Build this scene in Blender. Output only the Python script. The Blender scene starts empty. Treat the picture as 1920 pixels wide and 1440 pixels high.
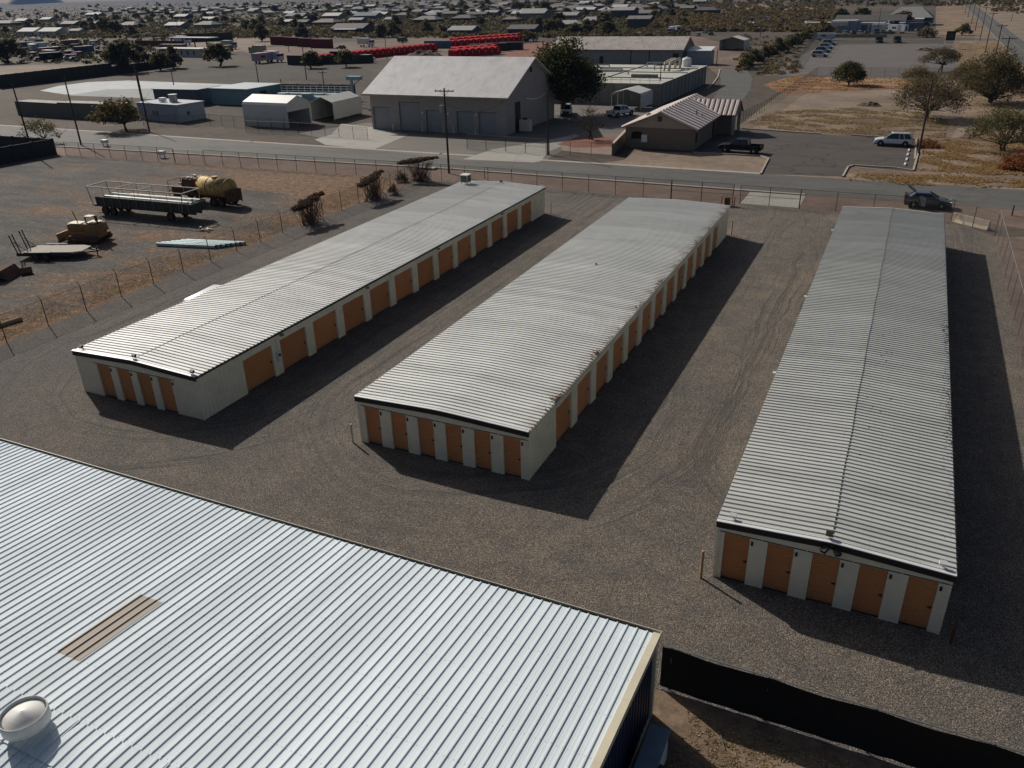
import bpy, math, random
from mathutils import Vector, Matrix
C = bpy.context.scene
COL = C.collection
R = math.radians
PI = math.pi
rnd = random.Random(7)

# ------------------------------------------------------------------ camera
CF, CYAW, CPIT, CROLL, CH = 1513.69, -0.450864, 0.455851, -0.028915, 21.069
_f = Vector((math.sin(CYAW)*math.cos(CPIT), math.cos(CYAW)*math.cos(CPIT), -math.sin(CPIT)))
_r0 = Vector((math.cos(CYAW), -math.sin(CYAW), 0)); _u0 = _r0.cross(_f)
_r = _r0*math.cos(CROLL)+_u0*math.sin(CROLL); _u = -_r0*math.sin(CROLL)+_u0*math.cos(CROLL)
cam_d = bpy.data.cameras.new('camera'); cam = bpy.data.objects.new('camera', cam_d); COL.objects.link(cam)
m = Matrix(((_r.x, _u.x, -_f.x, 0), (_r.y, _u.y, -_f.y, 0), (_r.z, _u.z, -_f.z, CH), (0, 0, 0, 1)))
cam.matrix_world = m
cam_d.sensor_width = 36; cam_d.lens = CF*36/1920; cam_d.clip_start = 0.5; cam_d.clip_end = 60000
C.camera = cam

def G(px, py, z=0.0):
    """world point at height z seen at a pixel of the survey photograph"""
    d = _f*CF+_r*(px-960)-_u*(py-720); t = (z-CH)/d.z
    return Vector((d.x*t, d.y*t, z))

# ------------------------------------------------------------------ mesh helper
class M:
    def __init__(s): s.v = []; s.f = []; s.m = []; s.k = 0
    def mat(s, k): s.k = k; return s
    def add(s, vs, fs):
        b = len(s.v); s.v += [tuple(v) for v in vs]
        s.f += [tuple(b+i for i in f) for f in fs]; s.m += [s.k]*len(fs); return s
    def box(s, x0, y0, z0, x1, y1, z1):
        return s.add([(x0, y0, z0), (x1, y0, z0), (x1, y1, z0), (x0, y1, z0), (x0, y0, z1), (x1, y0, z1), (x1, y1, z1), (x0, y1, z1)],
                     [(0, 3, 2, 1), (4, 5, 6, 7), (0, 1, 5, 4), (1, 2, 6, 5), (2, 3, 7, 6), (3, 0, 4, 7)])
    def obox(s, c, sz, rz=0, rx=0, ry=0):
        mt = Matrix.Translation(Vector(c)) @ Matrix.Rotation(rz, 4, 'Z') @ Matrix.Rotation(ry, 4, 'Y') @ Matrix.Rotation(rx, 4, 'X')
        hx, hy, hz = sz[0]/2, sz[1]/2, sz[2]/2
        vs = [mt @ Vector(p) for p in [(-hx, -hy, -hz), (hx, -hy, -hz), (hx, hy, -hz), (-hx, hy, -hz), (-hx, -hy, hz), (hx, -hy, hz), (hx, hy, hz), (-hx, hy, hz)]]
        return s.add(vs, [(0, 3, 2, 1), (4, 5, 6, 7), (0, 1, 5, 4), (1, 2, 6, 5), (2, 3, 7, 6), (3, 0, 4, 7)])
    def bar(s, a, b, w, h=None):
        a = Vector(a); b = Vector(b); d = b-a; L = d.length
        if L < 1e-6: return s
        q = d.to_track_quat('X', 'Z').to_matrix().to_4x4(); h = h or w
        mt = Matrix.Translation((a+b)/2) @ q
        hx, hy, hz = L/2, w/2, h/2
        vs = [mt @ Vector(p) for p in [(-hx, -hy, -hz), (hx, -hy, -hz), (hx, hy, -hz), (-hx, hy, -hz), (-hx, -hy, hz), (hx, -hy, hz), (hx, hy, hz), (-hx, hy, hz)]]
        return s.add(vs, [(0, 3, 2, 1), (4, 5, 6, 7), (0, 1, 5, 4), (1, 2, 6, 5), (2, 3, 7, 6), (3, 0, 4, 7)])
    def cyl(s, a, b, r0, r1=None, n=8, cap=True):
        a = Vector(a); b = Vector(b); r1 = r0 if r1 is None else r1
        q = (b-a).to_track_quat('Z', 'Y').to_matrix()
        vs = []
        for c, r in ((a, r0), (b, r1)):
            for i in range(n):
                t = 2*PI*i/n; vs.append(c+q @ Vector((math.cos(t)*r, math.sin(t)*r, 0)))
        fs = [(i, (i+1) % n, n+(i+1) % n, n+i) for i in range(n)]
        if cap: fs += [tuple(range(n-1, -1, -1)), tuple(range(n, 2*n))]
        return s.add(vs, fs)
    def lathe(s, prof, c=(0, 0, 0), n=24):
        vs = []; fs = []
        for r, z in prof:
            for i in range(n):
                t = 2*PI*i/n; vs.append((c[0]+math.cos(t)*r, c[1]+math.sin(t)*r, c[2]+z))
        for k in range(len(prof)-1):
            for i in range(n):
                j = (i+1) % n; fs.append((k*n+i, k*n+j, (k+1)*n+j, (k+1)*n+i))
        return s.add(vs, fs)
    def prism(s, poly, ax, a, b, ta=None, tb=None):
        """2-D outline extruded along an axis; poly for ax 'x' is (y,z), 'y' is (x,z), 'z' is (x,y)"""
        def p(q, t): return {'x': (t, q[0], q[1]), 'y': (q[0], t, q[1]), 'z': (q[0], q[1], t)}[ax]
        n = len(poly); vs = [p(q, a) for q in poly]+[p(q, b) for q in (tb or poly)]
        fs = [(i, (i+1) % n, n+(i+1) % n, n+i) for i in range(n)]+[tuple(range(n-1, -1, -1)), tuple(range(n, 2*n))]
        return s.add(vs, fs)
    def quad(s, *p): return s.add(p, [tuple(range(len(p)))])
    def mesh(s, name, mats):
        me = bpy.data.meshes.new(name); me.from_pydata(s.v, [], s.f)
        for q in (mats if isinstance(mats, (list, tuple)) else [mats]): me.materials.append(q)
        if any(s.m): me.polygons.foreach_set('material_index', s.m)
        return me
    def build(s, name, mats, parent=None, smooth=False, fix=True):
        me = s.mesh(name, mats)
        if fix:
            import bmesh
            bm = bmesh.new(); bm.from_mesh(me); bmesh.ops.recalc_face_normals(bm, faces=bm.faces); bm.to_mesh(me); bm.free()
        if smooth:
            me.polygons.foreach_set('use_smooth', [True]*len(me.polygons))
        me.update()
        o = bpy.data.objects.new(name, me); COL.objects.link(o)
        if parent: o.parent = parent
        return o

def tag(o, label, cat, group=None, kind=None):
    if label: o['label'] = label
    if cat: o['category'] = cat
    if group: o['group'] = group
    if kind: o['kind'] = kind
    return o
def thing(name, label, cat, loc=(0, 0, 0), rz=0, group=None):
    o = bpy.data.objects.new(name, None); COL.objects.link(o); o.location = loc; o.rotation_euler = (0, 0, rz)
    o.empty_display_size = 0.2
    return tag(o, label, cat, group)
def copy_tree(o, parent=None):
    c = o.copy(); COL.objects.link(c)
    if parent: c.parent = parent
    for ch in list(o.children): copy_tree(ch, c)
    return c
def place(proto, used, loc, rz, label, group=None, scale=None):
    o = proto if not used[0] else copy_tree(proto)
    used[0] = True
    o.location = loc; o.rotation_euler = (0, 0, rz)
    if scale is not None: o.scale = scale if not isinstance(scale, (int, float)) else (scale,)*3
    o['label'] = label
    if group: o['group'] = group
    return o

# ------------------------------------------------------------------ materials
_mc = {}
def nd(nt, t, **k):
    n = nt.nodes.new(t)
    for a, b in k.items():
        if hasattr(n, a): setattr(n, a, b)
    return n
def base(name, rough=0.8, metal=0.0, spec=0.4):
    mt = bpy.data.materials.new(name); mt.use_nodes = True; nt = mt.node_tree
    b = nt.nodes['Principled BSDF']; b.inputs['Roughness'].default_value = rough; b.inputs['Metallic'].default_value = metal
    b.inputs['Specular IOR Level'].default_value = spec
    tc = nd(nt, 'ShaderNodeTexCoord')
    return mt, nt, b, tc
def noise(nt, vec, scale, detail=4, rough=0.6, dim='3D'):
    n = nd(nt, 'ShaderNodeTexNoise'); n.inputs['Scale'].default_value = scale; n.inputs['Detail'].default_value = detail
    n.inputs['Roughness'].default_value = rough; nt.links.new(vec, n.inputs['Vector']); return n.outputs['Fac']
def ramp(nt, fac, stops, interp='LINEAR'):
    r = nd(nt, 'ShaderNodeValToRGB'); r.color_ramp.interpolation = interp
    e = r.color_ramp.elements
    while len(e) < len(stops): e.new(0.5)
    for i, (p, c) in enumerate(stops):
        e[i].position = p; e[i].color = (c[0], c[1], c[2], 1) if not isinstance(c, (int, float)) else (c, c, c, 1)
    nt.links.new(fac, r.inputs['Fac']); return r.outputs['Color']
def mix(nt, fac, a, b, mode='MIX'):
    n = nd(nt, 'ShaderNodeMix', data_type='RGBA', blend_type=mode)
    for s, v in ((0, fac), (6, a), (7, b)):
        if isinstance(v, (int, float)): n.inputs[s].default_value = v if s == 0 else (v, v, v, 1)
        elif isinstance(v, tuple): n.inputs[s].default_value = (*v, 1)
        else: nt.links.new(v, n.inputs[s])
    return n.outputs[2]
def mth(nt, op, a, b=None, c=None, clamp=False):
    n = nd(nt, 'ShaderNodeMath', operation=op, use_clamp=clamp)
    for i, v in enumerate((a, b, c)):
        if v is None: continue
        if isinstance(v, (int, float)): n.inputs[i].default_value = v
        else: nt.links.new(v, n.inputs[i])
    return n.outputs[0]
def mapping(nt, vec, scale=(1, 1, 1), rot=(0, 0, 0)):
    n = nd(nt, 'ShaderNodeMapping'); n.inputs['Scale'].default_value = scale; n.inputs['Rotation'].default_value = rot
    nt.links.new(vec, n.inputs['Vector']); return n.outputs[0]
def bump(nt, b, h, strength, dist=0.02):
    n = nd(nt, 'ShaderNodeBump'); n.inputs['Strength'].default_value = strength; n.inputs['Distance'].default_value = dist
    nt.links.new(h, n.inputs['Height']); nt.links.new(n.outputs[0], b.inputs['Normal'])
def pm(name, col, rough=0.75, metal=0.0, var=0.18, scale=1.5, dirt=None, dscale=0.6, damt=0.5, bmp=0, bscale=40, spec=0.4, stretch=None):
    if name in _mc: return _mc[name]
    mt, nt, b, tc = base(name, rough, metal, spec)
    vec = tc.outputs['Object']
    if stretch: vec = mapping(nt, vec, stretch)
    f = noise(nt, vec, scale, 5)
    c = ramp(nt, f, [(0.3, tuple(x*(1-var) for x in col)), (0.7, tuple(min(1, x*(1+var)) for x in col))])
    if dirt:
        f2 = noise(nt, vec, dscale, 8, 0.7)
        mk = ramp(nt, f2, [(0.5, 0.0), (0.68, damt)])
        c = mix(nt, mk, c, dirt)
    nt.links.new(c, b.inputs['Base Color'])
    if bmp: bump(nt, b, noise(nt, vec, bscale, 3), bmp)
    _mc[name] = mt; return mt

def leafm(name, dark, light, rough=0.75, trans=0.0):
    if name in _mc: return _mc[name]
    mt, nt, b, tc = base(name, rough, 0, 0.25)
    g = nd(nt, 'ShaderNodeNewGeometry'); oi = nd(nt, 'ShaderNodeObjectInfo')
    f = noise(nt, tc.outputs['Object'], 0.9, 2)
    a = mth(nt, 'MULTIPLY', g.outputs['Random Per Island'], 0.55)
    s = mth(nt, 'ADD', a, mth(nt, 'MULTIPLY', f, 0.45))
    c = ramp(nt, s, [(0.15, dark), (0.75, light)])
    v = mth(nt, 'MULTIPLY_ADD', oi.outputs['Random'], 0.5, 0.75)
    c = mix(nt, 1.0, c, v, 'MULTIPLY')
    nt.links.new(c, b.inputs['Base Color'])
    # thin leaves let part of the sun through
    tl = nd(nt, 'ShaderNodeBsdfTranslucent'); ms = nd(nt, 'ShaderNodeMixShader'); ms.inputs[0].default_value = 0.38
    nt.links.new(mix(nt, 1.0, c, (1.25, 1.15, 0.8), 'MULTIPLY'), tl.inputs['Color'])
    nt.links.new(b.outputs[0], ms.inputs[1]); nt.links.new(tl.outputs[0], ms.inputs[2]); nt.links.new(ms.outputs[0], nt.nodes['Material Output'].inputs['Surface'])
    _mc[name] = mt; return mt

# metal roofing: painted, slightly wavy, streaked
def roofm(name, col, rough, stretch, dirt=(0.3, 0.27, 0.22), damt=0.3, wob=0.10, metal=0.0, spec=0.5, axis=1, eave=None):
    mt, nt, b, tc = base(name, rough, metal, spec)
    vec = tc.outputs['Object']; sx = nd(nt, 'ShaderNodeSeparateXYZ'); nt.links.new(vec, sx.inputs[0])
    across, along = sx.outputs[axis], sx.outputs[1-axis]
    big = noise(nt, vec, 0.22, 4)
    st = noise(nt, mapping(nt, vec, stretch), 3.0, 6, 0.65)
    c = ramp(nt, big, [(0.3, tuple(x*0.93 for x in col)), (0.7, tuple(min(1, x*1.05) for x in col))])
    # each sheet its own tone, laps between sheets, rows of screws
    wn = nd(nt, 'ShaderNodeTexWhiteNoise', noise_dimensions='1D'); nt.links.new(mth(nt, 'FLOOR', mth(nt, 'DIVIDE', across, 0.915)), wn.inputs['W'])
    c = mix(nt, 1.0, c, mth(nt, 'MULTIPLY_ADD', wn.outputs['Value'], 0.15, 0.90), 'MULTIPLY')
    rw = mth(nt, 'LESS_THAN', mth(nt, 'ABSOLUTE', mth(nt, 'SUBTRACT', mth(nt, 'FRACT', mth(nt, 'DIVIDE', along, 1.52)), 0.5)), 0.011)
    sc = mth(nt, 'LESS_THAN', mth(nt, 'FRACT', mth(nt, 'DIVIDE', across, 0.1524)), 0.28)
    c = mix(nt, mth(nt, 'MULTIPLY', mth(nt, 'MULTIPLY', rw, sc), 0.45), c, (0.16, 0.15, 0.14))
    mk = ramp(nt, st, [(0.5, 0.0), (0.8, damt)])
    c = mix(nt, mk, c, dirt)
    if eave:                                   # brown staining where dirt collects along the eave
        d = mth(nt, 'ABSOLUTE', mth(nt, 'SUBTRACT', along, eave))
        k = mth(nt, 'MULTIPLY', ramp(nt, d, [(0.0, 1.0), (0.9, 0.0)]), ramp(nt, noise(nt, mapping(nt, vec, (0.6, 1, 1)), 1.1, 5, 0.7), [(0.42, 0.0), (0.62, 0.75)]))
        c = mix(nt, k, c, (0.30, 0.20, 0.13))
    sp = noise(nt, vec, 7.0, 3, 0.8)
    c = mix(nt, ramp(nt, sp, [(0.73, 0.0), (0.80, 0.3)]), c, tuple(x*0.45 for x in col))
    nt.links.new(c, b.inputs['Base Color'])
    nt.links.new(mth(nt, 'MULTIPLY_ADD', st, 0.25, rough-0.12), b.inputs['Roughness'])
    h = noise(nt, mapping(nt, vec, stretch), 1.2, 2)
    bump(nt, b, h, wob, 0.03)
    return mt

MAT = {}
MAT['roof_a'] = roofm('white_ribbed_roof_metal', (0.74, 0.73, 0.68), 0.55, (0.15, 1.0, 1.0), damt=0.42)
MAT['roof_b'] = roofm('white_roof_metal_with_stained_eave', (0.68, 0.68, 0.63), 0.55, (0.15, 1.0, 1.0), damt=0.42, eave=9.68)
MAT['roof_c'] = roofm('dusty_roof_metal_toned_for_low_glare', (0.475, 0.48, 0.445), 0.6, (0.15, 1.0, 1.0), dirt=(0.26, 0.25, 0.21), damt=0.55, spec=0.3)  # base greyed to paint in this roof's weaker sun glare; streaks are dirt
MAT['roof_fg'] = roofm('pale_blue_white_roof_metal', (0.70, 0.765, 0.78), 0.72, (1.0, 0.15, 1.0), dirt=(0.48, 0.49, 0.46), damt=0.16, spec=0.25, axis=0, wob=0.08)
MAT['wall'] = pm('cream_wall_steel', (0.89, 0.80, 0.565), 0.6, var=0.06, dirt=(0.42, 0.35, 0.26), dscale=0.8, damt=0.25)
MAT['door'] = None
def doorm():
    mt, nt, b, tc = base('orange_tan_door_steel', 0.55, 0, 0.4)
    vec = tc.outputs['Object']
    oi = nd(nt, 'ShaderNodeObjectInfo')
    f = noise(nt, vec, 1.1, 4)
    c = ramp(nt, f, [(0.3, (0.74, 0.285, 0.092)), (0.7, (0.80, 0.325, 0.112))])
    c = mix(nt, 1.0, c, mth(nt, 'MULTIPLY_ADD', oi.outputs['Random'], 0.2, 0.9), 'MULTIPLY')
    st = noise(nt, mapping(nt, vec, (4, 4, 0.4)), 2.0, 5)
    c = mix(nt, ramp(nt, st, [(0.5, 0.0), (0.75, 0.25)]), c, (0.40, 0.20, 0.10))
    nt.links.new(c, b.inputs['Base Color'])
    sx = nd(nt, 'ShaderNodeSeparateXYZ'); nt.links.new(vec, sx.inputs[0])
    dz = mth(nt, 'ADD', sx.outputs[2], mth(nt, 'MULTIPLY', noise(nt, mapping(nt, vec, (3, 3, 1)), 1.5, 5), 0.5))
    c = mix(nt, ramp(nt, dz, [(0.30, 0.45), (0.55, 0.0)]), c, (0.22, 0.15, 0.10))  # darker foot of the door: shade painted into the colour, broken by noise
    nt.links.new(c, b.inputs['Base Color'])
    w = mth(nt, 'SINE', mth(nt, 'MULTIPLY', sx.outputs[2], 2*PI/0.09))
    bump(nt, b, w, 0.9, 0.02)
    return mt
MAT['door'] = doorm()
MAT['dark'] = pm('dark_brown_trim_paint', (0.022, 0.02, 0.017), 0.5, var=0.2)
MAT['black'] = pm('black_rubber', (0.012, 0.012, 0.012), 0.7, var=0.2)
MAT['steel'] = pm('galvanised_steel', (0.30, 0.30, 0.29), 0.45, 0.6, var=0.15)
MAT['post'] = pm('weathered_post_steel', (0.095, 0.088, 0.078), 0.6, 0.3, var=0.3)
MAT['conc'] = pm('pale_concrete', (0.38, 0.35, 0.29), 0.9, var=0.15, scale=0.8, dirt=(0.2, 0.17, 0.13), dscale=0.5, damt=0.6, bmp=0.15)
MAT['kerb'] = pm('kerb_concrete', (0.36, 0.31, 0.25), 0.9, var=0.15, scale=1.8, dirt=(0.2, 0.15, 0.11), damt=0.5)
MAT['wood'] = pm('dark_pole_timber', (0.045, 0.034, 0.026), 0.85, var=0.35, scale=4, stretch=(4, 4, 0.3))
MAT['bark'] = pm('tree_bark', (0.07, 0.05, 0.035), 0.9, var=0.35, scale=5)
MAT['white'] = pm('white_paint', (0.7, 0.7, 0.68), 0.45, var=0.05)
MAT['beige'] = pm('beige_trim_paint', (0.60, 0.54, 0.40), 0.5, var=0.06, dirt=(0.3, 0.25, 0.18), damt=0.2)
MAT['glass'] = pm('dark_window_glass', (0.012, 0.014, 0.018), 0.08, var=0.1, spec=0.8)
MAT['tyre'] = pm('tyre_rubber', (0.014, 0.014, 0.014), 0.8, var=0.2)
MAT['rim'] = pm('wheel_rim_metal', (0.35, 0.35, 0.36), 0.35, 0.8, var=0.1)
MAT['rust'] = pm('rusty_steel', (0.12, 0.055, 0.03), 0.85, 0.1, var=0.45, scale=2.5, dirt=(0.05, 0.03, 0.02))
MAT['lamp'] = pm('lamp_lens_plastic', (0.7, 0.68, 0.6), 0.2, var=0.05)
MAT['redlamp'] = pm('red_lens_plastic', (0.35, 0.02, 0.015), 0.25, var=0.05)
MAT['orangepost'] = pm('faded_orange_paint', (0.48, 0.26, 0.15), 0.7, var=0.15)
def paint(name, col, rough=0.3, metal=0.0, coat=0.5, spec=0.5):
    if name in _mc: return _mc[name]
    mt, nt, b, tc = base(name, rough, metal, spec)
    f = noise(nt, tc.outputs['Object'], 2.0, 5)
    c = ramp(nt, f, [(0.3, tuple(x*0.9 for x in col)), (0.7, col)])
    sx = nd(nt, 'ShaderNodeSeparateXYZ'); nt.links.new(tc.outputs['Object'], sx.inputs[0])
    nt.links.new(c, b.inputs['Base Color'])
    b.inputs['Coat Weight'].default_value = coat; b.inputs['Coat Roughness'].default_value = 0.08
    _mc[name] = mt; return mt
# ------------------------------------------------------------------ ground materials
def wpos(nt):
    g = nd(nt, 'ShaderNodeNewGeometry'); return g.outputs['Position']
def sepx(nt, v):
    s = nd(nt, 'ShaderNodeSeparateXYZ'); nt.links.new(v, s.inputs[0]); return s.outputs
def gravel_mat():
    mt, nt, b, tc = base('crushed_gravel', 0.9, 0, 0.3)
    p = wpos(nt)
    X = sepx(nt, p)
    big = noise(nt, p, 0.11, 4, 0.6); mid = noise(nt, p, 0.7, 6, 0.7)
    base_c = ramp(nt, big, [(0.3, (0.122, 0.110, 0.096)), (0.5, (0.160, 0.137, 0.109)), (0.72, (0.198, 0.164, 0.124))])
    base_c = mix(nt, ramp(nt, mid, [(0.40, 0.0), (0.66, 0.7)]), base_c, (0.092, 0.088, 0.082))
    # single stones, a few centimetres across
    v = nd(nt, 'ShaderNodeTexVoronoi', feature='F1'); v.inputs['Scale'].default_value = 42; nt.links.new(p, v.inputs['Vector'])
    sv = nd(nt, 'ShaderNodeSeparateColor'); nt.links.new(v.outputs['Color'], sv.inputs[0])
    st = ramp(nt, sv.outputs[0], [(0.0, 0.22), (0.40, 0.55), (0.75, 1.12), (0.92, 2.0), (1.0, 3.0)])
    tint = mix(nt, ramp(nt, sv.outputs[1], [(0.75, 0.0), (0.85, 0.6)]), st, (1.5, 1.0, 0.75))
    c = mix(nt, 1.0, base_c, mix(nt, 0.5, st, tint), 'MULTIPLY')
    # wheel tracks: they run along the lanes and swing round the near ends of the blocks
    def track(cx, cy, r0, r1, seed):
        dx = mth(nt, 'SUBTRACT', X[0], cx); dy = mth(nt, 'MINIMUM', mth(nt, 'SUBTRACT', X[1], cy), 0)
        wob = mth(nt, 'MULTIPLY', noise(nt, p, 0.09, 2), 3.0)
        r = mth(nt, 'ADD', mth(nt, 'SQRT', mth(nt, 'ADD', mth(nt, 'POWER', dx, 2), mth(nt, 'POWER', dy, 2))), wob)
        cb = nd(nt, 'ShaderNodeCombineXYZ'); nt.links.new(mth(nt, 'MULTIPLY', r, 2.6), cb.inputs[0]); nt.links.new(mth(nt, 'MULTIPLY', mth(nt, 'ADD', X[0], X[1]), 0.05), cb.inputs[1]); cb.inputs[2].default_value = seed
        s1 = noise(nt, cb.outputs[0], 1.0, 4, 0.65)
        cb2 = nd(nt, 'ShaderNodeCombineXYZ'); nt.links.new(mth(nt, 'MULTIPLY', r, 0.55), cb2.inputs[0]); nt.links.new(mth(nt, 'MULTIPLY', mth(nt, 'ADD', X[0], X[1]), 0.03), cb2.inputs[1]); cb2.inputs[2].default_value = seed+5
        s2 = ramp(nt, noise(nt, cb2.outputs[0], 1.0, 2), [(0.45, 0.0), (0.6, 1.0)])
        band = mth(nt, 'MULTIPLY', ramp(nt, mth(nt, 'DIVIDE', r, 30.0), [(r0/30.0, 0.0), ((r0+1.5)/30.0, 1.0)]), ramp(nt, mth(nt, 'DIVIDE', r, 30.0), [((r1-2)/30.0, 1.0), (r1/30.0, 0.0)]))
        return s1, mth(nt, 'MULTIPLY', s2, band)
    a1, m1 = track(-37.3, 34.0, 6.5, 17.0, 1.0); a2, m2 = track(-18.5, 35.5, 7.0, 17.5, 2.0); a3, m3 = track(0, 36.0, 5.0, 10.0, 3.0)
    tr = mth(nt, 'ADD', mth(nt, 'MULTIPLY', ramp(nt, a1, [(0.46, 0.0), (0.60, 1.0)]), m1), mth(nt, 'ADD', mth(nt, 'MULTIPLY', ramp(nt, a2, [(0.46, 0.0), (0.60, 1.0)]), m2), mth(nt, 'MULTIPLY', ramp(nt, a3, [(0.46, 0.0), (0.60, 1.0)]), m3)), clamp=True)
    lt = mth(nt, 'ADD', mth(nt, 'MULTIPLY', ramp(nt, a1, [(0.34, 1.0), (0.46, 0.0)]), m1), mth(nt, 'MULTIPLY', ramp(nt, a2, [(0.34, 1.0), (0.46, 0.0)]), m2), clamp=True)
    c = mix(nt, mth(nt, 'MULTIPLY', tr, 0.5), c, (0.060, 0.056, 0.052))
    c = mix(nt, mth(nt, 'MULTIPLY', lt, 0.35), c, (0.19, 0.165, 0.135))
    # darker, bluer tone towards the left, partly stone colour, partly light angle painted in; weeds and fines near the right rows
    lf = ramp(nt, mth(nt, 'MULTIPLY_ADD', X[0], 0.02, mth(nt, 'MULTIPLY_ADD', noise(nt, p, 0.07, 3), 0.5, 1.0)), [(0.35, 1.0), (0.75, 0.0)])
    c = mix(nt, mth(nt, 'MULTIPLY', lf, 0.75), c, mix(nt, 1.0, c, (0.72, 0.72, 0.76), 'MULTIPLY'))
    wd = ramp(nt, noise(nt, p, 0.33, 6, 0.7), [(0.60, 0.0), (0.72, 0.3)])
    c = mix(nt, wd, c, mix(nt, 1.0, c, (1.25, 0.98, 0.74), 'MULTIPLY'))
    nt.links.new(c, b.inputs['Base Color'])
    h = mth(nt, 'SUBTRACT', mth(nt, 'MULTIPLY', v.outputs['Distance'], -1.0), mth(nt, 'MULTIPLY', tr, 1.6))
    bump(nt, b, h, 0.7, 0.03)
    return mt
def yard_mat():
    mt, nt, b, tc = base('packed_yard_dirt', 0.95, 0, 0.2)
    p = wpos(nt); X = sepx(nt, p)
    n1 = noise(nt, mapping(nt, p, (0.5, 1.0, 1), (0, 0, 0.15)), 0.13, 8, 0.72)
    n2 = noise(nt, p, 1.3, 6, 0.7)
    g = ramp(nt, noise(nt, mapping(nt, p, (0.4, 1.5, 1), (0, 0, -0.2)), 0.3, 6, 0.7), [(0.35, (0.050, 0.046, 0.041)), (0.65, (0.110, 0.098, 0.084))])
    # drier, browner ground towards the fences
    e = mth(nt, 'MULTIPLY_ADD', X[0], 0.022, 1.47, clamp=True)       # rises towards the fence
    e2 = mth(nt, 'MULTIPLY', mth(nt, 'MULTIPLY', mth(nt, 'SUBTRACT', X[1], 62), 0.018, clamp=True), mth(nt, 'MULTIPLY_ADD', X[0], 0.035, 3.6, clamp=True))
    s = mth(nt, 'ADD', n1, mth(nt, 'ADD', mth(nt, 'MULTIPLY', e, 0.45), mth(nt, 'MULTIPLY', e2, 0.45)))
    mk = ramp(nt, s, [(0.51, 0.0), (0.65, 0.8)])
    br = ramp(nt, n2, [(0.3, (0.095, 0.055, 0.030)), (0.5, (0.175, 0.095, 0.046)), (0.72, (0.36, 0.225, 0.11))])
    c = mix(nt, mk, g, br)
    v = nd(nt, 'ShaderNodeTexVoronoi', feature='F1'); v.inputs['Scale'].default_value = 7; nt.links.new(p, v.inputs['Vector'])
    sv = nd(nt, 'ShaderNodeSeparateColor'); nt.links.new(v.outputs['Color'], sv.inputs[0])
    c = mix(nt, 1.0, c, ramp(nt, sv.outputs[0], [(0, 0.7), (0.8, 1.1), (1, 1.9)]), 'MULTIPLY')
    nt.links.new(c, b.inputs['Base Color'])
    bump(nt, b, n2, 0.6, 0.08)
    return mt
def desert_mat(name, cols, scale=0.05, fine=1.0, bumpd=0.1, speck=0.35):
    mt, nt, b, tc = base(name, 0.95, 0, 0.2)
    p = wpos(nt)
    n0 = noise(nt, p, scale*0.3, 4, 0.6); n1 = noise(nt, p, scale, 8, 0.7); n2 = noise(nt, p, fine, 7, 0.75)
    c = ramp(nt, mth(nt, 'ADD', mth(nt, 'MULTIPLY', n1, 0.6), mth(nt, 'MULTIPLY', n0, 0.4)), [(0.36, cols[0]), (0.47, cols[1]), (0.56, cols[2]), (0.68, cols[3])])
    c = mix(nt, 1.0, c, ramp(nt, n2, [(0.3, 1-speck), (0.7, 1+speck)]), 'MULTIPLY')
    nt.links.new(c, b.inputs['Base Color'])
    bump(nt, b, n2, 0.6, bumpd)
    return mt
def asphalt_mat(name, col, cracks=0.0, var=0.2):
    mt, nt, b, tc = base(name, 0.85, 0, 0.3)
    p = wpos(nt)
    n1 = noise(nt, mapping(nt, p, (0.25, 1, 1)), 0.35, 7, 0.7); n2 = noise(nt, p, 6, 3, 0.8)
    c = ramp(nt, n1, [(0.3, tuple(x*(1-var) for x in col)), (0.7, tuple(x*(1+var) for x in col))])
    c = mix(nt, 1.0, c, ramp(nt, n2, [(0.3, 0.88), (0.7, 1.12)]), 'MULTIPLY')
    pt = noise(nt, mapping(nt, p, (0.18, 0.5, 1)), 0.6, 2)
    c = mix(nt, ramp(nt, pt, [(0.60, 0.0), (0.615, 0.35)]), c, tuple(x*0.6 for x in col))
    if cracks:
        v = nd(nt, 'ShaderNodeTexVoronoi', feature='DISTANCE_TO_EDGE'); v.inputs['Scale'].default_value = 0.16
        w = nd(nt, 'ShaderNodeVectorMath', operation='ADD'); nt.links.new(p, w.inputs[0])
        nn = nd(nt, 'ShaderNodeTexNoise'); nn.inputs['Scale'].default_value = 0.5; nn.inputs['Detail'].default_value = 5; nt.links.new(p, nn.inputs['Vector'])
        sc = nd(nt, 'ShaderNodeVectorMath', operation='SCALE'); sc.inputs['Scale'].default_value = 2.5; nt.links.new(nn.outputs['Color'], sc.inputs[0])
        nt.links.new(sc.outputs[0], w.inputs[1]); nt.links.new(w.outputs[0], v.inputs['Vector'])
        k = ramp(nt, v.outputs['Distance'], [(0.0, cracks), (0.026, 0.0)])
        c = mix(nt, k, c, (0.02, 0.018, 0.016))
    nt.links.new(c, b.inputs['Base Color'])
    return mt

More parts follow.
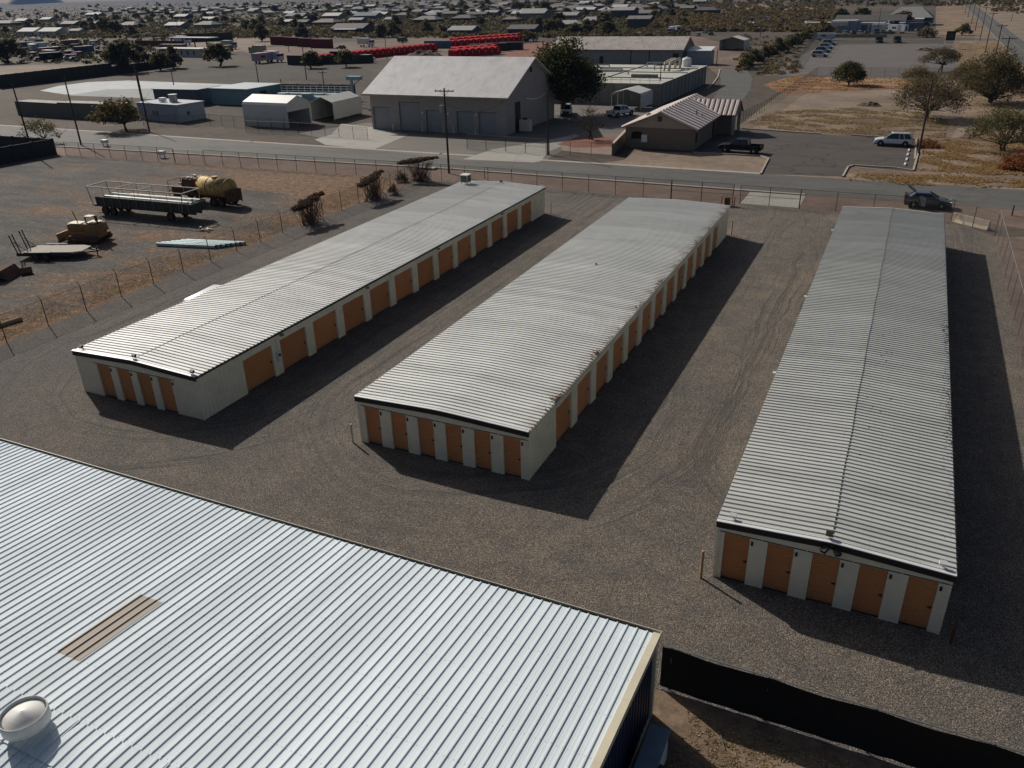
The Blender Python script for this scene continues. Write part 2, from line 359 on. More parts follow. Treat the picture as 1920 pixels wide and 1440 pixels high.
GM = {}
GM['desert'] = desert_mat('town_dirt', [(0.050, 0.040, 0.031), (0.075, 0.059, 0.045), (0.100, 0.078, 0.058), (0.15, 0.118, 0.088)], 0.03, 0.5)
GM['gravel'] = gravel_mat()
GM['yard'] = yard_mat()
GM['sand'] = desert_mat('pale_bare_soil', [(0.155, 0.112, 0.080), (0.205, 0.155, 0.112), (0.245, 0.19, 0.138), (0.31, 0.245, 0.18)], 0.11, 0.8, speck=0.28)
GM['straw'] = desert_mat('straw_covered_soil', [(0.115, 0.078, 0.053), (0.18, 0.127, 0.086), (0.25, 0.180, 0.118), (0.34, 0.25, 0.155)], 0.13, 1.6, speck=0.5)
GM['pink'] = desert_mat('pinkish_verge_soil', [(0.10, 0.070, 0.054), (0.145, 0.102, 0.078), (0.19, 0.135, 0.105), (0.25, 0.185, 0.145)], 0.12, 1.5, speck=0.25)
GM['red'] = desert_mat('red_landscape_gravel', [(0.17, 0.075, 0.05), (0.21, 0.09, 0.062), (0.24, 0.11, 0.075), (0.27, 0.13, 0.09)], 0.5, 4, speck=0.3)
GM['asphalt'] = asphalt_mat('grey_asphalt', (0.100, 0.096, 0.086), 0.25)
GM['lot'] = asphalt_mat('dark_cracked_asphalt', (0.074, 0.062, 0.052), 0.9)
GM['pad'] = asphalt_mat('grey_brown_apron', (0.14, 0.125, 0.105))
GM['far'] = asphalt_mat('far_gravel', (0.125, 0.11, 0.098), 0.0, 0.25)
GM['slab'] = asphalt_mat('concrete_paving', (0.33, 0.31, 0.27), 0.15, 0.1)
GM['dark'] = desert_mat('damp_basin_soil', [(0.045, 0.04, 0.032), (0.06, 0.052, 0.042), (0.075, 0.066, 0.052), (0.10, 0.086, 0.068)], 0.05, 0.6)
GM['liner'] = asphalt_mat('pale_basin_liner', (0.46, 0.48, 0.47), 0.1, 0.15)
GM['liner2'] = asphalt_mat('grey_basin_liner', (0.25, 0.27, 0.26), 0.1, 0.15)  # inner part of the basin, water grey
GM['line'] = pm('worn_road_paint', (0.45, 0.42, 0.33), 0.8, var=0.25, scale=0.6)

# one sheet of ground out to the horizon, rings of growing size
g = M()
rings = [0, 40, 90, 160, 260, 400, 600, 900, 1400, 2200, 3400, 5200, 7500, 10000]; NS = 72
g.v = [(0, 0, 0)]
for r_ in rings[1:]:
    g.v += [(r_*math.cos(2*PI*i/NS), r_*math.sin(2*PI*i/NS), 0) for i in range(NS)]
for i in range(NS):
    g.f.append((0, 1+i, 1+(i+1) % NS)); g.m.append(0)
for k in range(len(rings)-2):
    for i in range(NS):
        j = (i+1) % NS; a = 1+k*NS; b2 = a+NS
        g.f.append((a+i, b2+i, b2+j, a+j)); g.m.append(0)
tag(g.build('ground', GM['desert']), None, None, kind='structure')

def sheet(name, pts, mat, z):
    mm = M(); mm.quad(*[(p[0], p[1], z) for p in pts]); o = mm.build(name, mat, fix=False)
    if o.data.polygons[0].normal.z < 0: o.data.flip_normals()
    return tag(o, None, None, kind='structure')
def psheet(name, px, mat, z): return sheet(name, [G(x, y)[:2] for x, y in px], mat, z)
def ribbon(name, pts, w, mat, z, h=0):
    """kerb or strip along a ground polyline"""
    mm = M()
    for a, b_ in zip(pts[:-1], pts[1:]):
        a = Vector((a[0], a[1])); b_ = Vector((b_[0], b_[1])); d = (b_-a).normalized(); n = Vector((-d.y, d.x))*w/2
        a = a-d*w*0.2; b_ = b_+d*w*0.2
        q = [a+n, b_+n, b_-n, a-n]
        if h: mm.prism([(p.x, p.y) for p in q], 'z', z-0.05, z+h)
        else: mm.quad(*[(p.x, p.y, z) for p in q])
    return tag(mm.build(name, mat), None, None, kind='structure')

sheet('gravel_lot', [(-53.9, 19.6), (8.6, 19.6), (8.6, 82.0), (5.3, 86.6), (-53.9, 86.6)], GM['gravel'], 0.016)
sheet('gravel_lot', [(-53.9, -30), (-4.6, -30), (-4.6, 19.596), (-53.9, 19.596)], GM['gravel'], 0.016)
sheet('equipment_yard', [(-117, -10), (-53.9, -10), (-53.9, 86.6), (-117, 84.6)], GM['yard'], 0.012)
sheet('dirt_verge', [(-117, 84.6), (-53.9, 86.6), (8.6, 86.6), (16, 84), (40, 84), (40, 93), (-53, 93.3), (-130, 89)], GM['pink'], 0.008)
sheet('dry_yard', [(-4.6, -20), (40, -20), (40, 19.6), (-4.6, 19.6)], GM['straw'], 0.012)
sheet('dirt_strip', [(8.6, 19.6), (40, 19.6), (40, 84), (16, 84), (8.6, 82)], GM['pink'], 0.012)
# street in front of the storage lot
sheet('street', [(-260, 84), (-136, 89.2), (-53, 93.6), (24, 93.0), (24, 102.6), (-16, 102.5), (-60, 102.5), (-160, 103.6), (-260, 104.5)], GM['asphalt'], 0.02)
ribbon('gutter', [(-136, 89.0), (-95, 91.2), (-53, 93.4), (-9, 92.9)], 0.45, MAT['kerb'], 0.026, 0.10)
ribbon('gutter', [(-220, 104.3), (-160, 103.8), (-95, 102.9), (-60, 102.75), (-15.5, 102.75)], 0.8, MAT['kerb'], 0.028)
sheet('entrance_slab', [(-14.7, 86.9), (-8.8, 86.9), (-8.8, 92.6), (-14.7, 92.6)], GM['slab'], 0.028)
# main road running north
sheet('main_road', [(23.6, 40), (32.0, 40), (32.0, 1500), (23.6, 1500)], GM['asphalt'], 0.024)
for nm, xx in (('edge_line', 23.9), ('edge_line', 31.6)):
    ribbon(nm, [(xx, 60), (xx, 1400)], 0.16, GM['line'], 0.030)
ribbon('centre_line', [(27.7, 60), (27.7, 1400)], 0.14, pm('faded_yellow_paint', (0.30, 0.22, 0.06), 0.8), 0.030)
sheet('cross_road', [(-45, 352), (23.6, 352), (23.6, 366), (-45, 364)], GM['asphalt'], 0.020)
sheet('road_verge', [(8, 122), (23.6, 100), (23.6, 352), (10, 352), (7, 240)], GM['straw'], 0.010)
sheet('road_verge', [(32.0, 60), (60, 60), (70, 900), (32.0, 900)], GM['sand'], 0.010)
sheet('road_verge', [(4, 366), (23.6, 366), (23.6, 900), (4, 900)], GM['straw'], 0.010)
sheet('bare_plot', [(-25, 102.5), (23.6, 102.5), (23.6, 240), (-25, 240)], GM['sand'], 0.005)
# desert plot between the car park and the far lot
sheet('bare_plot', [(-24.5, 133.9), (2.5, 133.9), (8, 160), (7, 222), (-22.5, 212)], GM['sand'], 0.014)
psheet('dry_grass_plot', [(1398, 232), (1450, 208), (1600, 205), (1720, 212), (1800, 230), (1780, 262), (1722, 262), (1540, 251), (1430, 240)], GM['straw'], 0.020)
psheet('dry_grass_plot', [(1430, 158), (1500, 140), (1700, 148), (1740, 165), (1560, 172), (1470, 178)], desert_mat('orange_dry_soil', [(0.16, 0.08, 0.045), (0.25, 0.13, 0.07), (0.31, 0.19, 0.11), (0.36, 0.25, 0.16)], 0.1, 1.2), 0.022)
psheet('dry_grass_plot', [(1583, 331), (1597, 313), (1716, 323), (1730, 268), (1840, 250), (1960, 270), (1960, 352), (1850, 350), (1700, 345)], GM['straw'], 0.022)
psheet('bare_plot', [(1170, 300), (1190, 283), (1290, 286), (1438, 298), (1426, 326), (1300, 318), (1130, 306)], GM['sand'], 0.018)
psheet('car_park', [(1376, 240), (1540, 252), (1722, 262), (1712, 322), (1595, 311), (1581, 331), (1427, 326), (1441, 296), (1290, 285), (1330, 262)], GM['lot'], 0.026)
# kerbs of the car park
ribbon('kerb', [G(x, y)[:2] for x, y in [(1426, 327), (1441, 298), (1425, 293), (1300, 287)]], 0.22, MAT['kerb'], 0.03, 0.14)
ribbon('kerb', [G(x, y)[:2] for x, y in [(1580, 332), (1590, 314), (1600, 311), (1680, 316), (1712, 321), (1722, 285)]], 0.22, MAT['kerb'], 0.03, 0.14)
ribbon('kerb', [G(x, y)[:2] for x, y in [(1392, 242), (1540, 252)]], 0.2, MAT['kerb'], 0.03, 0.14)
ribbon('kerb', [G(x, y)[:2] for x, y in [(1594, 254), (1718, 262), (1715, 300)]], 0.2, MAT['kerb'], 0.03, 0.14)
# works yard paving
psheet('works_paving', [(560, 250), (700, 281), (880, 303), (1020, 303), (1090, 262), (1170, 262), (1215, 215), (1240, 200), (1060, 190), (1020, 190), (960, 240), (690, 230)], GM['pad'], 0.024)
psheet('concrete_drive', [(610, 272), (700, 281), (766, 253), (700, 239), (640, 232), (622, 252), (590, 262)], GM['slab'], 0.030)
psheet('concrete_drive', [(868, 299), (925, 280), (1000, 268), (1080, 252), (1092, 258), (1030, 284), (1013, 303), (1000, 305)], GM['slab'], 0.030)
psheet('gravel_bed', [(1044, 271), (1085, 256), (1170, 258), (1152, 274), (1120, 277), (1080, 277)], GM['red'], 0.034)
psheet('garden_slab', [(1055, 283), (1050, 272), (1080, 277), (1152, 275), (1146, 291), (1100, 288)], desert_mat('pink_flagstone', [(0.27, 0.20, 0.16), (0.29, 0.215, 0.17), (0.31, 0.23, 0.18), (0.33, 0.25, 0.2)], 0.5, 2, speck=0.1), 0.032)
psheet('access_road', [(1338, 134), (1396, 126), (1410, 145), (1408, 168), (1386, 196), (1384, 238), (1335, 238), (1318, 215), (1335, 190), (1350, 165), (1352, 148)], GM['asphalt'], 0.028)
ribbon('kerb', [G(x, y)[:2] for x, y in [(1350, 130), (1346, 145), (1338, 156), (1326, 167)]], 0.3, MAT['kerb'], 0.03, 0.15)
psheet('bare_plot', [(1290, 62), (1345, 78), (1440, 112), (1400, 126), (1336, 134), (1300, 100)], GM['pink'], 0.016)
psheet('far_lot', [(1433, 142), (1540, 84), (1790, 82), (1800, 150)], GM['far'], 0.026)
psheet('basin_liner', [(75, 170), (110, 161), (165, 154), (240, 151), (400, 157), (470, 160), (440, 172), (290, 186), (200, 180), (120, 177)], GM['liner'], 0.020)
psheet('basin_liner', [(125, 179), (200, 168), (290, 166), (420, 168), (420, 183), (290, 185), (200, 182)], GM['liner2'], 0.030)
psheet('basin_floor', [(250, 132), (330, 118), (640, 117), (700, 135), (665, 152), (420, 152), (330, 147)], GM['dark'], 0.020)
psheet('dark_verge', [(-60, 172), (-60, 156), (120, 142), (240, 134), (250, 141), (120, 152), (60, 165)], GM['dark'], 0.016)
psheet('dirt_field', [(-60, 152), (-60, 128), (60, 122), (185, 120), (195, 127), (120, 137), (0, 150)], GM['sand'], 0.018)
psheet('dirt_field', [(325, 62), (480, 54), (560, 70), (480, 92), (420, 100), (330, 78)], GM['sand'], 0.018)
psheet('dirt_field', [(440, 92), (600, 84), (700, 75), (960, 62), (985, 100), (700, 112), (520, 118)], GM['pink'], 0.016)
psheet('dirt_field', [(985, 112), (940, 108), (965, 85), (1035, 78), (1045, 95), (1010, 108)], GM['red'], 0.020)
for q in ([(1380, 10), (1480, 6), (1560, 14), (1500, 24), (1360, 20)],):
    psheet('dirt_field', q, GM['sand'], 0.03)
# ------------------------------------------------------------------ ribbed roof surfaces
def rib_profile(L, pitch=0.3048, h=0.050, wb=0.072, wt=0.050, minor=False, off=0.1):
    """(t, height) pairs across the ribs"""
    pts = [(0, 0)]; t = off
    while t+wb < L:
        pts += [(t, 0), (t+(wb-wt)/2, h), (t+(wb+wt)/2, h), (t+wb, 0)]
        if minor:
            for q in (0.095, 0.185):
                u = t+wb+q-0.01
                if u+0.03 < min(L, t+pitch): pts += [(u, 0), (u+0.008, 0.0025), (u+0.022, 0.0025), (u+0.03, 0)]
        t += pitch
    pts.append((L, 0)); return pts
def rib_sheet(mm, prof, path, fn, wave=0.0012):
    """prof across (t,h); path along [(s,z)...]; fn(t,s,z)->xyz"""
    vs = []; n = len(path)
    ph = rnd.random()*10
    for t, h in prof:
        for s_, z in path:
            vs.append(fn(t, s_, z+h+wave*math.sin(t*1.7+ph)*math.sin(s_*1.3+t*0.31)))
    fs = []
    for i in range(len(prof)-1):
        for j in range(n-1):
            fs.append((i*n+j, (i+1)*n+j, (i+1)*n+j+1, i*n+j+1))
    mm.add(vs, fs)
def rib_wall(mm, p0, p1, z0, z1, nrm, pitch=0.3048, h=0.03):
    """vertical ribbed cladding between two ground points, ribs pushed out along nrm"""
    p0 = Vector(p0); p1 = Vector(p1); L = (p1-p0).length; d = (p1-p0)/L; nv = Vector(nrm)
    prof = rib_profile(L, pitch, h, 0.09, 0.045, off=0.06)
    vs = []; z1f = z1 if callable(z1) else (lambda t: z1)
    for t, hh in prof:
        q = p0+d*t+nv*hh
        vs += [(q.x, q.y, z0), (q.x, q.y, z1f(t))]
    mm.add(vs, [(2*i, 2*i+2, 2*i+3, 2*i+1) for i in range(len(prof)-1)])

def storage(name, x0, x1, y0, y1, label, end_doors, side_doors, curved=False, seam=True, rise=0.36, extras=None, eave=2.7, rm='roof_a'):
    T = thing(name, label, 'storage building', (x0, y0, 0), 0, 'self storage buildings')
    W = x1-x0; L = y1-y0; i_ = 0.07                       # roof overhang
    edx, edw, edh = end_doors; sdy, sdw, sdh = side_doors
    wz = eave-0.06
    def zt(x):                                             # underside of roof
        u = abs(x-W/2)/(W/2)
        return eave-0.03+(rise*(1-((u*u+0.012)**.5-0.012**.5)/(1.012**.5-0.012**.5)) if curved else rise*(1-u))
    w = M()
    # near end: pillars between doors, header over them
    xs = [i_]; 
    for d in edx: xs += [d-x0, d-x0+edw]
    xs.append(W-i_)
    for a, b_ in zip(xs[0::2], xs[1::2]): w.box(a, i_, 0, b_, i_+0.12, edh)
    segs = 10
    for k in range(segs):
        a = i_+(W-2*i_)*k/segs; b_ = i_+(W-2*i_)*(k+1)/segs
        w.add([(a, i_-0.004, edh), (b_, i_-0.004, edh), (b_, i_-0.004, zt(b_)), (a, i_-0.004, zt(a)), (a, i_+.14, edh), (b_, i_+.14, edh), (b_, i_+.14, zt(b_)), (a, i_+.14, zt(a))],
              [(0, 1, 2, 3), (5, 4, 7, 6), (0, 4, 5, 1), (3, 2, 6, 7)])
        a2, b2 = a, b_
        w.add([(a, L-i_, 0), (b_, L-i_, 0), (b_, L-i_, zt(b_)), (a, L-i_, zt(a))], [(1, 0, 3, 2)])
    # right side: pillars and header, ribbed blank panels at both ends
    ys = [i_+0.13]
    for d in sdy: ys += [d-y0, d-y0+sdw]
    ys.append(L-i_)
    pr = list(zip(ys[0::2], ys[1::2]))
    for q, (a, b_) in enumerate(pr):
        if q in (0, len(pr)-1): w.box(W-i_-0.12, a, 0, W-i_-0.004, b_, sdh); rib_wall(w, (W-i_, a), (W-i_, b_), 0.02, wz, (1, 0))
        else: w.box(W-i_-0.12, a, 0, W-i_+0.03, b_, sdh)
    w.box(W-i_-0.12, i_+0.13, sdh, W-i_-0.003, L-i_, wz)
    w.box(W-i_-0.003, ys[1], sdh+0.004, W-i_+0.036, ys[-2], wz-0.004)
    # left side ribbed all the way, with corner posts
    rib_wall(w, (i_, L-i_), (i_, i_), 0.02, wz, (-1, 0))
    w.box(i_-0.02, i_-0.02, 0, i_+0.09, i_+0.09, wz); w.box(W-i_-0.09, i_-0.02, 0, W-i_+0.03, i_+0.10, wz)
    w.box(i_, i_+0.15, 0, i_+0.05, L-i_-0.1, wz-0.01)
    w.build('wall', MAT['wall'], T)
    # doors: roll-up curtains with bottom bar and latch
    def door(cx, cy, wd, h, side):
        dd = M(); n = int(h/0.09)
        lat = M()
        if side == 'end':
            dd.box(0, 0, 0.0, wd, 0.03, h); dd.mat(1).box(0, -0.015, 0.0, wd, -0.001, 0.06)
            lat.box(wd-0.16, -0.03, 1.0, wd-0.02, -0.002, 1.04); lat.box(wd-0.08, -0.04, 0.97, wd-0.05, -0.002, 1.07)
        else:
            dd.box(-0.03, 0, 0.0, 0, wd, h); dd.mat(1).box(0.001, 0, 0.0, 0.015, wd, 0.06)
            lat.box(0.002, wd-0.2, 1.0, 0.03, wd-0.02, 1.05); lat.box(0.002, wd-0.10, 0.96, 0.04, wd-0.06, 1.09)
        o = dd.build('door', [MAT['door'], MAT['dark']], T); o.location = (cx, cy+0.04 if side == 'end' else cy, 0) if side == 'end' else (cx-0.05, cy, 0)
        lat.build('latch', MAT['dark'], o)
    tr = M(); pl = []
    for d in edx:
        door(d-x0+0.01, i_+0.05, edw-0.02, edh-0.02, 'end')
        p = M(); p.box(d-x0+edw+0.06, i_-0.035, edh-0.30, d-x0+edw+0.14, i_-0.001, edh-0.12); p.build('number_plate', MAT['dark'], T)
        tr.box(d-x0-0.2, i_-0.03, edh+0.03, d-x0+edw+(0.42 if W < 9 or len(edx) > 4 else 0.3), i_-0.006, edh+0.055)
    for d in sdy:
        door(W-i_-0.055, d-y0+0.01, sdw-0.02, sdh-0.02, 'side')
    tr.build('door_header_strip', MAT['dark'], T)
    # roof
    prof = rib_profile(L, 0.3048 if not curved else 0.3048)
    r = M()
    if curved:
        path = [(W*k/20, zt(W*k/20)+0.03) for k in range(21)]
        rib_sheet(r, prof, path, lambda t, s_, z: (s_, t, z))
    else:
        for side in (0, 1):
            path = [(W/2*k/5 if not side else W/2+W/2*k/5, 0) for k in range(6)]
            path = [(s_, zt(s_)+0.03) for s_, _ in path]
            rib_sheet(r, prof, path, lambda t, s_, z: (s_, t, z))
    # underside so the sheet has thickness
    pu = [(W*k/20, zt(W*k/20)) for k in range(21)]
    for (a, za), (b_, zb) in zip(pu[:-1], pu[1:]): r.quad((a, 0, za), (a, L, za), (b_, L, zb), (b_, 0, zb))
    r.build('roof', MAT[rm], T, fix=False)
    # fascia at both ends, white edge on top
    f = M(); e = M(); e2 = M()
    for (a, za), (b_, zb) in zip(pu[:-1], pu[1:]):
        f.add([(a, -0.02, za-0.25), (b_, -0.02, zb-0.25), (b_, -0.02, zb+0.012), (a, -0.02, za+0.012), (a, i_-0.006, za-0.25), (b_, i_-0.006, zb-0.25), (b_, i_-0.006, zb+0.012), (a, i_-0.006, za+0.012)],
              [(0, 1, 2, 3), (5, 4, 7, 6), (0, 4, 5, 1), (3, 2, 6, 7)])
        e.add([(a, -0.035, za+0.014), (b_, -0.035, zb+0.014), (b_, -0.035, zb+0.05), (a, -0.035, za+0.05), (a, 0.09, za+0.07), (b_, 0.09, zb+0.07)],
              [(0, 1, 2, 3), (3, 2, 5, 4)])
        e2.add([(a, L-0.08, za+0.075), (b_, L-0.08, zb+0.075), (b_, L+0.06, zb+0.06), (a, L+0.06, za+0.06), (a, L+0.06, za-0.08), (b_, L+0.06, zb-0.08)],
              [(0, 1, 2, 3), (3, 2, 5, 4)])
    f.build('fascia', MAT['dark'], T); e.build('roof_edge_trim', MAT['white'], T, fix=False); e2.build('far_edge_trim', MAT['white'], T, fix=False)
    gt = M(); gt.box(W-0.005, 0.02, eave-0.13, W+0.045, L-0.02, eave-0.02)
    gt.build('gutter', MAT['dark'] if not curved else MAT['beige'], T)
    if seam:
        s_ = M(); z = zt(W/2)+0.03
        for k in range(int(L)+1):
            a, b_ = k, min(L-0.05, k+1.0)
            if b_ > a: s_.bar((W/2+0.02*math.sin(k*0.9), max(a, 0.35), z+0.022), (W/2+0.02*math.sin((k+1)*0.9), b_, z+0.022), 0.03, 0.018)
        s_.build('roof_seam', MAT['dark'], T)
    if extras: extras(T, W, L, zt)
    return T
def flood(T, x, y, z, dx=0, dy=-1, white=True):
    q = M(); q.cyl((x, y, z), (x, y, z+0.12), 0.025, n=6); q.mat(1).obox((x+dx*0.07, y+dy*0.07, z+0.17), (0.24, 0.16, 0.14), rz=math.atan2(dx, -dy) if dx or dy else 0, rx=R(25))
    return q.build('floodlight', [MAT['steel'], MAT['white'] if white else MAT['dark']], T)

def ex_a(T, W, L, zt):
    flood(T, 0.45, 0.4, zt(0.45)+0.05, white=False); flood(T, W/2+0.1, 0.3, zt(W/2)+0.05, white=False); flood(T, W-0.35, 0.25, zt(W-0.3)+0.05, white=False)
    flood(T, W-0.3, L-0.3, zt(W-0.3)+0.05, 0, 1); flood(T, W/2, L-0.6, zt(W/2)+0.05, 0, 1, False)
    q = M(); q.box(W-0.04, 6.35, 0.95, W+0.12, 6.62, 1.55); q.cyl((W+0.0, 6.5, 1.55), (W+0.0, 6.5, 2.4), 0.02, n=6)
    q.mat(1).cyl((W+0.12, 6.48, 1.35), (W+0.17, 6.48, 1.35), 0.09, n=12); q.build('meter_box', [MAT['white'], MAT['dark']], T)
    for y in (7.0, 16.2, 26.2, 38):
        q = M(); q.obox((W+0.1, y, 2.45), (0.14, 0.2, 0.12)); q.cyl((W-0.03, y, 2.5), (W+0.1, y, 2.48), 0.025, n=6); q.build('wall_light', MAT['steel'], T)
def ex_b(T, W, L, zt):
    q = M(); q.cyl((W/2-0.5, 24, zt(W/2)), (W/2-0.5, 24, zt(W/2)+0.16), 0.07, n=8); q.build('vent_pipe', MAT['dark'], T)
    # leaves and dirt caught along the gutter edge
    q = M(); rr = random.Random(3)
    for k in range(170):
        y = rr.choice([rr.gauss(9.5, .5), rr.gauss(3.6, .3), rr.gauss(22, .6), rr.uniform(1, L-1), rr.uniform(1, L-1), rr.gauss(33, .7)]); x = W-0.02-abs(rr.gauss(0, 0.14))
        q.obox((x, y, 2.75+rr.random()*0.03), (rr.uniform(.03, .1), rr.uniform(.03, .12), 0.02), rz=rr.random()*3)
    tag(q.build('leaf_litter', MAT['rust'], T), None, None, kind='stuff')
def ex_c(T, W, L, zt):
    flood(T, 0.55, 0.35, zt(0.5)+0.05); flood(T, W-0.45, 0.35, zt(W-0.3)+0.05)
    flood(T, W/2-0.1, 0.3, zt(W/2)+0.05, white=False)
    for s_ in (-1, 1):
        q = M(); q.obox((W/2+0.05+s_*0.22, -0.12, 2.62), (0.2, 0.26, 0.16), rz=s_*0.5, rx=R(25)); q.bar((W/2+0.05, 0.0, 2.66), (W/2+0.05+s_*0.2, -0.08, 2.64), 0.04)
        q.build('floodlight', MAT['dark'], T)
    for y in (14.5, 27, 44):
        q = M(); q.obox((-0.12, y, 2.5), (0.18, 0.18, 0.12)); q.cyl((-0.05, y, 2.55), (0.08, y, 2.55), 0.025, n=6); q.build('wall_light', MAT['white'], T)
    q = M(); rr = random.Random(5)
    for k in range(420):
        y = rr.choice([rr.uniform(2, L-8), rr.gauss(13, 3), rr.gauss(23, 2)]); x = W-0.03-abs(rr.gauss(0, 0.16))
        q.obox((x, y, 2.755+rr.random()*0.03), (rr.uniform(.02, .07), rr.uniform(.015, .04), 0.012), rz=rr.random()*3)
    for k in range(26):
        x = W/2+abs(rr.gauss(0.8, .5)); y = rr.uniform(1, 24); q.obox((x, y, zt(x)+0.045), (rr.uniform(.03, .09), rr.uniform(.01, .03), 0.012), rz=rr.random()*.8)
    tag(q.build('leaf_litter', MAT['dark'], T), None, None, kind='stuff')
storage('storage_building', -42.12, -32.53, 28.05, 76.43, 'leftmost storage block, white ribbed roof with dark seam and a cooler at its far end',
        ([-40.40, -38.78, -37.20, -35.60], 1.06, 2.13), ([31.65+3.235*k for k in range(13)], 2.48, 2.13), seam=True, rise=0.20, extras=ex_a)
storage('storage_building', -23.16, -13.48, 29.45, 74.6, 'middle storage block with six narrow end doors and seamless curved white roof',
        ([-22.69+1.568*k for k in range(6)], 0.90, 2.17), ([32.95+2.935*k for k in range(13)], 2.08, 2.2), curved=True, seam=False, rise=0.17, extras=ex_b, rm='roof_b')
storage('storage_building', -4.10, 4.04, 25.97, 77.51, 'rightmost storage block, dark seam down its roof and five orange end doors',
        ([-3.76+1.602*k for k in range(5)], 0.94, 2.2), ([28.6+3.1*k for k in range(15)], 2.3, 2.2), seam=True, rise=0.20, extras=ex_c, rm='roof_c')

# roof cooler on the left block
t = thing('roof_cooler', 'boxy evaporative cooler on the far end of the leftmost storage roof', 'cooler', (-40.9, 74.8, 2.86))
q = M(); q.box(-0.4, -0.4, 0.14, 0.4, 0.4, 0.88); q.box(-0.44, -0.44, 0.88, 0.44, 0.44, 0.94); q.build('housing', MAT['white'], t)
q = M()
for k in range(7): q.box(-0.37, -0.425, 0.18+k*0.095, 0.37, -0.402, 0.255+k*0.095); q.box(0.402, -0.37, 0.18+k*0.095, 0.425, 0.37, 0.255+k*0.095)
q.build('louvre', MAT['dark'], t)
for sx in (-1, 1):
    for sy in (-1, 1): q = M(); q.box(sx*0.36-0.03, sy*0.36-0.03, -0.02, sx*0.36+0.03, sy*0.36+0.03, 0.14); q.build('leg', MAT['steel'], t)

# pipe bollards at building corners
for i, (x, y, h, mt_, lb) in enumerate([(-4.45, 25.75, 1.30, 'orangepost', 'faded orange corner bollard in front of the right storage block'),
                                        (-23.45, 29.25, 1.1, 'beige', 'thin pale bollard at the near left corner of the middle storage block'),
                                        (-31.95, 76.4, 1.2, 'beige', 'pale bollard by the far corner of the leftmost storage block'),
                                        (-13.15, 74.7, 1.35, 'orangepost', 'faded orange bollard by the far corner of the middle storage block'),
                                        (4.35, 25.7, 1.1, 'rust', 'rusty bollard in the shade beside the right storage block')]):
    q = M(); q.cyl((0, 0, -0.1), (0, 0, h), 0.055, n=12); q.lathe([(0.055, h), (0.045, h+0.02), (0.0, h+0.035)], n=12)
    o = q.build('bollard', MAT[mt_]); o.location = (x, y, 0); tag(o, lb, 'bollard', 'bollards at the storage building corners')

# ------------------------------------------------------------------ foreground metal building
FX0, FX1, FY0, FY1, FZ = -58.0, -4.27, -2.6, 18.62, 3.3
T = thing('metal_building', 'large pale ribbed metal roof in the foreground with blue side wall', 'metal building', (FX1, FY1, 0))
FW = FX1-FX0; HALF = (FY1-FY0)/2; FR = 0.92
def fz(y): return FZ+FR*(1-abs(-y-HALF)/HALF)
# local x from -FW..0, y from -(2*HALF)..0
r = M(); prof = rib_profile(FW-0.16, 0.3175, 0.037, 0.070, 0.044, minor=True, off=0.22)
for side in (0, 1):
    path = [(-HALF*k/8 if not side else -HALF-HALF*k/8, 0) for k in range(9)]
    path = [(s_, fz(s_)) for s_, _ in path]
    rib_sheet(r, prof, path, lambda t, s_, z: (-0.14-t, s_, z), wave=0.0015)
r.quad((-FW, 0, FZ-0.03), (0, 0, FZ-0.03), (0, -HALF, FZ+FR-0.03), (-FW, -HALF, FZ+FR-0.03)); r.quad((-FW, -2*HALF, FZ-0.03), (0, -2*HALF, FZ-0.03), (0, -HALF, FZ+FR-0.03), (-FW, -HALF, FZ+FR-0.03))
r.build('roof', MAT['roof_fg'], T, fix=False)
# translucent skylight panel over three ribs
sm = pm('aged_skylight_fibreglass', (0.27, 0.22, 0.165), 0.6, var=0.12, scale=3, stretch=(8, 0.6, 1))
ti = [i for i, p_ in enumerate(prof) if p_[1] > 0.03]

lo = 14.55-0.0; hi = 15.49
sub = [(t_, h_) for t_, h_ in prof if lo-0.02 < t_ < hi+0.05]
s_ = M(); path = [(-(FY1-13.22)-k*0.6, 0) for k in range(6)]; path = [(a, fz(a)+0.009) for a, _ in path]
rib_sheet(s_, sub, path, lambda t, s2, z: (-0.14-t, s2, z), wave=0.0)
s_.build('skylight', sm, T, fix=False)
# ridge cap with toothed closure
q = M(); zr = FZ+FR
path = [(-HALF+0.62-k*0.155, 0) for k in range(9)]
path = [(a, zr+0.012-FR/HALF*abs(a+HALF)**2/(0.35+abs(a+HALF))) for a, _ in path]
rib_sheet(q, prof, path, lambda t, s2, z: (-0.14-t, s2, z), wave=0.0)
n = int(FW/0.3175); r3 = random.Random(4)
for k in range(n):
    x = -0.36-k*0.3175
    q.box(x-0.225, -HALF+0.56+r3.uniform(0, .05), zr-0.09, x-0.0, -HALF+0.66+r3.uniform(0, .03), zr-0.02)
for k in range(16): q.box(-3.175*k-3.19, -HALF-0.62, zr-0.02, -3.175*k-3.17, -HALF+0.62, zr+0.018)
q.build('ridge_cap', MAT['roof_fg'], T, fix=False)
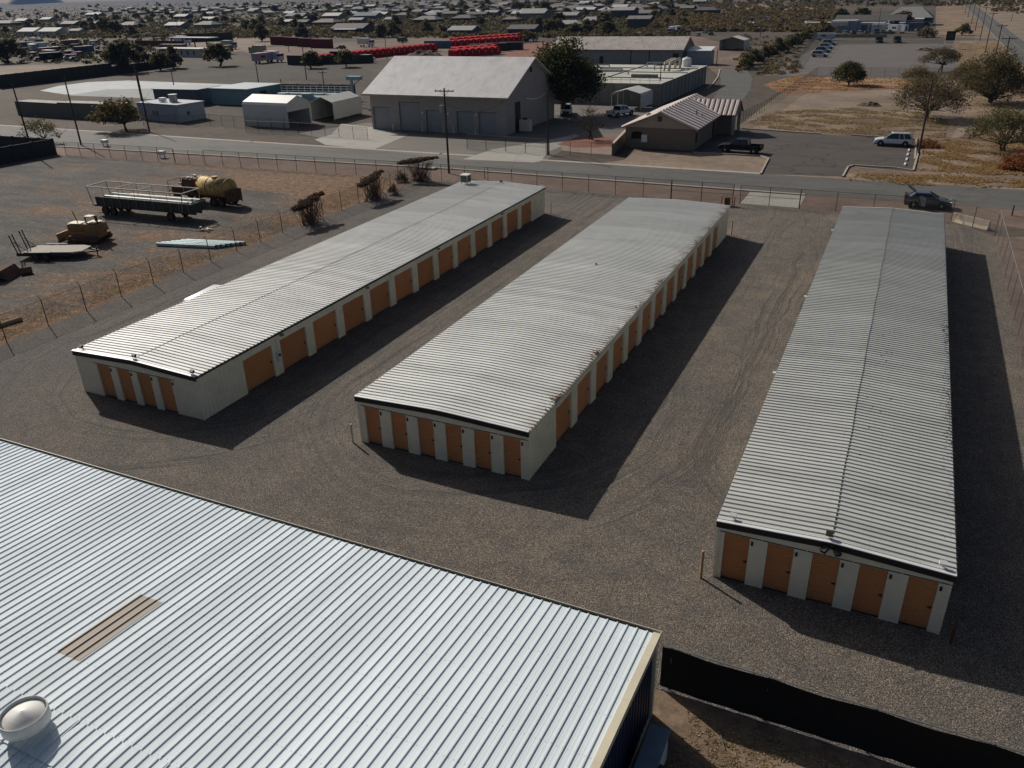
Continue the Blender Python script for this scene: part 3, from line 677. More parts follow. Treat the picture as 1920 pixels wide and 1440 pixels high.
# rake trim, eave gutter, walls
q = M()
for sgn in (0, 1):
    a, b_ = (0, -HALF) if not sgn else (-HALF, -2*HALF)
    q.add([(-0.20, a, fz(a)+0.055), (0.03, a, fz(a)+0.055), (0.03, b_, fz(b_)+0.055), (-0.20, b_, fz(b_)+0.055), (-0.20, a, fz(a)-0.02), (0.03, a, fz(a)-0.17), (0.03, b_, fz(b_)-0.17), (-0.20, b_, fz(b_)-0.02)],
          [(0, 1, 2, 3), (1, 5, 6, 2), (0, 4, 5, 1), (0, 3, 7, 4), (3, 2, 6, 7)])
q.build('rake_trim', MAT['beige'], T)
q = M(); q.box(-FW, 0.14, FZ-0.10, 0.02, 0.16, FZ+0.02); q.box(-FW, 0.0, FZ-0.11, 0.02, 0.16, FZ-0.095); q.box(0.0, 0.0, FZ-0.1, 0.02, 0.15, FZ+0.02); q.build('gutter', MAT['beige'], T)
q = M(); q.quad((-FW, 0.004, FZ-0.09), (0, 0.004, FZ-0.09), (0, 0.138, FZ-0.09), (-FW, 0.138, FZ-0.09)); q.build('gutter_lining', MAT['dark'], T)
navy = pm('navy_wall_steel', (0.018, 0.024, 0.055), 0.45, var=0.15)
q = M(); rib_wall(q, (-0.12, -2*HALF), (-0.12, -0.12), 0.0, lambda t: fz(-(2*HALF-t))-0.05, (1, 0), h=0.035)
rib_wall(q, (-0.12, -0.10), (-FW+0.1, -0.10), 0.0, FZ-0.1, (0, 1), h=0.035); rib_wall(q, (-FW+0.1, -2*HALF+0.1), (-0.12, -2*HALF+0.1), 0.0, FZ-0.1, (0, -1), h=0.035)
q.build('wall', navy, T)
q = M(); q.box(-0.17, -0.24, 0, -0.03, -0.05, FZ-0.12); q.build('corner_trim', MAT['beige'], T)
q = M(); q.box(-0.10, -2*HALF, 0.0, -0.05, -0.3, 0.14); q.build('base_trim', MAT['beige'], T)
# roof ventilator
t = thing('roof_ventilator', 'round white metal ventilator standing on the foreground roof ridge', 'vent', (-17.95, FY1-HALF-0.1, zr+0.02))
t.scale = (0.76, 0.76, 0.72)
q = M(); q.lathe([(0.5, -0.25), (0.46, 0.1), (0.44, 0.42)], n=32); q.build('stack', MAT['roof_fg'], t, smooth=True)
q = M(); q.lathe([(0.72, 0.30), (0.76, 0.30), (0.76, 0.50), (0.76, 0.78), (0.74, 0.80), (0.72, 0.78), (0.72, 0.50), (0.72, 0.30)], n=40); q.build('wind_band', pm('white_vent_paint', (0.52, 0.52, 0.50), 0.5, var=0.06), t, smooth=True)
q = M(); q.lathe([(0.0, 0.90), (0.08, 0.87), (0.64, 0.68), (0.655, 0.64), (0.0, 0.62)], n=36); q.build('cone_cap', MAT['roof_a'], t, smooth=True)
for k in range(4):
    a = k*PI/2+0.4; q = M(); q.bar((0.42*math.cos(a), 0.42*math.sin(a), 0.36), (0.71*math.cos(a), 0.71*math.sin(a), 0.62), 0.03); q.build('bracket', MAT['steel'], t)
# cabinet against the blue wall
t = thing('equipment_cabinet', 'blue grey metal cabinet standing against the blue wall beside the dry grass', 'cabinet', (-4.02, 12.3, 0))
q = M(); q.box(0.02, 0.0, 0.1, 0.58, 4.8, 1.15); q.box(0, -0.02, 1.15, 0.62, 4.85, 1.2); q.build('housing', pm('blue_grey_paint', (0.13, 0.18, 0.22), 0.5), t)
q = M()
for k in range(4): q.box(0.585, 0.2+k*1.15, 0.2, 0.60, 1.2+k*1.15, 1.05)
q.build('panel', MAT['white'], t)
q = M(); q.box(0.6, 3.4, 0.75, 0.84, 3.75, 1.0); q.build('junction_box', MAT['dark'], t)

# ------------------------------------------------------------------ chain-link fences
def chain_mat():
    mt = bpy.data.materials.new('chain_link_wire'); mt.use_nodes = True; nt = mt.node_tree
    b = nt.nodes['Principled BSDF']; b.inputs['Base Color'].default_value = (0.15, 0.145, 0.135, 1); b.inputs['Roughness'].default_value = 0.6; b.inputs['Metallic'].default_value = 0.4
    uv = nd(nt, 'ShaderNodeTexCoord'); sx = nd(nt, 'ShaderNodeSeparateXYZ'); nt.links.new(uv.outputs['UV'], sx.inputs[0])
    P = 0.075
    fs = []
    for op in ('ADD', 'SUBTRACT'):
        a = mth(nt, op, sx.outputs[0], sx.outputs[1]); a = mth(nt, 'FRACT', mth(nt, 'DIVIDE', a, P))
        a = mth(nt, 'LESS_THAN', a, 0.10); fs.append(a)
    w = mth(nt, 'MAXIMUM', fs[0], fs[1])
    tr = nd(nt, 'ShaderNodeBsdfTransparent'); mx = nd(nt, 'ShaderNodeMixShader')
    nt.links.new(w, mx.inputs[0]); nt.links.new(tr.outputs[0], mx.inputs[1]); nt.links.new(b.outputs[0], mx.inputs[2])
    nt.links.new(mx.outputs[0], nt.nodes['Material Output'].inputs['Surface'])
    return mt
MAT['chain'] = chain_mat()
def fence(name, pts, label, h=2.0, step=3.0, barb=0, rail=True, mat='chain', post_r=0.035, group='chain link fences', postmat='post', midrail=False, maxposts=100, bot=0.0):
    T = thing(name, label, 'fence', (pts[0][0], pts[0][1], 0), 0, group)
    o0 = Vector((pts[0][0], pts[0][1])); tot = 0
    net = M(); uvs = []; rl = M(); np_ = 0; pv = None; pm_ = None
    for a, b_ in zip(pts[:-1], pts[1:]):
        a = Vector(a[:2])-o0; b_ = Vector(b_[:2])-o0; L = (b_-a).length; n = max(1, round(L/step)); d = (b_-a)/L; nrm = Vector((d.y, -d.x))
        for k in range(n+(1 if b_+o0 == Vector(pts[-1][:2]) else 0)):
            p = a+d*(L*k/n)
            if np_ < maxposts:
                if pm_ is None:
                    q = M(); q.cyl((0, 0, -0.1), (0, 0, h), post_r, n=6)
                    if barb: q.bar((0, 0, h-0.02), (nrm.x*barb, nrm.y*barb, h+0.28), 0.03)
                    po = q.build('post', MAT[postmat], T); pm_ = po.data
                else: po = bpy.data.objects.new('post', pm_); COL.objects.link(po); po.parent = T
                po.location = (p.x, p.y, 0); po.rotation_euler = (rnd.gauss(0, 0.012), rnd.gauss(0, 0.012), 0); np_ += 1
            if k < n:
                e = a+d*(L*(k+1)/n); sg = rnd.uniform(-0.04, 0.03)
                net.quad((p.x, p.y, 0.03+bot), (e.x, e.y, 0.03+bot), (e.x, e.y, h-0.02), (p.x, p.y, h-0.02))
                uvs += [(tot, 0), (tot+L/n, 0), (tot+L/n, h), (tot, h)]; tot += L/n
                if rail: rl.cyl((p.x, p.y, h), (e.x, e.y, h), 0.022, n=5)
                else: rl.cyl((p.x, p.y, h-0.01), (e.x, e.y, h-0.01+sg*0.3), 0.01, n=4)
                if midrail: rl.cyl((p.x, p.y, h*0.5), (e.x, e.y, h*0.5), 0.02, n=5)
                if barb:
                    for u in (0.4, 0.95): 
                        z = h+0.28*u; rl.cyl((p.x+nrm.x*barb*u, p.y+nrm.y*barb*u, z), (e.x+nrm.x*barb*u, e.y+nrm.y*barb*u, z), 0.007, n=3)
    no = net.build('mesh_panel', MAT[mat], T, fix=False)
    ul = no.data.uv_layers.new(name='UVMap')
    for i, uvc in enumerate(uvs): ul.data[i].uv = uvc
    rl.build('rail', MAT[postmat], T)
    return T
fence('chain_link_fence', [(-53.9, 86.6), (-53.9, 12)], 'leaning chain link fence between the leftmost storage block and the equipment yard', h=2.0, step=3.2, barb=0.22, rail=False)
fence('chain_link_fence', [(-53.9, 86.65), (-22.0, 86.5)], 'chain link fence along the street behind the left and middle storage blocks', h=2.05, step=3.3)
fence('chain_link_fence', [(-8.7, 86.6), (5.2, 86.6), (8.65, 82.2)], 'chain link fence between the right storage block and the parked hatchback', h=2.0, step=3.3)
fence('chain_link_fence', [(8.65, 82.2), (8.65, 19.9)], 'chain link fence running along the right edge of the gravel lot', h=2.35, step=3.1, postmat='steel', post_r=0.03)
fence('chain_link_fence', [(-53.95, 86.8), (-88.0, 85.6)], 'chain link fence between the street and the dry grass of the equipment yard', h=2.0, step=3.0)
fence('chain_link_fence', [(-93.6, 85.4), (-115.0, 84.6)], 'farthest left chain link fence, beyond the yard gate near the leaning poles', h=2.0, step=3.0)
fence('sliding_gate', [(-22.0, 86.2), (-15.4, 86.2)], 'braced sliding chain link gate beside the concrete entrance slab', h=2.15, step=3.3, midrail=True, post_r=0.05, group='chain link gates')
fence('sliding_gate', [(-14.7, 86.6), (-8.75, 86.6)], 'wide chain link gate closing off the pale concrete entrance slab', h=2.0, step=3.0, midrail=True, group='chain link gates')
fence('yard_gate', [(-93.4, 85.3), (-88.2, 85.55)], 'open framed chain link gate of the equipment yard', h=1.9, step=2.6, midrail=True, group='chain link gates')
fence('chain_link_fence', [G(462, 248)[:2], G(560, 252)[:2], G(690, 262)[:2]], 'chain link fence in front of the white carport by the street', h=1.9, step=3.0)
fence('chain_link_fence', [G(560, 247)[:2], G(395, 235)[:2], G(270, 237)[:2]], 'chain link fence in front of the white flat roofed building', h=1.9, step=3.0)
fence('chain_link_fence', [G(876, 279)[:2], G(1024, 290)[:2]], 'chain link gate fence across the works driveway in front of the big garage', h=2.1, step=3.4, midrail=True, post_r=0.05)
fence('chain_link_fence', [G(1030, 290)[:2], G(1148, 292)[:2]], 'low chain link fence around the red gravel garden bed', h=1.8, step=2.8)
fence('chain_link_fence', [(-25.2, 136.0), (-23.6, 160), (-22.8, 190), (-22.2, 221)], 'close posted chain link fence running back from the tiled house', h=1.9, step=1.9)
fence('chain_link_fence', [(-22.2, 221), (8.0, 222)], 'chain link fence between the bare plot and the far gravel lot', h=1.9, step=3.1)
fence('chain_link_fence', [(-30.0, 236), (-38.0, 352)], 'overgrown chain link fence along the left side of the far gravel lot', h=1.9, step=4)
fence('chain_link_fence', [(-34, 351), (16, 351)], 'chain link fence between the far gravel lot and the cross road', h=1.9, step=5)
# black privacy fence at the bottom right
MAT['scrim'] = pm('black_privacy_fabric', (0.006, 0.006, 0.0065), 0.9, var=0.3)
t = thing('privacy_fence', 'black fabric privacy fence between the gravel lot and the dry grass yard', 'fence', (-4.4, 19.7, 0), 0, 'chain link fences')
q = M(); vs = []; n = 90; L = 40.0
for i in range(n+1):
    x = L*i/n; zt_ = 1.82+0.03*math.sin(x*2.1)-0.06*abs(math.sin(x*PI/3.0))**4+rnd.uniform(-.015, .015)
    for z, o_ in ((0.08+rnd.uniform(-.03, .04), 0), (0.6, 0.03*math.sin(x*3)), (1.3, 0.04*math.sin(x*2.2+1)), (zt_, 0)): vs.append((x, o_, z))
q.add(vs, [(4*i+j, 4*i+4+j, 4*i+5+j, 4*i+1+j) for i in range(n) for j in range(3)]); q.build('fabric', MAT['scrim'], t, fix=False)
q = M(); q.cyl((0, 0.03, 1.86), (L, 0.03, 1.86), 0.02, n=6); q.build('top_rail', MAT['steel'], t)
q = M(); zz = 0.04
for i in range(80):
    a = L*i/80; b_ = L*(i+1)/80; q.cyl((a, -0.05+0.03*math.sin(a*3), 0.05+0.03*math.sin(a*1.9)), (b_, -0.05+0.03*math.sin(b_*3), 0.05+0.03*math.sin(b_*1.9)), 0.012, n=4, cap=False)
q.build('tension_wire', MAT['white'], t)
for k in range(14): q = M(); q.cyl((k*3.05+0.3, 0.06, -0.1), (k*3.05+0.3, 0.06, 1.88), 0.035, n=7); q.build('post', MAT['post'], t)
q = M(); q.cyl((1.7, -0.04, 0.12), (2.5, -1.6, 0.05), 0.015, n=4); q.build('brace', MAT['post'], t)

# concrete barrier by the far right corner
t = M(); prof = [(-0.3, 0), (-0.3, 0.08), (-0.14, 0.33), (-0.08, 0.85), (0.08, 0.85), (0.14, 0.33), (0.3, 0.08), (0.3, 0)]
t.prism(prof, 'y', 0, 3.35); t.box(-0.12, -0.35, 0, 0.12, -0.001, 0.87)
o = t.build('concrete_barrier', pm('pale_barrier_concrete', (0.50, 0.42, 0.32), 0.85, var=0.12)); o.location = (5.6, 86.15, 0); o.rotation_euler = (0, 0, -math.atan2(8.2-5.5, 84.1-86.2)+PI-0.0)
o.rotation_euler = (0, 0, math.atan2(84.1-86.2, 8.2-5.5)-PI/2)
tag(o, 'pale concrete traffic barrier just inside the far right fence corner', 'barrier')
# gate hardware
t = thing('gate_operator', 'rusty gate post box with pale bollards beside the sliding gate', 'gate motor', (-15.8, 85.6, 0))
q = M(); q.box(-0.25, -0.25, 0, 0.25, 0.25, 0.9); q.build('housing', MAT['rust'], t)
for x in (-0.6, 0.75): q = M(); q.cyl((x, -0.2, 0), (x, -0.2, 1.1), 0.08, n=10); q.build('guard_post', MAT['orangepost'], t)
# ------------------------------------------------------------------ utility poles
def upole(x, y, h, label, arm=True, trans=False, lamp=False, arm_rz=0.0, group='wooden utility poles', lean=(0, 0), r=0.15, two=False):
    t = thing('utility_pole', label, 'utility pole', (x, y, 0), 0, group)
    q = M(); q.cyl((0, 0, -0.3), (lean[0], lean[1], h), r, r*0.62, n=9); q.build('pole', MAT['wood'], t)
    c, s_ = math.cos(arm_rz), math.sin(arm_rz)
    if arm:
        for k, z in enumerate((h-0.35,) if not two else (h-0.35, h-1.4)):
            L = 1.25
            q = M(); q.bar((lean[0]-c*L, lean[1]-s_*L, z), (lean[0]+c*L, lean[1]+s_*L, z), 0.11, 0.12)
            q.bar((lean[0]-c*0.6, lean[1]-s_*0.6, z), (lean[0], lean[1], z-0.6), 0.03); q.bar((lean[0]+c*0.6, lean[1]+s_*0.6, z), (lean[0], lean[1], z-0.6), 0.03)
            q.build('crossarm', MAT['wood'], t)
            for u in (-1.15, -0.55, 0.55, 1.15):
                q = M(); q.lathe([(0.05, 0), (0.065, 0.05), (0.04, 0.1), (0.055, 0.14), (0.0, 0.18)], c=(lean[0]+c*u, lean[1]+s_*u, z+0.06), n=8); q.build('insulator', MAT['steel'], t)
    if trans:
        q = M(); q.cyl((lean[0]-0.45, lean[1]-0.1, h-2.9), (lean[0]-0.45, lean[1]-0.1, h-2.0), 0.24, n=14); q.cyl((lean[0]-0.45, lean[1]-0.1, h-2.0), (lean[0]-0.45, lean[1]-0.1, h-1.8), 0.05, n=6); q.build('transformer', MAT['steel'], t)
    if lamp:
        q = M(); q.bar((lean[0], lean[1], h-2.2), (lean[0]-0.7, lean[1], h-2.1), 0.05); q.obox((lean[0]-0.95, lean[1], h-2.1), (0.55, 0.25, 0.14)); q.build('street_lamp', MAT['steel'], t)
    return t
upole(-52.15, 91.05, 10.3, 'dark utility pole with crossarm and transformer in front of the big garage', trans=True, arm_rz=0.12)
upole(-44.95, 106.5, 8.6, 'bare service pole at the corner of the works driveway', arm=False)
upole(-120.9, 83.4, 10.2, 'leftmost leaning utility pole beside the dark screened corner', arm=False, two=False, lean=(-.3, 0))
upole(-121.0, 92.1, 10.2, 'utility pole between the street and the yard corner, second from the left', arm=False)
upole(-120.8, 106.0, 10.0, 'utility pole casting a long shadow across the street by the white building', arm=False)
upole(-136.5, 119.5, 9.5, 'utility pole with lamps behind the street, just left of the white building', arm=False, lamp=True)
upole(1.85, 120.9, 9.3, 'pole with lamp bracket at the corner of the car park', lamp=True, arm=False)
upole(13.8, 179.5, 11.0, 'tall utility pole with crossarm rising through the large right hand tree', arm_rz=0.0)
for k, (x, y, h) in enumerate([(16.0, 236, 10.5), (17.2, 296, 11), (18.0, 352, 11), (18.6, 412, 11), (19.2, 474, 11), (19.6, 540, 11), (20, 610, 11), (20.4, 690, 11)]):
    upole(x, y, h, 'utility pole in the line receding along the main road', arm_rz=0.0, group='utility poles receding along the main road')
for k, (x, y, h) in enumerate([(36, 250, 9), (36.5, 320, 9), (37, 400, 9), (37.5, 500, 9)]):
    upole(x, y, h, 'thin pole on the far side of the main road', arm=False, group='thin poles beyond the main road', r=0.1)
for px, py, tp, lb in [(607, 158, 133, 'small pole with crossarm behind the blue machinery'), (725, 110, 70, 'pole standing in front of the long red row'), (757, 100, 62, 'pole beside the end of the long red row'),
                       (575, 150, 78, 'tall pole by the dark bins left of the red row'), (488, 175, 120, 'pole behind the blue flat building, left'), (530, 178, 148, 'short pole behind the blue flat building, right'),
                       (542, 98, 62, 'pole in front of the dark red containers'), (585, 96, 62, 'pole at the right end of the dark red containers'), (1190, 68, 32, 'tall pale pole beyond the long tile roofed building'),
                       (1343, 125, 90, 'lamp post beside the small grey shed'), (1425, 70, 20, 'pole among the brown scrub beyond the dark carport'), (893, 70, 48, 'pole beside the house with the pale porch roof'),
                       (337, 72, 40, 'pole in the pale field on the left, nearer'), (352, 66, 38, 'pole in the pale field on the left, farther'), (1645, 62, 15, 'pole in front of the blue workshop'), (275, 108, 84, 'thin pole left of the raised white cabin'), (327, 165, 130, 'pole behind the pale basin'),
                       ]:
    p = G(px, py)
   
    # height from the pixel rows
    pass
    lo_, hi_ = 0.5, 20
    for _ in range(24):
        mid_ = (lo_+hi_)/2; v = Vector((p.x, p.y, mid_-CH)); yy = 720-CF*v.dot(_u)/v.dot(_f)
        if yy > tp: lo_ = mid_
        else: hi_ = mid_
    upole(p.x, p.y, min(lo_, 14), lb, arm=lb.startswith('small') or lb.startswith('pole with'), group='distant poles', r=0.14)
p = G(1232, 192)
t = upole(p.x+0.3, p.y+0.5, 7.2, 'dark pole between the grey tank and the open carport', arm=True, arm_rz=0.9, group='distant poles', r=0.13)

def cable(label, a, b_, sag, r=0.02):
    q = M(); a = Vector(a); b_ = Vector(b_); n = 14; pts = [a.lerp(b_, i/n)-Vector((0, 0, sag*4*(i/n)*(1-i/n))) for i in range(n+1)]
    for p0, p1 in zip(pts[:-1], pts[1:]): q.cyl(p0, p1, r, n=4, cap=False)
    return tag(q.build('overhead_cable', MAT['black']), label, 'cable', 'overhead cables')
cable('service cable sagging from the transformer pole to the right end of the grey garage', (-52.3, 91.1, 8.6), (-58.0, 119.4, 5.2), 1.2)
cable('service cable from the bare pole towards the grey garage side wall', (-44.95, 106.5, 8.3), (-57.5, 125, 5.6), 0.8)
# ------------------------------------------------------------------ big grey garage (warehouse)
gw = pm('grey_stucco_wall', (0.33, 0.30, 0.275), 0.9, var=0.08, dirt=(0.22, 0.19, 0.17), damt=0.3)
gd = pm('grey_door_panel', (0.26, 0.265, 0.265), 0.6, var=0.05)
rf = pm('blotchy_white_shingle', (0.55, 0.53, 0.51), 0.7, var=0.10, scale=0.5, dirt=(0.36, 0.34, 0.32), dscale=0.8, damt=0.6, stretch=(1, 0.5, 1))
X0, X1, Y0, Y1 = -82.9, -57.6, 119.5, 139.5
t = thing('garage_building', 'large grey garage with broad white gable roof and five roll up doors', 'garage', (X0, Y0, 0))
W, D = X1-X0, Y1-Y0; E_, RZ = 5.95, 10.9
doors = [(0.5, 3.3, 3.6), (5.7, 4.0, 4.55), (10.85, 2.7, 3.4), (16.6, 2.95, 3.4), (20.6, 3.0, 3.4)]
q = M(); xs = [0]
for a, w_, h_ in doors: xs += [a, a+w_]
xs.append(W)
for a, b_ in zip(xs[0::2], xs[1::2]): q.box(a, 0, 0, b_, 0.25, 3.35)
q.box(0, 0, 3.4+1.2, W, 0.25, E_)
hs = [d[2] for d in doors]
for (a, w_, h_) in doors: q.box(a, 0, h_, a+w_, 0.25, 4.6)
for a, b_ in zip(xs[0::2], xs[1::2]): q.box(a, 0, 3.35, b_, 0.25, 4.6)
q.prism([(0.25, 0), (D, 0), (D, E_), (D/2, RZ-0.15), (0.25, E_)], 'x', W-0.25, W); q.prism([(0.25, 0), (D, 0), (D, E_), (D/2, RZ-0.15), (0.25, E_)], 'x', 0, 0.25); q.box(0.25, D-0.25, 0, W-0.25, D, E_)
q.build('wall', gw, t)
for a, w_, h_ in doors:
    q = M(); q.box(a, 0.18, 0, a+w_, 0.22, h_)
    for k in range(int(h_/0.45)): q.box(a+0.03, 0.165, k*0.45+0.03, a+w_-0.03, 0.179, k*0.45+0.42)
    q.build('roll_up_door', gd, t)
    q = M(); q.box(a-0.1, -0.03, h_, a+w_+0.1, -0.002, h_+0.08); q.box(a-0.1, -0.03, 0, a-0.001, -0.002, h_); q.build('door_frame', pm('dark_grey_trim', (0.10, 0.095, 0.09), 0.7), t)
q = M()
for sgn in (0, 1):
    y_a, y_b = (-1.0, D/2) if not sgn else (D+1.0, D/2); za = E_-0.45+0.0
    q.add([(-0.9, y_a, za+.3), (W+0.9, y_a, za+.3), (W+0.9, y_b, RZ), (-0.9, y_b, RZ), (-0.9, y_a, za+.1), (W+0.9, y_a, za+.1), (W+0.9, y_b, RZ-0.2), (-0.9, y_b, RZ-0.2)],
          [(0, 1, 2, 3), (4, 7, 6, 5), (0, 4, 5, 1), (1, 5, 6, 2), (0, 3, 7, 4)])
q.build('roof', rf, t)
q = M(); q.box(-0.95, -1.06, E_-0.38, W+0.95, -1.005, E_-0.12); q.build('fascia', MAT['kerb'], t)
q = M()
for x in (4.5, 10.2, 14.2, 20.1, 16.1): q = M(); q.cyl((x, -0.6, 0), (x, -0.6, 1.1), 0.1, n=8); q.build('door_bollard', MAT['beige'], t)
for x in (10.2, 15.0, 20.1): q = M(); q.obox((x, -0.12, 3.0), (0.3, 0.24, 0.25)); q.build('wall_light', MAT['white'], t)
q = M(); q.box(W+0.001, 3.5, 0, W+0.05, 5.5, 4.6); q.build('side_door', MAT['dark'], t)
q = M(); q.box(W-0.12, D/2-0.5, 8.6, W+0.03, D/2+0.5, 9.4); q.build('gable_vent', MAT['dark'], t)
t = thing('air_conditioner', 'pale air conditioning unit on the ground beside the garage side wall', 'air conditioner', (-56.3, 124.2, 0))
q = M(); q.box(-0.9, -0.6, 0.1, 0.9, 0.6, 1.9); q.build('housing', MAT['beige'], t); q = M(); q.cyl((-0.1, 0, 1.9), (-0.1, 0, 2.15), 0.4, n=14); q.build('fan', MAT['dark'], t)

# ------------------------------------------------------------------ tan tiled house
hw = pm('tan_block_wall', (0.20, 0.15, 0.11), 0.9, var=0.1); hg = pm('pale_tan_siding', (0.42, 0.34, 0.27), 0.85, var=0.08)
tile = pm('cream_roof_tile', (0.66, 0.56, 0.50), 0.75, var=0.12, scale=3, dirt=(0.33, 0.24, 0.19), dscale=1.5, damt=0.5)
tileg = pm('rust_brown_tile_course', (0.27, 0.18, 0.14), 0.8, var=0.2, scale=3)
t = thing('tiled_house', 'tan office house with cream tiled gable roof beside the car park', 'house', (-36.5, 115.1, 0))
W, D = 9.9, 20.5; EZ, RZ = 3.0, 5.05
q = M(); q.box(0, 0, 0, W, D, EZ-0.1); q.build('wall', hw, t)
q = M(); q.prism([(-0.02, EZ-0.12), (W+0.02, EZ-0.12), (W/2, RZ-0.12)], 'y', -0.03, 0.2); q.build('gable', hg, t)
q = M(); q.prism([(0, EZ-0.1), (W, EZ-0.1), (W/2, RZ-0.14)], 'y', D-0.2, D-0.02); q.build('gable', hg, t)
def tile_slope(mm, p0, p1, p2, p3, pitch=0.72, h=0.10, th=0.1):
    """p0-p1 eave, p3-p2 ridge; battened courses running from eave to ridge"""
    p0, p1, p2, p3 = map(Vector, (p0, p1, p2, p3)); n = max(2, int((p1-p0).length/pitch)); nn = (p1-p0).cross(p3-p0).normalized()
    if nn.z < 0: nn = -nn
    mm.mat(1); mm.add([p0, p1, p2, p3, p0-nn*th, p1-nn*th, p2-nn*th, p3-nn*th], [(0, 1, 2, 3), (7, 6, 5, 4), (0, 4, 5, 1), (1, 5, 6, 2), (3, 7, 4, 0)])
    mm.mat(0)
    for k in range(n):
        a = (k+0.08)/n; b_ = (k+0.80)/n
        e0 = p0.lerp(p1, a); e1 = p0.lerp(p1, b_); r1 = p3.lerp(p2, b_); r0 = p3.lerp(p2, a)
        m0 = (e0+e1)/2+nn*h; m1 = (r0+r1)/2+nn*h
        mm.add([e0, e1, r1, r0, e0+(e1-e0)*.2+nn*h, e1-(e1-e0)*.2+nn*h, r1-(r1-r0)*.2+nn*h, r0+(r1-r0)*.2+nn*h], [(0, 1, 5, 4), (1, 2, 6, 5), (3, 0, 4, 7), (4, 5, 6, 7)])
q = M(); ov = 0.55; z0 = EZ-0.1; ext = 0.6
tile_slope(q, (W+ov, -ext, z0-0.05), (W+ov, D+ext, z0-0.05), (W/2, D+ext, RZ), (W/2, -ext, RZ), 1.45, 0.16); tile_slope(q, (-ov, D+ext, z0-0.05), (-ov, -ext, z0-0.05), (W/2, -ext, RZ), (W/2, D+ext, RZ), 1.45, 0.16)
q.build('roof', [tile, tileg], t)
q = M(); q.box(W/2-0.13, -ext, RZ-0.02, W/2+0.13, D+ext, RZ+0.09); q.build('ridge_tiles', tile, t)
q = M(); y0, y1 = 14.2, 19.2; ym = (y0+y1)/2; xe = W+3.0; zr_ = 4.85
tile_slope(q, (W/2+0.6, y0-0.3, 2.95), (xe, y0-0.3, 2.95), (xe, ym, zr_), (W/2+0.4, ym, zr_)); tile_slope(q, (xe, y1+0.3, 2.95), (W/2+0.6, y1+0.3, 2.95), (W/2+0.4, ym, zr_), (xe, ym, zr_))
q.build('porch_roof', [tile, tileg], t)
q = M(); q.prism([(y0, 2.95), (y1, 2.95), (ym, zr_-0.15)], 'x', xe-0.4, xe-0.2); q.build('porch_gable', hw, t)
q = M(); q.box(W+0.035, y0+0.7, 0, W+2.0, y1-0.4, 2.9); q.build('entrance_wall', hw, t); q = M(); q.box(W+2.003, y0+1.6, 0, W+2.03, y1-1.3, 2.3); q.build('entrance_door', MAT['glass'], t)
for yy in (y0+0.3, y1-0.3): q = M(); q.box(xe-0.7, yy-0.2, 0, xe-0.3, yy+0.2, 2.95); q.build('porch_column', hg, t)
q = M(); q.box(W/2-0.35, -0.07, 3.75, W/2+0.3, -0.035, 4.45); q.build('gable_vent', MAT['rust'], t)
q = M(); q.box(0.9, -0.03, 1.3, 2.4, -0.004, 2.3); q.build('window', MAT['glass'], t)
q = M(); q.box(2.45, -0.25, 0.9, 3.25, -0.004, 1.9); q.build('utility_box', MAT['white'], t)
q = M(); q.box(W+0.003, 1.0, 0.9, W+0.03, 1.7, 2.2); q.build('window', MAT['glass'], t)
q = M(); q.box(W+0.003, 11.6, 0, W+0.03, 13.0, 2.2); q.build('door', MAT['dark'], t)
q = M(); q.box(W+0.003, 15.6, 0, W+0.03, 17.6, 2.3); q.build('door', MAT['glass'], t)
q = M(); q.cyl((3.0, 0.9, 4.0), (3.0, 0.9, 4.55), 0.28, n=12); q.lathe([(0.45, 4.55), (0.3, 4.72), (0, 4.8)], c=(3.0, 0.9, 0), n=12); q.build('roof_vent', MAT['kerb'], t)
for yy, xx in ((7.5, 8.3), (8.8, 8.0), (7.9, 9.0)): q = M(); z_ = RZ-(xx-W/2)*0.38; q.cyl((xx, yy, z_-0.1), (xx, yy, z_+0.35), 0.08, n=7); q.build('vent_pipe', MAT['dark'], t)
# garden wall by the house
q = M(); q.box(-0.12, 0, 0, 0.12, 11.5, 1.55); q.mat(1).box(-0.2, -0.05, 1.55, 0.2, 11.6, 1.66)
o = q.build('garden_wall', [hw, hg]); o.location = (-36.2, 108.6, 0); o.rotation_euler = (0, 0, R(9)); tag(o, 'tan block wall with pale cap beside the red gravel bed', 'wall')

# ------------------------------------------------------------------ concrete water tank with roof pipework
cw = pm('stained_tank_concrete', (0.24, 0.235, 0.205), 0.9, var=0.15, scale=0.5, dirt=(0.10, 0.10, 0.09), dscale=0.7, damt=0.6, stretch=(1, 1, 0.3))
ct = pm('pale_tank_roof', (0.44, 0.43, 0.37), 0.9, var=0.10, scale=0.35, dirt=(0.26, 0.25, 0.21), dscale=0.3, damt=0.5)
t = thing('water_tank', 'wide flat grey concrete tank with pipes across its pale roof', 'tank', (-72.5, 159.6, 0))
W, D = 28.4, 38.8
q = M(); q.box(0, 0, 0, W, D, 3.85)
for k in range(13): q.box(W, 1.5+k*3, 0, W+0.12, 1.75+k*3, 3.8)
for k in range(9): q.box(1+k*3, -0.12, 0, 1.25+k*3, 0, 3.8)
q.build('wall', cw, t)
q = M(); q.box(-0.15, -0.15, 3.85, W+0.15, D+0.15, 3.95); q.build('top_slab', ct, t)
for y in (9.5, 21, 30): q = M(); q.box(0.1, y, 3.95, W, y+0.35, 4.1); q.build('joint_beam', MAT['dark'] if y != 21 else cw, t)
q = M(); q.box(W/2, 0.2, 3.95, W/2+0.3, D, 4.08); q.build('joint_beam', cw, t)
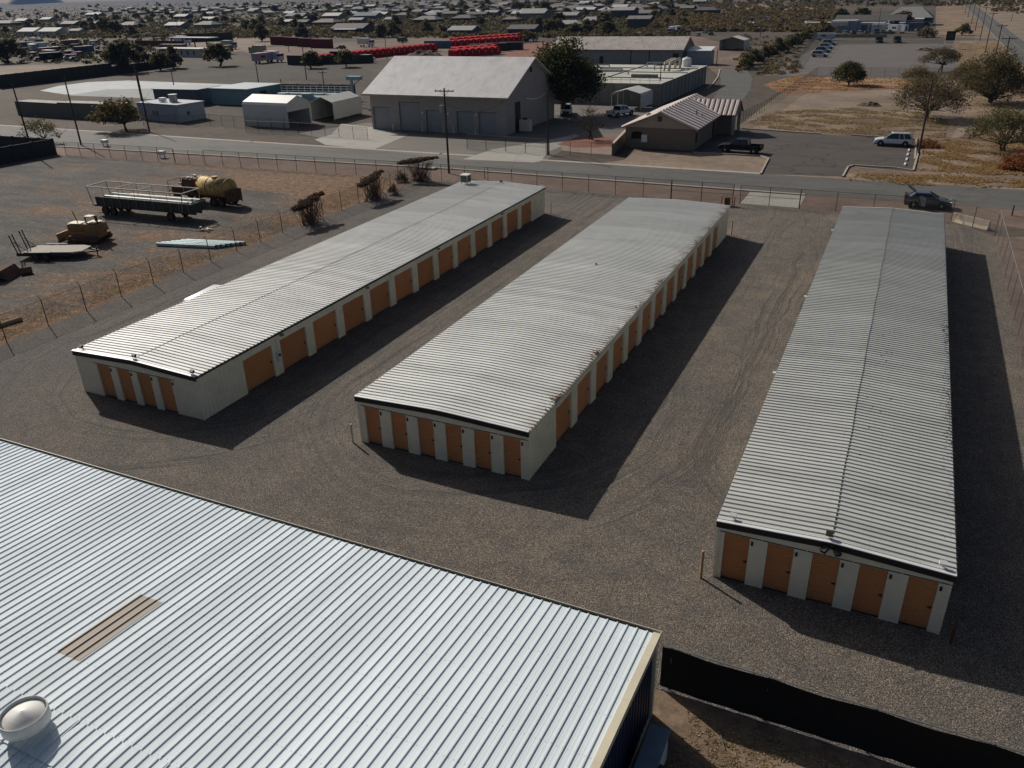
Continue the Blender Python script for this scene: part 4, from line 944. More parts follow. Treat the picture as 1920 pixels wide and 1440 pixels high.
for x, y, L, z in [(13, 8, 6.5, 1.5), (19.5, 27, 5, 1.5), (6, 24, 4, 1.2), (10, 18, 5, 0.9), (16, 33, 7, 1.0)]:
    q = M(); q.cyl((x, y, 3.95), (x, y, 3.95+z), 0.14, n=8); q.cyl((x, y, 3.95+z), (x+L, y, 3.95+z), 0.14, n=8); q.cyl((x+L, y, 3.95+z), (x+L, y, 3.95+z*0.5), 0.14, n=8); q.build('pipe', MAT['steel'], t)
pa = [(22.3, 24.5, 3.95), (22.3, 25.5, 5.6), (22.8, 29, 6.0), (22.8, 31.5, 5.9), (22.8, 32, 4.0)]
for dx in (0, 1.4):
    q = M()
    for a, b_ in zip(pa[:-1], pa[1:]): q.cyl((a[0]+dx*0.8, a[1], a[2]), (b_[0]+dx*0.8, b_[1], b_[2]), 0.28, n=10)
    q.build('large_pipe', MAT['beige'], t)
q = M(); q.box(19.0, 11.5, 3.95, 24.5, 12.3, 4.5); q.build('hatch_box', cw, t)
q = M(); q.box(8, 1.2, 3.95, 15, 3.0, 4.25); q.build('hatch_box', MAT['conc'], t)
q = M()
for k in range(15): q.cyl((1.5+k*1.9, 0.35, 3.95), (1.5+k*1.9, 0.35, 4.95), 0.04, n=4)
q.bar((1.5, 0.35, 4.95), (28.0, 0.35, 4.95), 0.06); q.bar((1.5, 0.35, 4.5), (28.0, 0.35, 4.5), 0.05)
q.build('railing', MAT['steel'], t)

# carports: bent steel shells
def carport(name, x, y, rz, W, D, h, rise, label, wallfrac=(1, 1), back=True, gable=0.0, col='white_carport_steel', colv=(0.60, 0.59, 0.53), wallcol=None, group='metal carports', frontdrop=0.0, boxwall=False):
    """opening faces local -y; W across, D deep"""
    mt_ = pm(col, colv, 0.5, var=0.06, dirt=(0.4, 0.36, 0.28), damt=0.2); mw = wallcol or mt_
    t = thing(name, label, 'carport', (x, y, 0), rz, group)
    hw_ = W/2; th = 0.07; ev = h; c = 0.35
    outer = [(-hw_, ev-c), (-hw_+c*0.7, ev), (0, ev+rise), (hw_-c*0.7, ev), (hw_, ev-c)]
    q = M()
    for a, b_ in zip(outer[:-1], outer[1:]):
        q.add([(a[0], 0, a[1]), (b_[0], 0, b_[1]), (b_[0], D, b_[1]), (a[0], D, a[1]), (a[0], 0, a[1]-th), (b_[0], 0, b_[1]-th), (b_[0], D, b_[1]-th), (a[0], D, a[1]-th)],
              [(0, 1, 2, 3), (7, 6, 5, 4), (0, 4, 5, 1), (2, 6, 7, 3)])
    q.build('roof', mt_, t)
    for sx, wf in zip((-1, 1), wallfrac):
        if wf > 0: q = M(); q.box(sx*hw_-0.03, 0.0, (ev-c)*(1-wf), sx*hw_+0.03, D, ev-c); q.build('side_wall', mw, t)
    if back: q = M(); q.prism([(-hw_+.03, 0), (hw_-.03, 0), (hw_-.03, ev-c-.05), (hw_-.35, ev-.08), (0, ev+rise-0.1), (-hw_+.35, ev-.08), (-hw_+.03, ev-c-.05)], 'y', D-0.12, D-0.05); q.build('back_wall', mw, t)
    if gable: q = M(); q.prism([(-hw_+.03, gable), (hw_-.03, gable), (hw_-.03, ev-c-.05), (hw_-.35, ev-.08), (0, ev+rise-0.1), (-hw_+.35, ev-.08), (-hw_+.03, ev-c-.05)], 'y', 0.05, 0.1); q.build('gable_panel', mw, t)
    for sx in (-1, 1):
        for yy in (0.1, D/2, D-0.2): q = M(); q.cyl((sx*(hw_-0.08), yy, 0), (sx*(hw_-0.08), yy, ev-c), 0.04, n=6); q.build('leg', MAT['white'], t)
    return t
carport('carport', -98.4, 119.6, R(90), 10.5-4.3, 10.0, 4.1, 1.0, 'larger white carport with closed left side near the street', gable=2.6, wallfrac=(1, 1), back=True)
carport('carport', -97.8, 125.3, R(2), 5.1, 9.4, 3.3, 0.9, 'cream walled carport standing just left of the big grey garage', wallfrac=(1, 0.9), back=True, colv=(0.52, 0.52, 0.47))
carport('carport', -48.3, 151.9, R(-3), 5.9, 6.4, 3.05, 0.7, 'open white carport in front of the grey concrete tank', wallfrac=(0.0, 0.8), back=False)
carport('carport', -58.8, 300, R(-4), 8.5, 7.5, 3.3, 1.1, 'dark mouthed grey green carport beyond the small shed', colv=(0.35, 0.40, 0.38), wallfrac=(1, 1))
# small grey shed and poly tank behind the concrete tank
t = thing('grey_shed', 'small grey steel shed with white roof right of the long tiled building', 'shed', (-60.2, 245.2, 0))
q = M(); q.box(0, 0, 0, 6.5, 5, 3.7); q.build('wall', pm('light_grey_steel', (0.30, 0.31, 0.31), 0.6), t)
q = M(); q.prism([(-0.15, 3.72), (5.15, 4.5), (5.15, 4.62), (-0.15, 3.84)], 'x', -0.2, 6.7); q.build('roof', MAT['white'], t)
q = M(); q.lathe([(1.05, 0), (1.05, 1.5), (0.9, 1.75), (0.3, 1.95), (0.25, 2.05), (0, 2.05)], n=16); o = q.build('poly_tank', MAT['white'], smooth=False); o.location = (-51.2-6, 214, 3.0); o.location = (G(1297, 121, 3.96).x, 195.5, 3.96)
tag(o, 'small white plastic tank on the back edge of the concrete tank', 'tank')
# long building with pale tile roof
t = thing('long_building', 'long grey building with speckled pale tile roof behind the concrete tank', 'building', (-101, 243.4, 0))
W, D = 39.5, 12
q = M(); q.box(0, 0, 0, W, D, 4.3); q.prism([(0.05, 4.3), (D-0.05, 4.3), (D/2, 7.05)], 'x', 0.1, W-0.1); q.build('wall', pm('mid_grey_wall', (0.30, 0.285, 0.27), 0.9), t)
spk = desert_mat('speckled_pale_tile', [(0.42, 0.36, 0.31), (0.56, 0.49, 0.43), (0.64, 0.57, 0.50), (0.70, 0.63, 0.56)], 1.2, 3.5, speck=0.35)
q = M(); tile_slope(q, (-0.8, -0.8, 4.15), (W+0.8, -0.8, 4.15), (W+0.8, D/2, 7.3), (-0.8, D/2, 7.3), 0.6, 0.07); tile_slope(q, (W+0.8, D+0.8, 4.15), (-0.8, D+0.8, 4.15), (-0.8, D/2, 7.3), (W+0.8, D/2, 7.3), 0.6, 0.07)
q.build('roof', [spk, spk], t)
for x in (24.5, 30.0): q = M(); q.box(x, -0.06, 0.0, x+0.25, -0.002, 4.2); q.build('downpipe', MAT['dark'], t)
q = M(); q.box(15, -0.05, 0, 16.2, -0.002, 2.3); q.build('door', MAT['dark'], t)
q = M(); q.box(W-2.5, -0.05, 0, W-0.8, -0.002, 3.2); q.build('door', MAT['dark'], t)

# ------------------------------------------------------------------ left side works buildings
def container(x, y, rz, L, W, H, mat, label, name='shipping_container', cat='container', group=None):
    t = thing(name, label, cat, (x, y, 0), rz, group)
    q = M(); n = int(L/0.28)
    rib_wall(q, (0, 0), (L, 0), 0.05, H-0.05, (0, -1), 0.28, 0.04); rib_wall(q, (L, W), (0, W), 0.05, H-0.05, (0, 1), 0.28, 0.04); q.box(0.01, 0.01, 0.05, L-0.01, W-0.01, H-0.06); q.build('side_panel', mat, t)
    q = M()
    for xx in (0, L):
        for yy in (0, W): q.box(xx-0.06, yy-0.06, 0, xx+0.06, yy+0.06, H)
    for z in (0.03, H-0.06): q.box(0, -0.05, z, L, 0.0, z+0.1); q.box(0, W, z, L, W+0.05, z+0.1)
    q.build('frame', mat, t)
    q = M(); q.box(0, 0, H-0.04, L, W, H+0.01); q.build('roof_panel', MAT['conc'] if mat is not None and 'tan' in mat.name else mat, t)
    q = M(); q.box(L+0.005, 0.08, 0.12, L+0.03, W/2-0.02, H-0.15); q.build('door', mat, t)
    return t
tan = pm('tan_grey_steel', (0.155, 0.145, 0.115), 0.7, var=0.1)
container(-167.8, 115.0, R(-2.5), 13.5, 3.2, 2.75, tan, 'long tan block nearest the left edge of the street', group='tan blocks by the street')
container(-154.2, 114.4, R(2.2), 16, 3.2, 2.95, tan, 'long tan block between the left poles and the white building', group='tan blocks by the street')
t = thing('flat_roof_building', 'small white flat roofed building with rooftop units near the left poles', 'building', (-135.3, 117.2, 0), R(-6))
wb = pm('cool_white_plaster', (0.30, 0.33, 0.37), 0.8, var=0.07, dirt=(0.2, 0.22, 0.24), damt=0.3)
q = M(); q.box(0, 0, 0, 11.6, 6.2, 3.1); q.box(-0.1, -0.1, 2.75, 11.7, -0.001, 2.95); q.build('wall', wb, t)
q = M(); q.box(-0.15, -0.15, 3.1, 11.75, 6.35, 3.2); q.build('roof', pm('cool_white_roof', (0.42, 0.44, 0.46), 0.8), t)
for x in (1.8, 4.2, 5.2): q = M(); q.box(x, -0.03, 1.0, x+0.6, -0.002, 1.9); q.build('window', pm('hazy_blue_glass', (0.08, 0.10, 0.14), 0.4), t)
q = M(); q.box(11.605, 2, 1.2, 11.63, 2.6, 1.8); q.build('window', MAT['glass'], t)
t2 = thing('rooftop_unit', 'round galvanised fan on the roof of the white flat building', 'fan', (-127.8, 119.3, 3.2)); q = M(); q.cyl((0, 0, 0), (0, 0, 1.3), 0.75, n=16); q.build('drum', MAT['steel'], t2); q = M(); q.cyl((0, 0, 1.3), (0, 0, 1.4), 0.85, n=16); q.build('cap', MAT['steel'], t2)
t2 = thing('rooftop_unit', 'low white box cooler on the roof of the white flat building', 'cooler', (-130.2, 118.9, 3.2)); q = M(); q.box(-0.5, -0.5, 0.1, 0.5, 0.5, 0.7); q.box(-0.55, -0.55, 0.7, 0.55, 0.55, 0.78); q.build('housing', MAT['white'], t2)
teal = pm('teal_steel', (0.16, 0.24, 0.255), 0.55, var=0.1); tealr = pm('pale_teal_roof', (0.36, 0.43, 0.43), 0.5, var=0.08); bluew = pm('slate_blue_steel', (0.07, 0.09, 0.125), 0.6)
t = thing('blue_shed', 'slate blue shed directly behind the white flat roofed building', 'shed', (-151.8, 136.5, 0), R(4)); q = M(); q.box(0, 0, 0, 11.8, 7, 3.1); q.build('wall', bluew, t); q = M(); q.box(-0.2, -0.2, 3.1, 12.3, 7.6, 3.25); q.build('roof', pm('slate_roof', (0.16, 0.19, 0.2), 0.6), t)
t = thing('blue_flat_building', 'long teal flat roofed shed behind the white carport', 'shed', (-138.3, 139.8, 0), 0)
q = M(); q.box(0, 0, 0, 10.2, 11, 3.2); q.build('wall', teal, t); q = M(); q.box(-0.3, -0.3, 3.2, 10.5, 11.3, 3.35); q.build('roof', tealr, t)
q = M(); q.box(10.21, 4, 0.2, 10.24, 6, 2.5); q.build('door', MAT['dark'], t)
t = thing('blue_canopy', 'low grey canopy in front of the teal shed', 'canopy', G(432, 190)); q = M(); q.box(0, 0, 2.3, 9.5, 3, 2.42); q.build('roof', pm('slate_roof', (0.16, 0.19, 0.2), 0.6), t)
for xx in (0.2, 9.3):
    for yy in (0.2, 2.8): q = M(); q.cyl((xx, yy, 0), (xx, yy, 2.3), 0.06, n=6); q.build('leg', MAT['steel'], t)
# clarifier plant behind the carports
aqua = pm('aqua_plant_steel', (0.20, 0.33, 0.36), 0.5, var=0.1)
p = G(575, 196); t = thing('treatment_plant', 'pale aqua water treatment tank with railed walkway behind the carports', 'treatment plant', (p.x, p.y, 0), R(5))
q = M(); q.box(-9, 0, 0, 9, 6, 1.5); q.build('basin', aqua, t)
for xx in (-6, 0, 6): q = M(); q.cyl((xx, 0.8, 1.5), (xx, 0.8, 2.2), 1.3, n=16); q.build('drum', aqua, t)
q = M()
for k in range(13): q.cyl((-9+k*1.5, 4.5, 1.5), (-9+k*1.5, 4.5, 3.2), 0.06, n=4)
for z in (2.2, 2.7, 3.2): q.bar((-9, 4.5, z), (9, 4.5, z), 0.09)
q.build('railing', MAT['white'], t)
q = M(); q.box(-9, 3.4, 1.5, 2, 5.8, 1.75); q.build('walkway', MAT['steel'], t)
p = G(664, 200); t = thing('aqua_hoist', 'tall aqua steel hoist frame left of the big garage', 'hoist', (p.x, p.y, 0)); q = M(); q.cyl((0, 0, 0), (0, 0, 5.2), 0.3, n=8); q.build('mast', aqua, t); q = M(); q.box(-0.8, -0.7, 5.2, 2.3, 0.7, 5.9); q.bar((0, 0, 4), (2, 0, 5.2), 0.15); q.build('head', aqua, t)
# dark walls
def slabwall(name, a, b_, h, mat, label, th=0.2, group=None, cat='wall'):
    a = Vector(a[:2]); b_ = Vector(b_[:2]); d = b_-a
    t = thing(name, label, cat, (a.x, a.y, 0), math.atan2(d.y, d.x), group); L = d.length; n = max(1, round(L/3.0))
    q = M(); q.box(0, -th/2, 0, L, th/2, h); q.build('panel', mat, t)
    q = M()
    for k in range(n+1): q = M(); q.box(L*k/n-0.12, -th/2-0.06, 0, L*k/n+0.12, th/2+0.06, h+0.08); q.build('post', mat, t)
    return t
dk = pm('dark_olive_screen', (0.045, 0.042, 0.035), 0.9, var=0.2)
slabwall('screen_wall', G(500, 185), G(667, 188), 3.2, pm('dark_grey_screen', (0.05, 0.048, 0.045), 0.9), 'dark screen wall behind the aqua treatment plant', group='dark screen walls')
slabwall('screen_wall', G(0, 166), G(212, 140), 3.4, dk, 'long dark screen wall left of the pale basin', group='dark screen walls')
slabwall('screen_wall', G(212, 140), G(330, 124), 2.4, dk, 'lower dark wall continuing behind the pale basin', group='dark screen walls')
bs = pm('black_screen_fabric', (0.035, 0.035, 0.036), 0.9)
slabwall('screened_corner', (-117.6, 84.6), (-119.5, 66), 2.3, bs, 'dark screened side of the walled corner at the left edge', group='dark screen walls')
slabwall('screened_corner', (-117.6, 84.8), (-150, 84), 2.3, bs, 'dark screened street side of the walled corner at the left edge', group='dark screen walls')
# ------------------------------------------------------------------ vehicles
def bev(o, w=0.05, seg=2):
    b = o.modifiers.new('bevel', 'BEVEL'); b.width = w; b.segments = seg; b.limit_method = 'ANGLE'; b.angle_limit = R(30)
    for p in o.data.polygons: p.use_smooth = True
    b.harden_normals = False
    return o
_wm = {}
def wheel(T, x, y, r=0.36, w=0.24, side=1, rim='rim'):
    k = (r, w, side, rim)
    if k not in _wm:
        q = M(); q.lathe([(r*0.6, -w/2), (r*0.96, -w/2), (r, -w/4), (r, w/4), (r*0.96, w/2), (r*0.6, w/2)], n=20); ms = q.mesh('tyre', MAT['tyre'])
        q = M(); q.lathe([(0, w*0.42), (r*0.2, w*0.45), (r*0.62, w*0.36), (r*0.62, -w*0.4)], n=20); mr = q.mesh('rim', MAT[rim]); _wm[k] = (ms, mr)
    ty = bpy.data.objects.new('wheel', _wm[k][0]); COL.objects.link(ty); ty.parent = T; ty.location = (x, y, r); ty.rotation_euler = (-PI/2*side, 0, 0)
    rm = bpy.data.objects.new('rim', _wm[k][1]); COL.objects.link(rm); rm.parent = ty
def vehicle(name, label, cat, loc, rz, pmat, kind='suv', L=4.9, W=1.92, H=1.72, group=None, hatch_open=False):
    T = thing(name, label, cat, loc, rz, group); h = L/2; bz = 0.98 if kind != 'pickup' else 1.12; cl = 0.30 if kind != 'pickup' else 0.5
    if kind == 'suv':
        body = [(-h+.05, cl), (-h, .55), (-h+.03, .85), (-h+.12, bz), (h-1.25, bz+.03), (h-.6, .93), (h-.15, .80), (h-.02, .62), (h, .42), (h-.1, cl)]
        gb = (-h+.12, h-1.2); gt = (-h+.55, h-2.15)
    elif kind == 'hatch':
        body = [(-h+.05, cl), (-h, .55), (-h+.03, .8), (-h+.25, bz-.05), (h-1.3, bz-.03), (h-.7, .85), (h-.2, .70), (h-.02, .55), (h, .38), (h-.1, cl)]
        bz -= .06; gb = (-h+.3, h-1.15); gt = (-h+1.0, h-2.1)
    else:
        body = [(-h+.02, cl), (-h, .62), (-h, bz), (h-1.5, bz+.02), (h-.6, bz-.03), (h-.12, bz-.12), (h-.02, .8), (h, .5), (h-.1, cl)]
        gb = (-h+1.75, h-1.45); gt = (-h+1.95, h-2.25)
    q = M()
    if kind == 'pickup':
        # cab and bonnet solid, bed as an open tub
        bx = -h+1.68
        cabp = [(bx, cl)]+[(bx, bz)]+body[3:]
        q.prism(cabp, 'y', -W/2, W/2)
        q.box(-h, -W/2, cl, bx-.004, W/2, 0.72); q.box(-h, -W/2, 0.724, bx-.004, -W/2+.12, bz); q.box(-h, W/2-.12, 0.724, bx-.004, W/2, bz); q.box(-h, -W/2+.124, 0.724, -h+.08, W/2-.124, bz)
        q.build('body', pmat, T); o = T.children[-1] if T.children else None
    else:
        q.prism(body, 'y', -W/2, W/2); o = q.build('body', pmat, T)
    bev(T.children[0], 0.07 if kind != 'pickup' else .03, 3)
    # greenhouse in glass, roof panel and pillars in paint
    hw0, hw1 = W/2-.06, W/2-.26
    def gp(x0, x1, y, z): return [(x0, -y, z), (x1, -y, z), (x1, y, z), (x0, y, z)]
    q = M(); q.add(gp(gb[0], gb[1], hw0, bz-.02)+gp(gt[0], gt[1], hw1, H-.05), [(0, 1, 5, 4), (1, 2, 6, 5), (2, 3, 7, 6), (3, 0, 4, 7), (0, 3, 2, 1), (4, 5, 6, 7)])
    q.build('windows', MAT['glass'], T)
    q = M(); q.add(gp(gt[0]-.06, gt[1]+.03, hw1+.02, H-.06)+gp(gt[0]+.05, gt[1]-.1, hw1-.08, H), [(0, 1, 5, 4), (1, 2, 6, 5), (2, 3, 7, 6), (3, 0, 4, 7), (0, 3, 2, 1), (4, 5, 6, 7)])
    q.build('roof', pmat, T)
    for sy in (-1, 1):
        q = M(); q.bar((gb[0], sy*(hw0+.01), bz+.01), (gb[1], sy*(hw0+.01), bz+.01), .05, .05)
        q.bar((gb[0]+.02, sy*hw0, bz), (gt[0], sy*(hw1+.01), H-.05), .10, .07); q.bar((gb[1]-.02, sy*hw0, bz), (gt[1], sy*(hw1+.01), H-.05), .06, .06)
        xm = (gb[0]+gb[1])/2-.15; q.bar((xm, sy*(hw0+.01), bz), (xm, sy*(hw1+.01), H-.05), .07, .05)
        if kind == 'suv': q.bar((gb[0]+.95, sy*(hw0+.01), bz), (gt[0]+.75, sy*(hw1+.01), H-.05), .12, .05)
        q.build('window_frame', pmat, T)
    r = 0.36 if kind != 'pickup' else 0.41; r = 0.33 if kind == 'hatch' else r
    wx = h-0.92
    q = M()
    for sx in (-1, 1):
        for sy in (-1, 1): q.cyl((sx*wx, sy*(W/2-.25), r+.02), (sx*wx, sy*(W/2+.012), r+.02), r+.07, n=18)
    q.build('wheel_arches', MAT['black'], T)
    for sx in (-1, 1):
        for sy in (-1, 1): wheel(T, sx*wx, sy*(W/2-.09), r, .25, sy)
    for sy in (-1, 1):
        q = M(); q.obox((h-.12, sy*(W/2-.28), bz-.26 if kind != 'hatch' else .66), (.2, .36, .15)); q.build('headlight', MAT['lamp'], T)
        q = M(); q.obox((-h+.04, sy*(W/2-.14), bz-.16), (.12, .24, .26 if kind != 'pickup' else .4)); q.build('taillight', MAT['redlamp'], T)
        q = M(); q.obox((gb[1]-.35, sy*(W/2+.08), bz+.08), (.14, .2, .15)); q.build('side_mirror', pmat, T)
    q = M(); q.box(h-.08, -W/2+.45, .5, h+.02, W/2-.45, bz-.2); q.build('grille', MAT['black'], T)
    q = M(); q.box(-h+.1, -W/2-.012, cl-.02, h-.15, -W/2+.05, cl+.1); q.box(-h+.1, W/2-.05, cl-.02, h-.15, W/2+.012, cl+.1); q.build('sill', MAT['black'], T)
    if kind == 'suv':
        q = M()
        for sy in (-1, 1): q.bar((gt[0]+.1, sy*(hw1-.05), H+.05), (gt[1]-.2, sy*(hw1-.05), H+.05), .04); 
        q.build('roof_rails', MAT['black'], T)
    if hatch_open:
        q = M(); q.add([(gt[0]-.02, -hw1, H-.03), (gt[0]-.02, hw1, H-.03), (gt[0]-.85, hw1+.05, H+.55), (gt[0]-.85, -hw1-.05, H+.55), (gt[0]-.02, -hw1, H+.03), (gt[0]-.02, hw1, H+.03), (gt[0]-.85, hw1+.05, H+.64), (gt[0]-.85, -hw1-.05, H+.64)],
                     [(0, 1, 2, 3), (7, 6, 5, 4), (0, 4, 5, 1), (1, 5, 6, 2), (2, 6, 7, 3), (3, 7, 4, 0)])
        q.build('open_hatch', pmat, T)
        q = M(); q.obox((-.55, -W/2-.42, .82), (.95, .06, .9), rz=R(-52)); q.build('open_door', pmat, T)
        q = M(); q.box(-h+.02, -W/2+.2, .55, -h+.3, W/2-.2, bz+.3); q.build('cargo_opening', MAT['black'], T)
    return T
whitep = paint('white_car_paint', (0.62, 0.64, 0.66)); darkp = paint('dark_navy_car_paint', (0.006, 0.007, 0.011), 0.5, coat=0.05, spec=0.12); greyp = paint('slate_grey_car_paint', (0.06, 0.07, 0.085), 0.3, 0.3)
vehicle('parked_suv', 'white parked sport utility vehicle at the right end of the car park', 'suv', (-1.55, 126.9, 0.03), R(182), whitep, 'suv', 4.95, 1.92, 1.75)
vehicle('pickup_truck', 'black crew cab pickup truck parked in front of the tiled house', 'pickup truck', (-20.2, 115.6, 0.03), R(177), darkp, 'pickup', 5.7, 2.0, 1.88)
vehicle('parked_hatchback', 'dark grey hatchback with its tailgate and rear door open beside the street', 'car', (3.05, 91.5, 0.03), R(2), greyp, 'hatch', 4.4, 1.8, 1.5, hatch_open=True)
vehicle('pickup_truck', 'white pickup truck with dark bed seen from behind near the open carport', 'pickup truck', (-46.9, 144.6, 0.03), R(68), whitep, 'pickup', 5.6, 2.0, 1.85)
vehicle('pickup_truck', 'white pickup truck facing the street under the big dark tree', 'pickup truck', (-57.0, 143.8, 0.03), R(-70), whitep, 'pickup', 5.6, 2.0, 1.85)
for i, (px, py) in enumerate([(1537, 107), (1543, 99), (1549, 92), (1555, 85)]):
    p = G(px, py); vehicle('parked_suv', ['white boxy sport utility vehicle nearest the camera in the far gravel lot row', 'second vehicle of the far gravel lot row, behind the white boxy one', 'third vehicle of the far gravel lot row', 'farthest vehicle of the far gravel lot row, nearest the white trailer'][i],
                          'suv', (p.x, p.y, 0.03), R(-3), whitep if i in (0, 2) else paint('silver_car_paint', (0.3, 0.33, 0.37)), 'suv', 5.0, 2.0, 1.85, group='vehicles parked in a row in the far gravel lot')
for i, (px, py) in enumerate([(1648, 80), (1682, 80)]):
    p = G(px, py); vehicle('parked_van', ['black van facing the camera, left of two in the far gravel lot', 'black van facing the camera, right of two in the far gravel lot'][i], 'van', (p.x, p.y, 0.03), R(-80), darkp, 'suv', 5.2, 2.1, 2.1, group='black vans in the far gravel lot')
# van behind the left storage block
T = thing('white_van', 'white van with rounded roof standing behind the leftmost storage block', 'van', (-43.45, 40.6, 0.02), R(96)); T.scale = (.9, .92, .88)

q = M(); q.prism([(-2.6, .35), (-2.65, 1.2), (-2.5, 2.15), (-2.2, 2.32), (1.3, 2.32), (1.7, 2.2), (2.2, 1.35), (2.85, 1.1), (2.95, .6), (2.9, .35)], 'y', -.98, .98); bev(q.build('body', whitep, T), .18, 4)
q = M(); q.add([(1.66, -.8, 2.1), (1.66, .8, 2.1), (2.2, .86, 1.38), (2.2, -.86, 1.38), (1.74, -.8, 2.13), (1.74, .8, 2.13), (2.26, .86, 1.4), (2.26, -.86, 1.4)], [(0, 1, 2, 3), (7, 6, 5, 4), (0, 4, 5, 1), (1, 5, 6, 2), (2, 6, 7, 3), (3, 7, 4, 0)]); q.build('windscreen', MAT['glass'], T)
q = M(); q.box(.6, -.995, 1.4, 1.5, -.97, 2.0); q.box(.6, .97, 1.4, 1.5, .995, 2.0); q.build('side_window', MAT['glass'], T)
for sx in (-1.7, 1.9):
    for sy in (-1, 1): wheel(T, sx, sy*.9, .36, .25, sy)

# ------------------------------------------------------------------ equipment yard
# caged flatbed trailer loaded with long bright troughs
T = thing('cage_trailer', 'long caged trailer stacked with bright metal channels in the equipment yard', 'trailer', (-72.3, 61.3, 0), R(3.0))
frame_m = pm('pale_rail_paint', (0.33, 0.30, 0.25), 0.6, var=0.15); dks = pm('dark_green_steel', (0.038, 0.036, 0.028), 0.7, var=0.25)
q = M(); q.box(-6.6, -1.2, .95, 6.7, 1.2, 1.15); q.box(-6.6, -.5, .7, 6.7, -.35, .95); q.box(-6.6, .35, .7, 6.7, .5, .95); q.build('deck', dks, T)
q = M(); q.box(-6.1, -1.25, 1.15, 6.7, -1.18, 2.0); q.box(-6.1, 1.18, 1.15, 6.7, 1.25, 2.0); q.box(6.65, -1.18, 1.15, 6.7, 1.18, 1.9); q.build('side_panel', dks, T)
q = M()
stk = pm('weathered_stake_steel', (0.12, 0.11, 0.085), 0.7)
for k in range(12):
    q = M(); q.box(-6.1+k*1.15, -1.33, .95, -6.0+k*1.15, -1.255, 2.02); q.build('stake', stk, T); q = M(); q.box(-6.1+k*1.15, 1.255, .95, -6.0+k*1.15, 1.33, 2.02); q.build('stake', stk, T)
q = M(); zt = 3.05
c4 = [(-7.0, -1.3, zt), (6.1, -1.3, zt), (6.1, 1.3, zt), (-7.0, 1.3, zt)]
for a, b_ in zip(c4, c4[1:]+c4[:1]): q.bar(a, b_, .09)
for x in (-3.0, 0.2): q.bar((x, -1.3, zt), (x, 1.3, zt), .07)
for x, z0 in ((-7.0, 1.0), (6.1, 1.1)):
    for y in (-1.3, 1.3): q.bar((x*0.94, y, z0), (x, y, zt), .06)
for x in (-4.8, -2.6, -.4, 1.8, 4.0):
    for y in (-1.28, 1.28): q.bar((x, y, 1.9), (x, y, zt), .035)
q.bar((-6.6, -1.28, 2.2), (6.0, -1.28, 2.2), .03)
q.build('overhead_rail', frame_m, T)
for x in (-5.3, 3.8):
    for k in (0, 1):
        if x > 0 and k: continue
        for sy in (-1, 1): wheel(T, x+k*1.1, sy*1.0, .48, .3, sy, 'rust')
q = M(); q.bar((-6.6, 0, .9), (-7.9, 0, .6), .15); q.build('drawbar', dks, T)
al = pm('bright_aluminium', (0.62, 0.63, 0.60), 0.35, 0.5, var=0.08)
for i, (x0, x1, y, z) in enumerate([(-4.6, 5.2, -1.0, 1.86), (-5.6, 5.9, -.48, 1.98), (-5.0, 6.0, .02, 1.86), (-5.4, 5.6, .52, 2.06), (-3.4, 6.2, 1.0, 1.96)]):
    q = M(); q.box(x0, y-.13, z, x1, y+.13, z+.03); q.box(x0, y-.13, z-.7, x1, y-.10, z-.001); q.box(x0, y+.10, z-.7, x1, y+.13, z-.001)
    o = q.build('metal_channel', al); o.location = T.location; o.rotation_euler = T.rotation_euler
    tag(o, 'long bright metal channel lying on the caged trailer, '+['nearest the camera', 'second from the near side', 'in the middle', 'second from the far side', 'on the far side'][i], 'metal channel', 'metal channels on the caged trailer')
# tanker
yel = pm('rust_stained_yellow_paint', (0.52, 0.34, 0.11), 0.7, var=0.2, scale=2, dirt=(0.13, 0.06, 0.03), dscale=1.3, damt=0.95)
T = thing('water_truck', 'old rusty truck with large faded yellow water tank', 'tank truck', (-70.2, 68.0, 0), R(-3))
q = M(); q.cyl((-.9, 0, 1.95), (3.4, 0, 1.95), 1.05, n=30)
o = q.build('tank', yel, T)
for i in o.data.polygons: i.use_smooth = len(i.vertices) == 4
q = M()
for x in (-.85, .6, 2.1, 3.3): q.cyl((x-.04, 0, 1.95), (x+.04, 0, 1.95), 1.08, n=30)
q.build('tank_band', pm('dark_yellow_band', (0.20, 0.12, 0.05), 0.7), T)
q = M(); q.cyl((1.3, 0, 2.95), (1.3, 0, 3.15), .35, n=14); q.build('tank_hatch', yel, T)
q = M(); q.box(-5.0, -.5, .75, 3.8, .5, 1.0); q.box(3.6, -1.0, .6, 4.0, 1.0, 1.9); q.box(-1.1, -1.1, .6, -.9, 1.1, 1.3); q.bar((3.9, -.6, 1.6), (4.7, -.9, 2.0), .12); q.bar((3.9, .4, 1.2), (4.6, .4, .6), .1); q.build('chassis', MAT['rust'], T)
q = M(); q.prism([(-3.1, 1.0), (-3.1, 2.1), (-2.8, 2.75), (-1.4, 2.75), (-1.3, 1.0)], 'y', -1.0, 1.0); q.box(-5.1, -.8, .9, -3.1, .8, 1.75); q.build('cab', MAT['rust'], T)
q = M(); q.box(-2.6, -1.01, 1.9, -1.7, -.97, 2.5); q.box(-3.13, -.8, 2.05, -3.0, .8, 2.55); q.build('window', MAT['glass'], T)
q = M(); rr = random.Random(2)
for k in range(9): q.obox((rr.uniform(-2.9, -1.0), rr.uniform(-.8, .8), 2.86), (rr.uniform(.3, .9), rr.uniform(.1, .3), .12), rz=rr.random()*3)
for k in range(5): q.obox((rr.uniform(-5.0, -3.4), rr.uniform(-.8, .8), 1.85), (rr.uniform(.3, .8), rr.uniform(.1, .3), .12), rz=rr.random()*3)
q.build('roof_racks', frame_m, T)
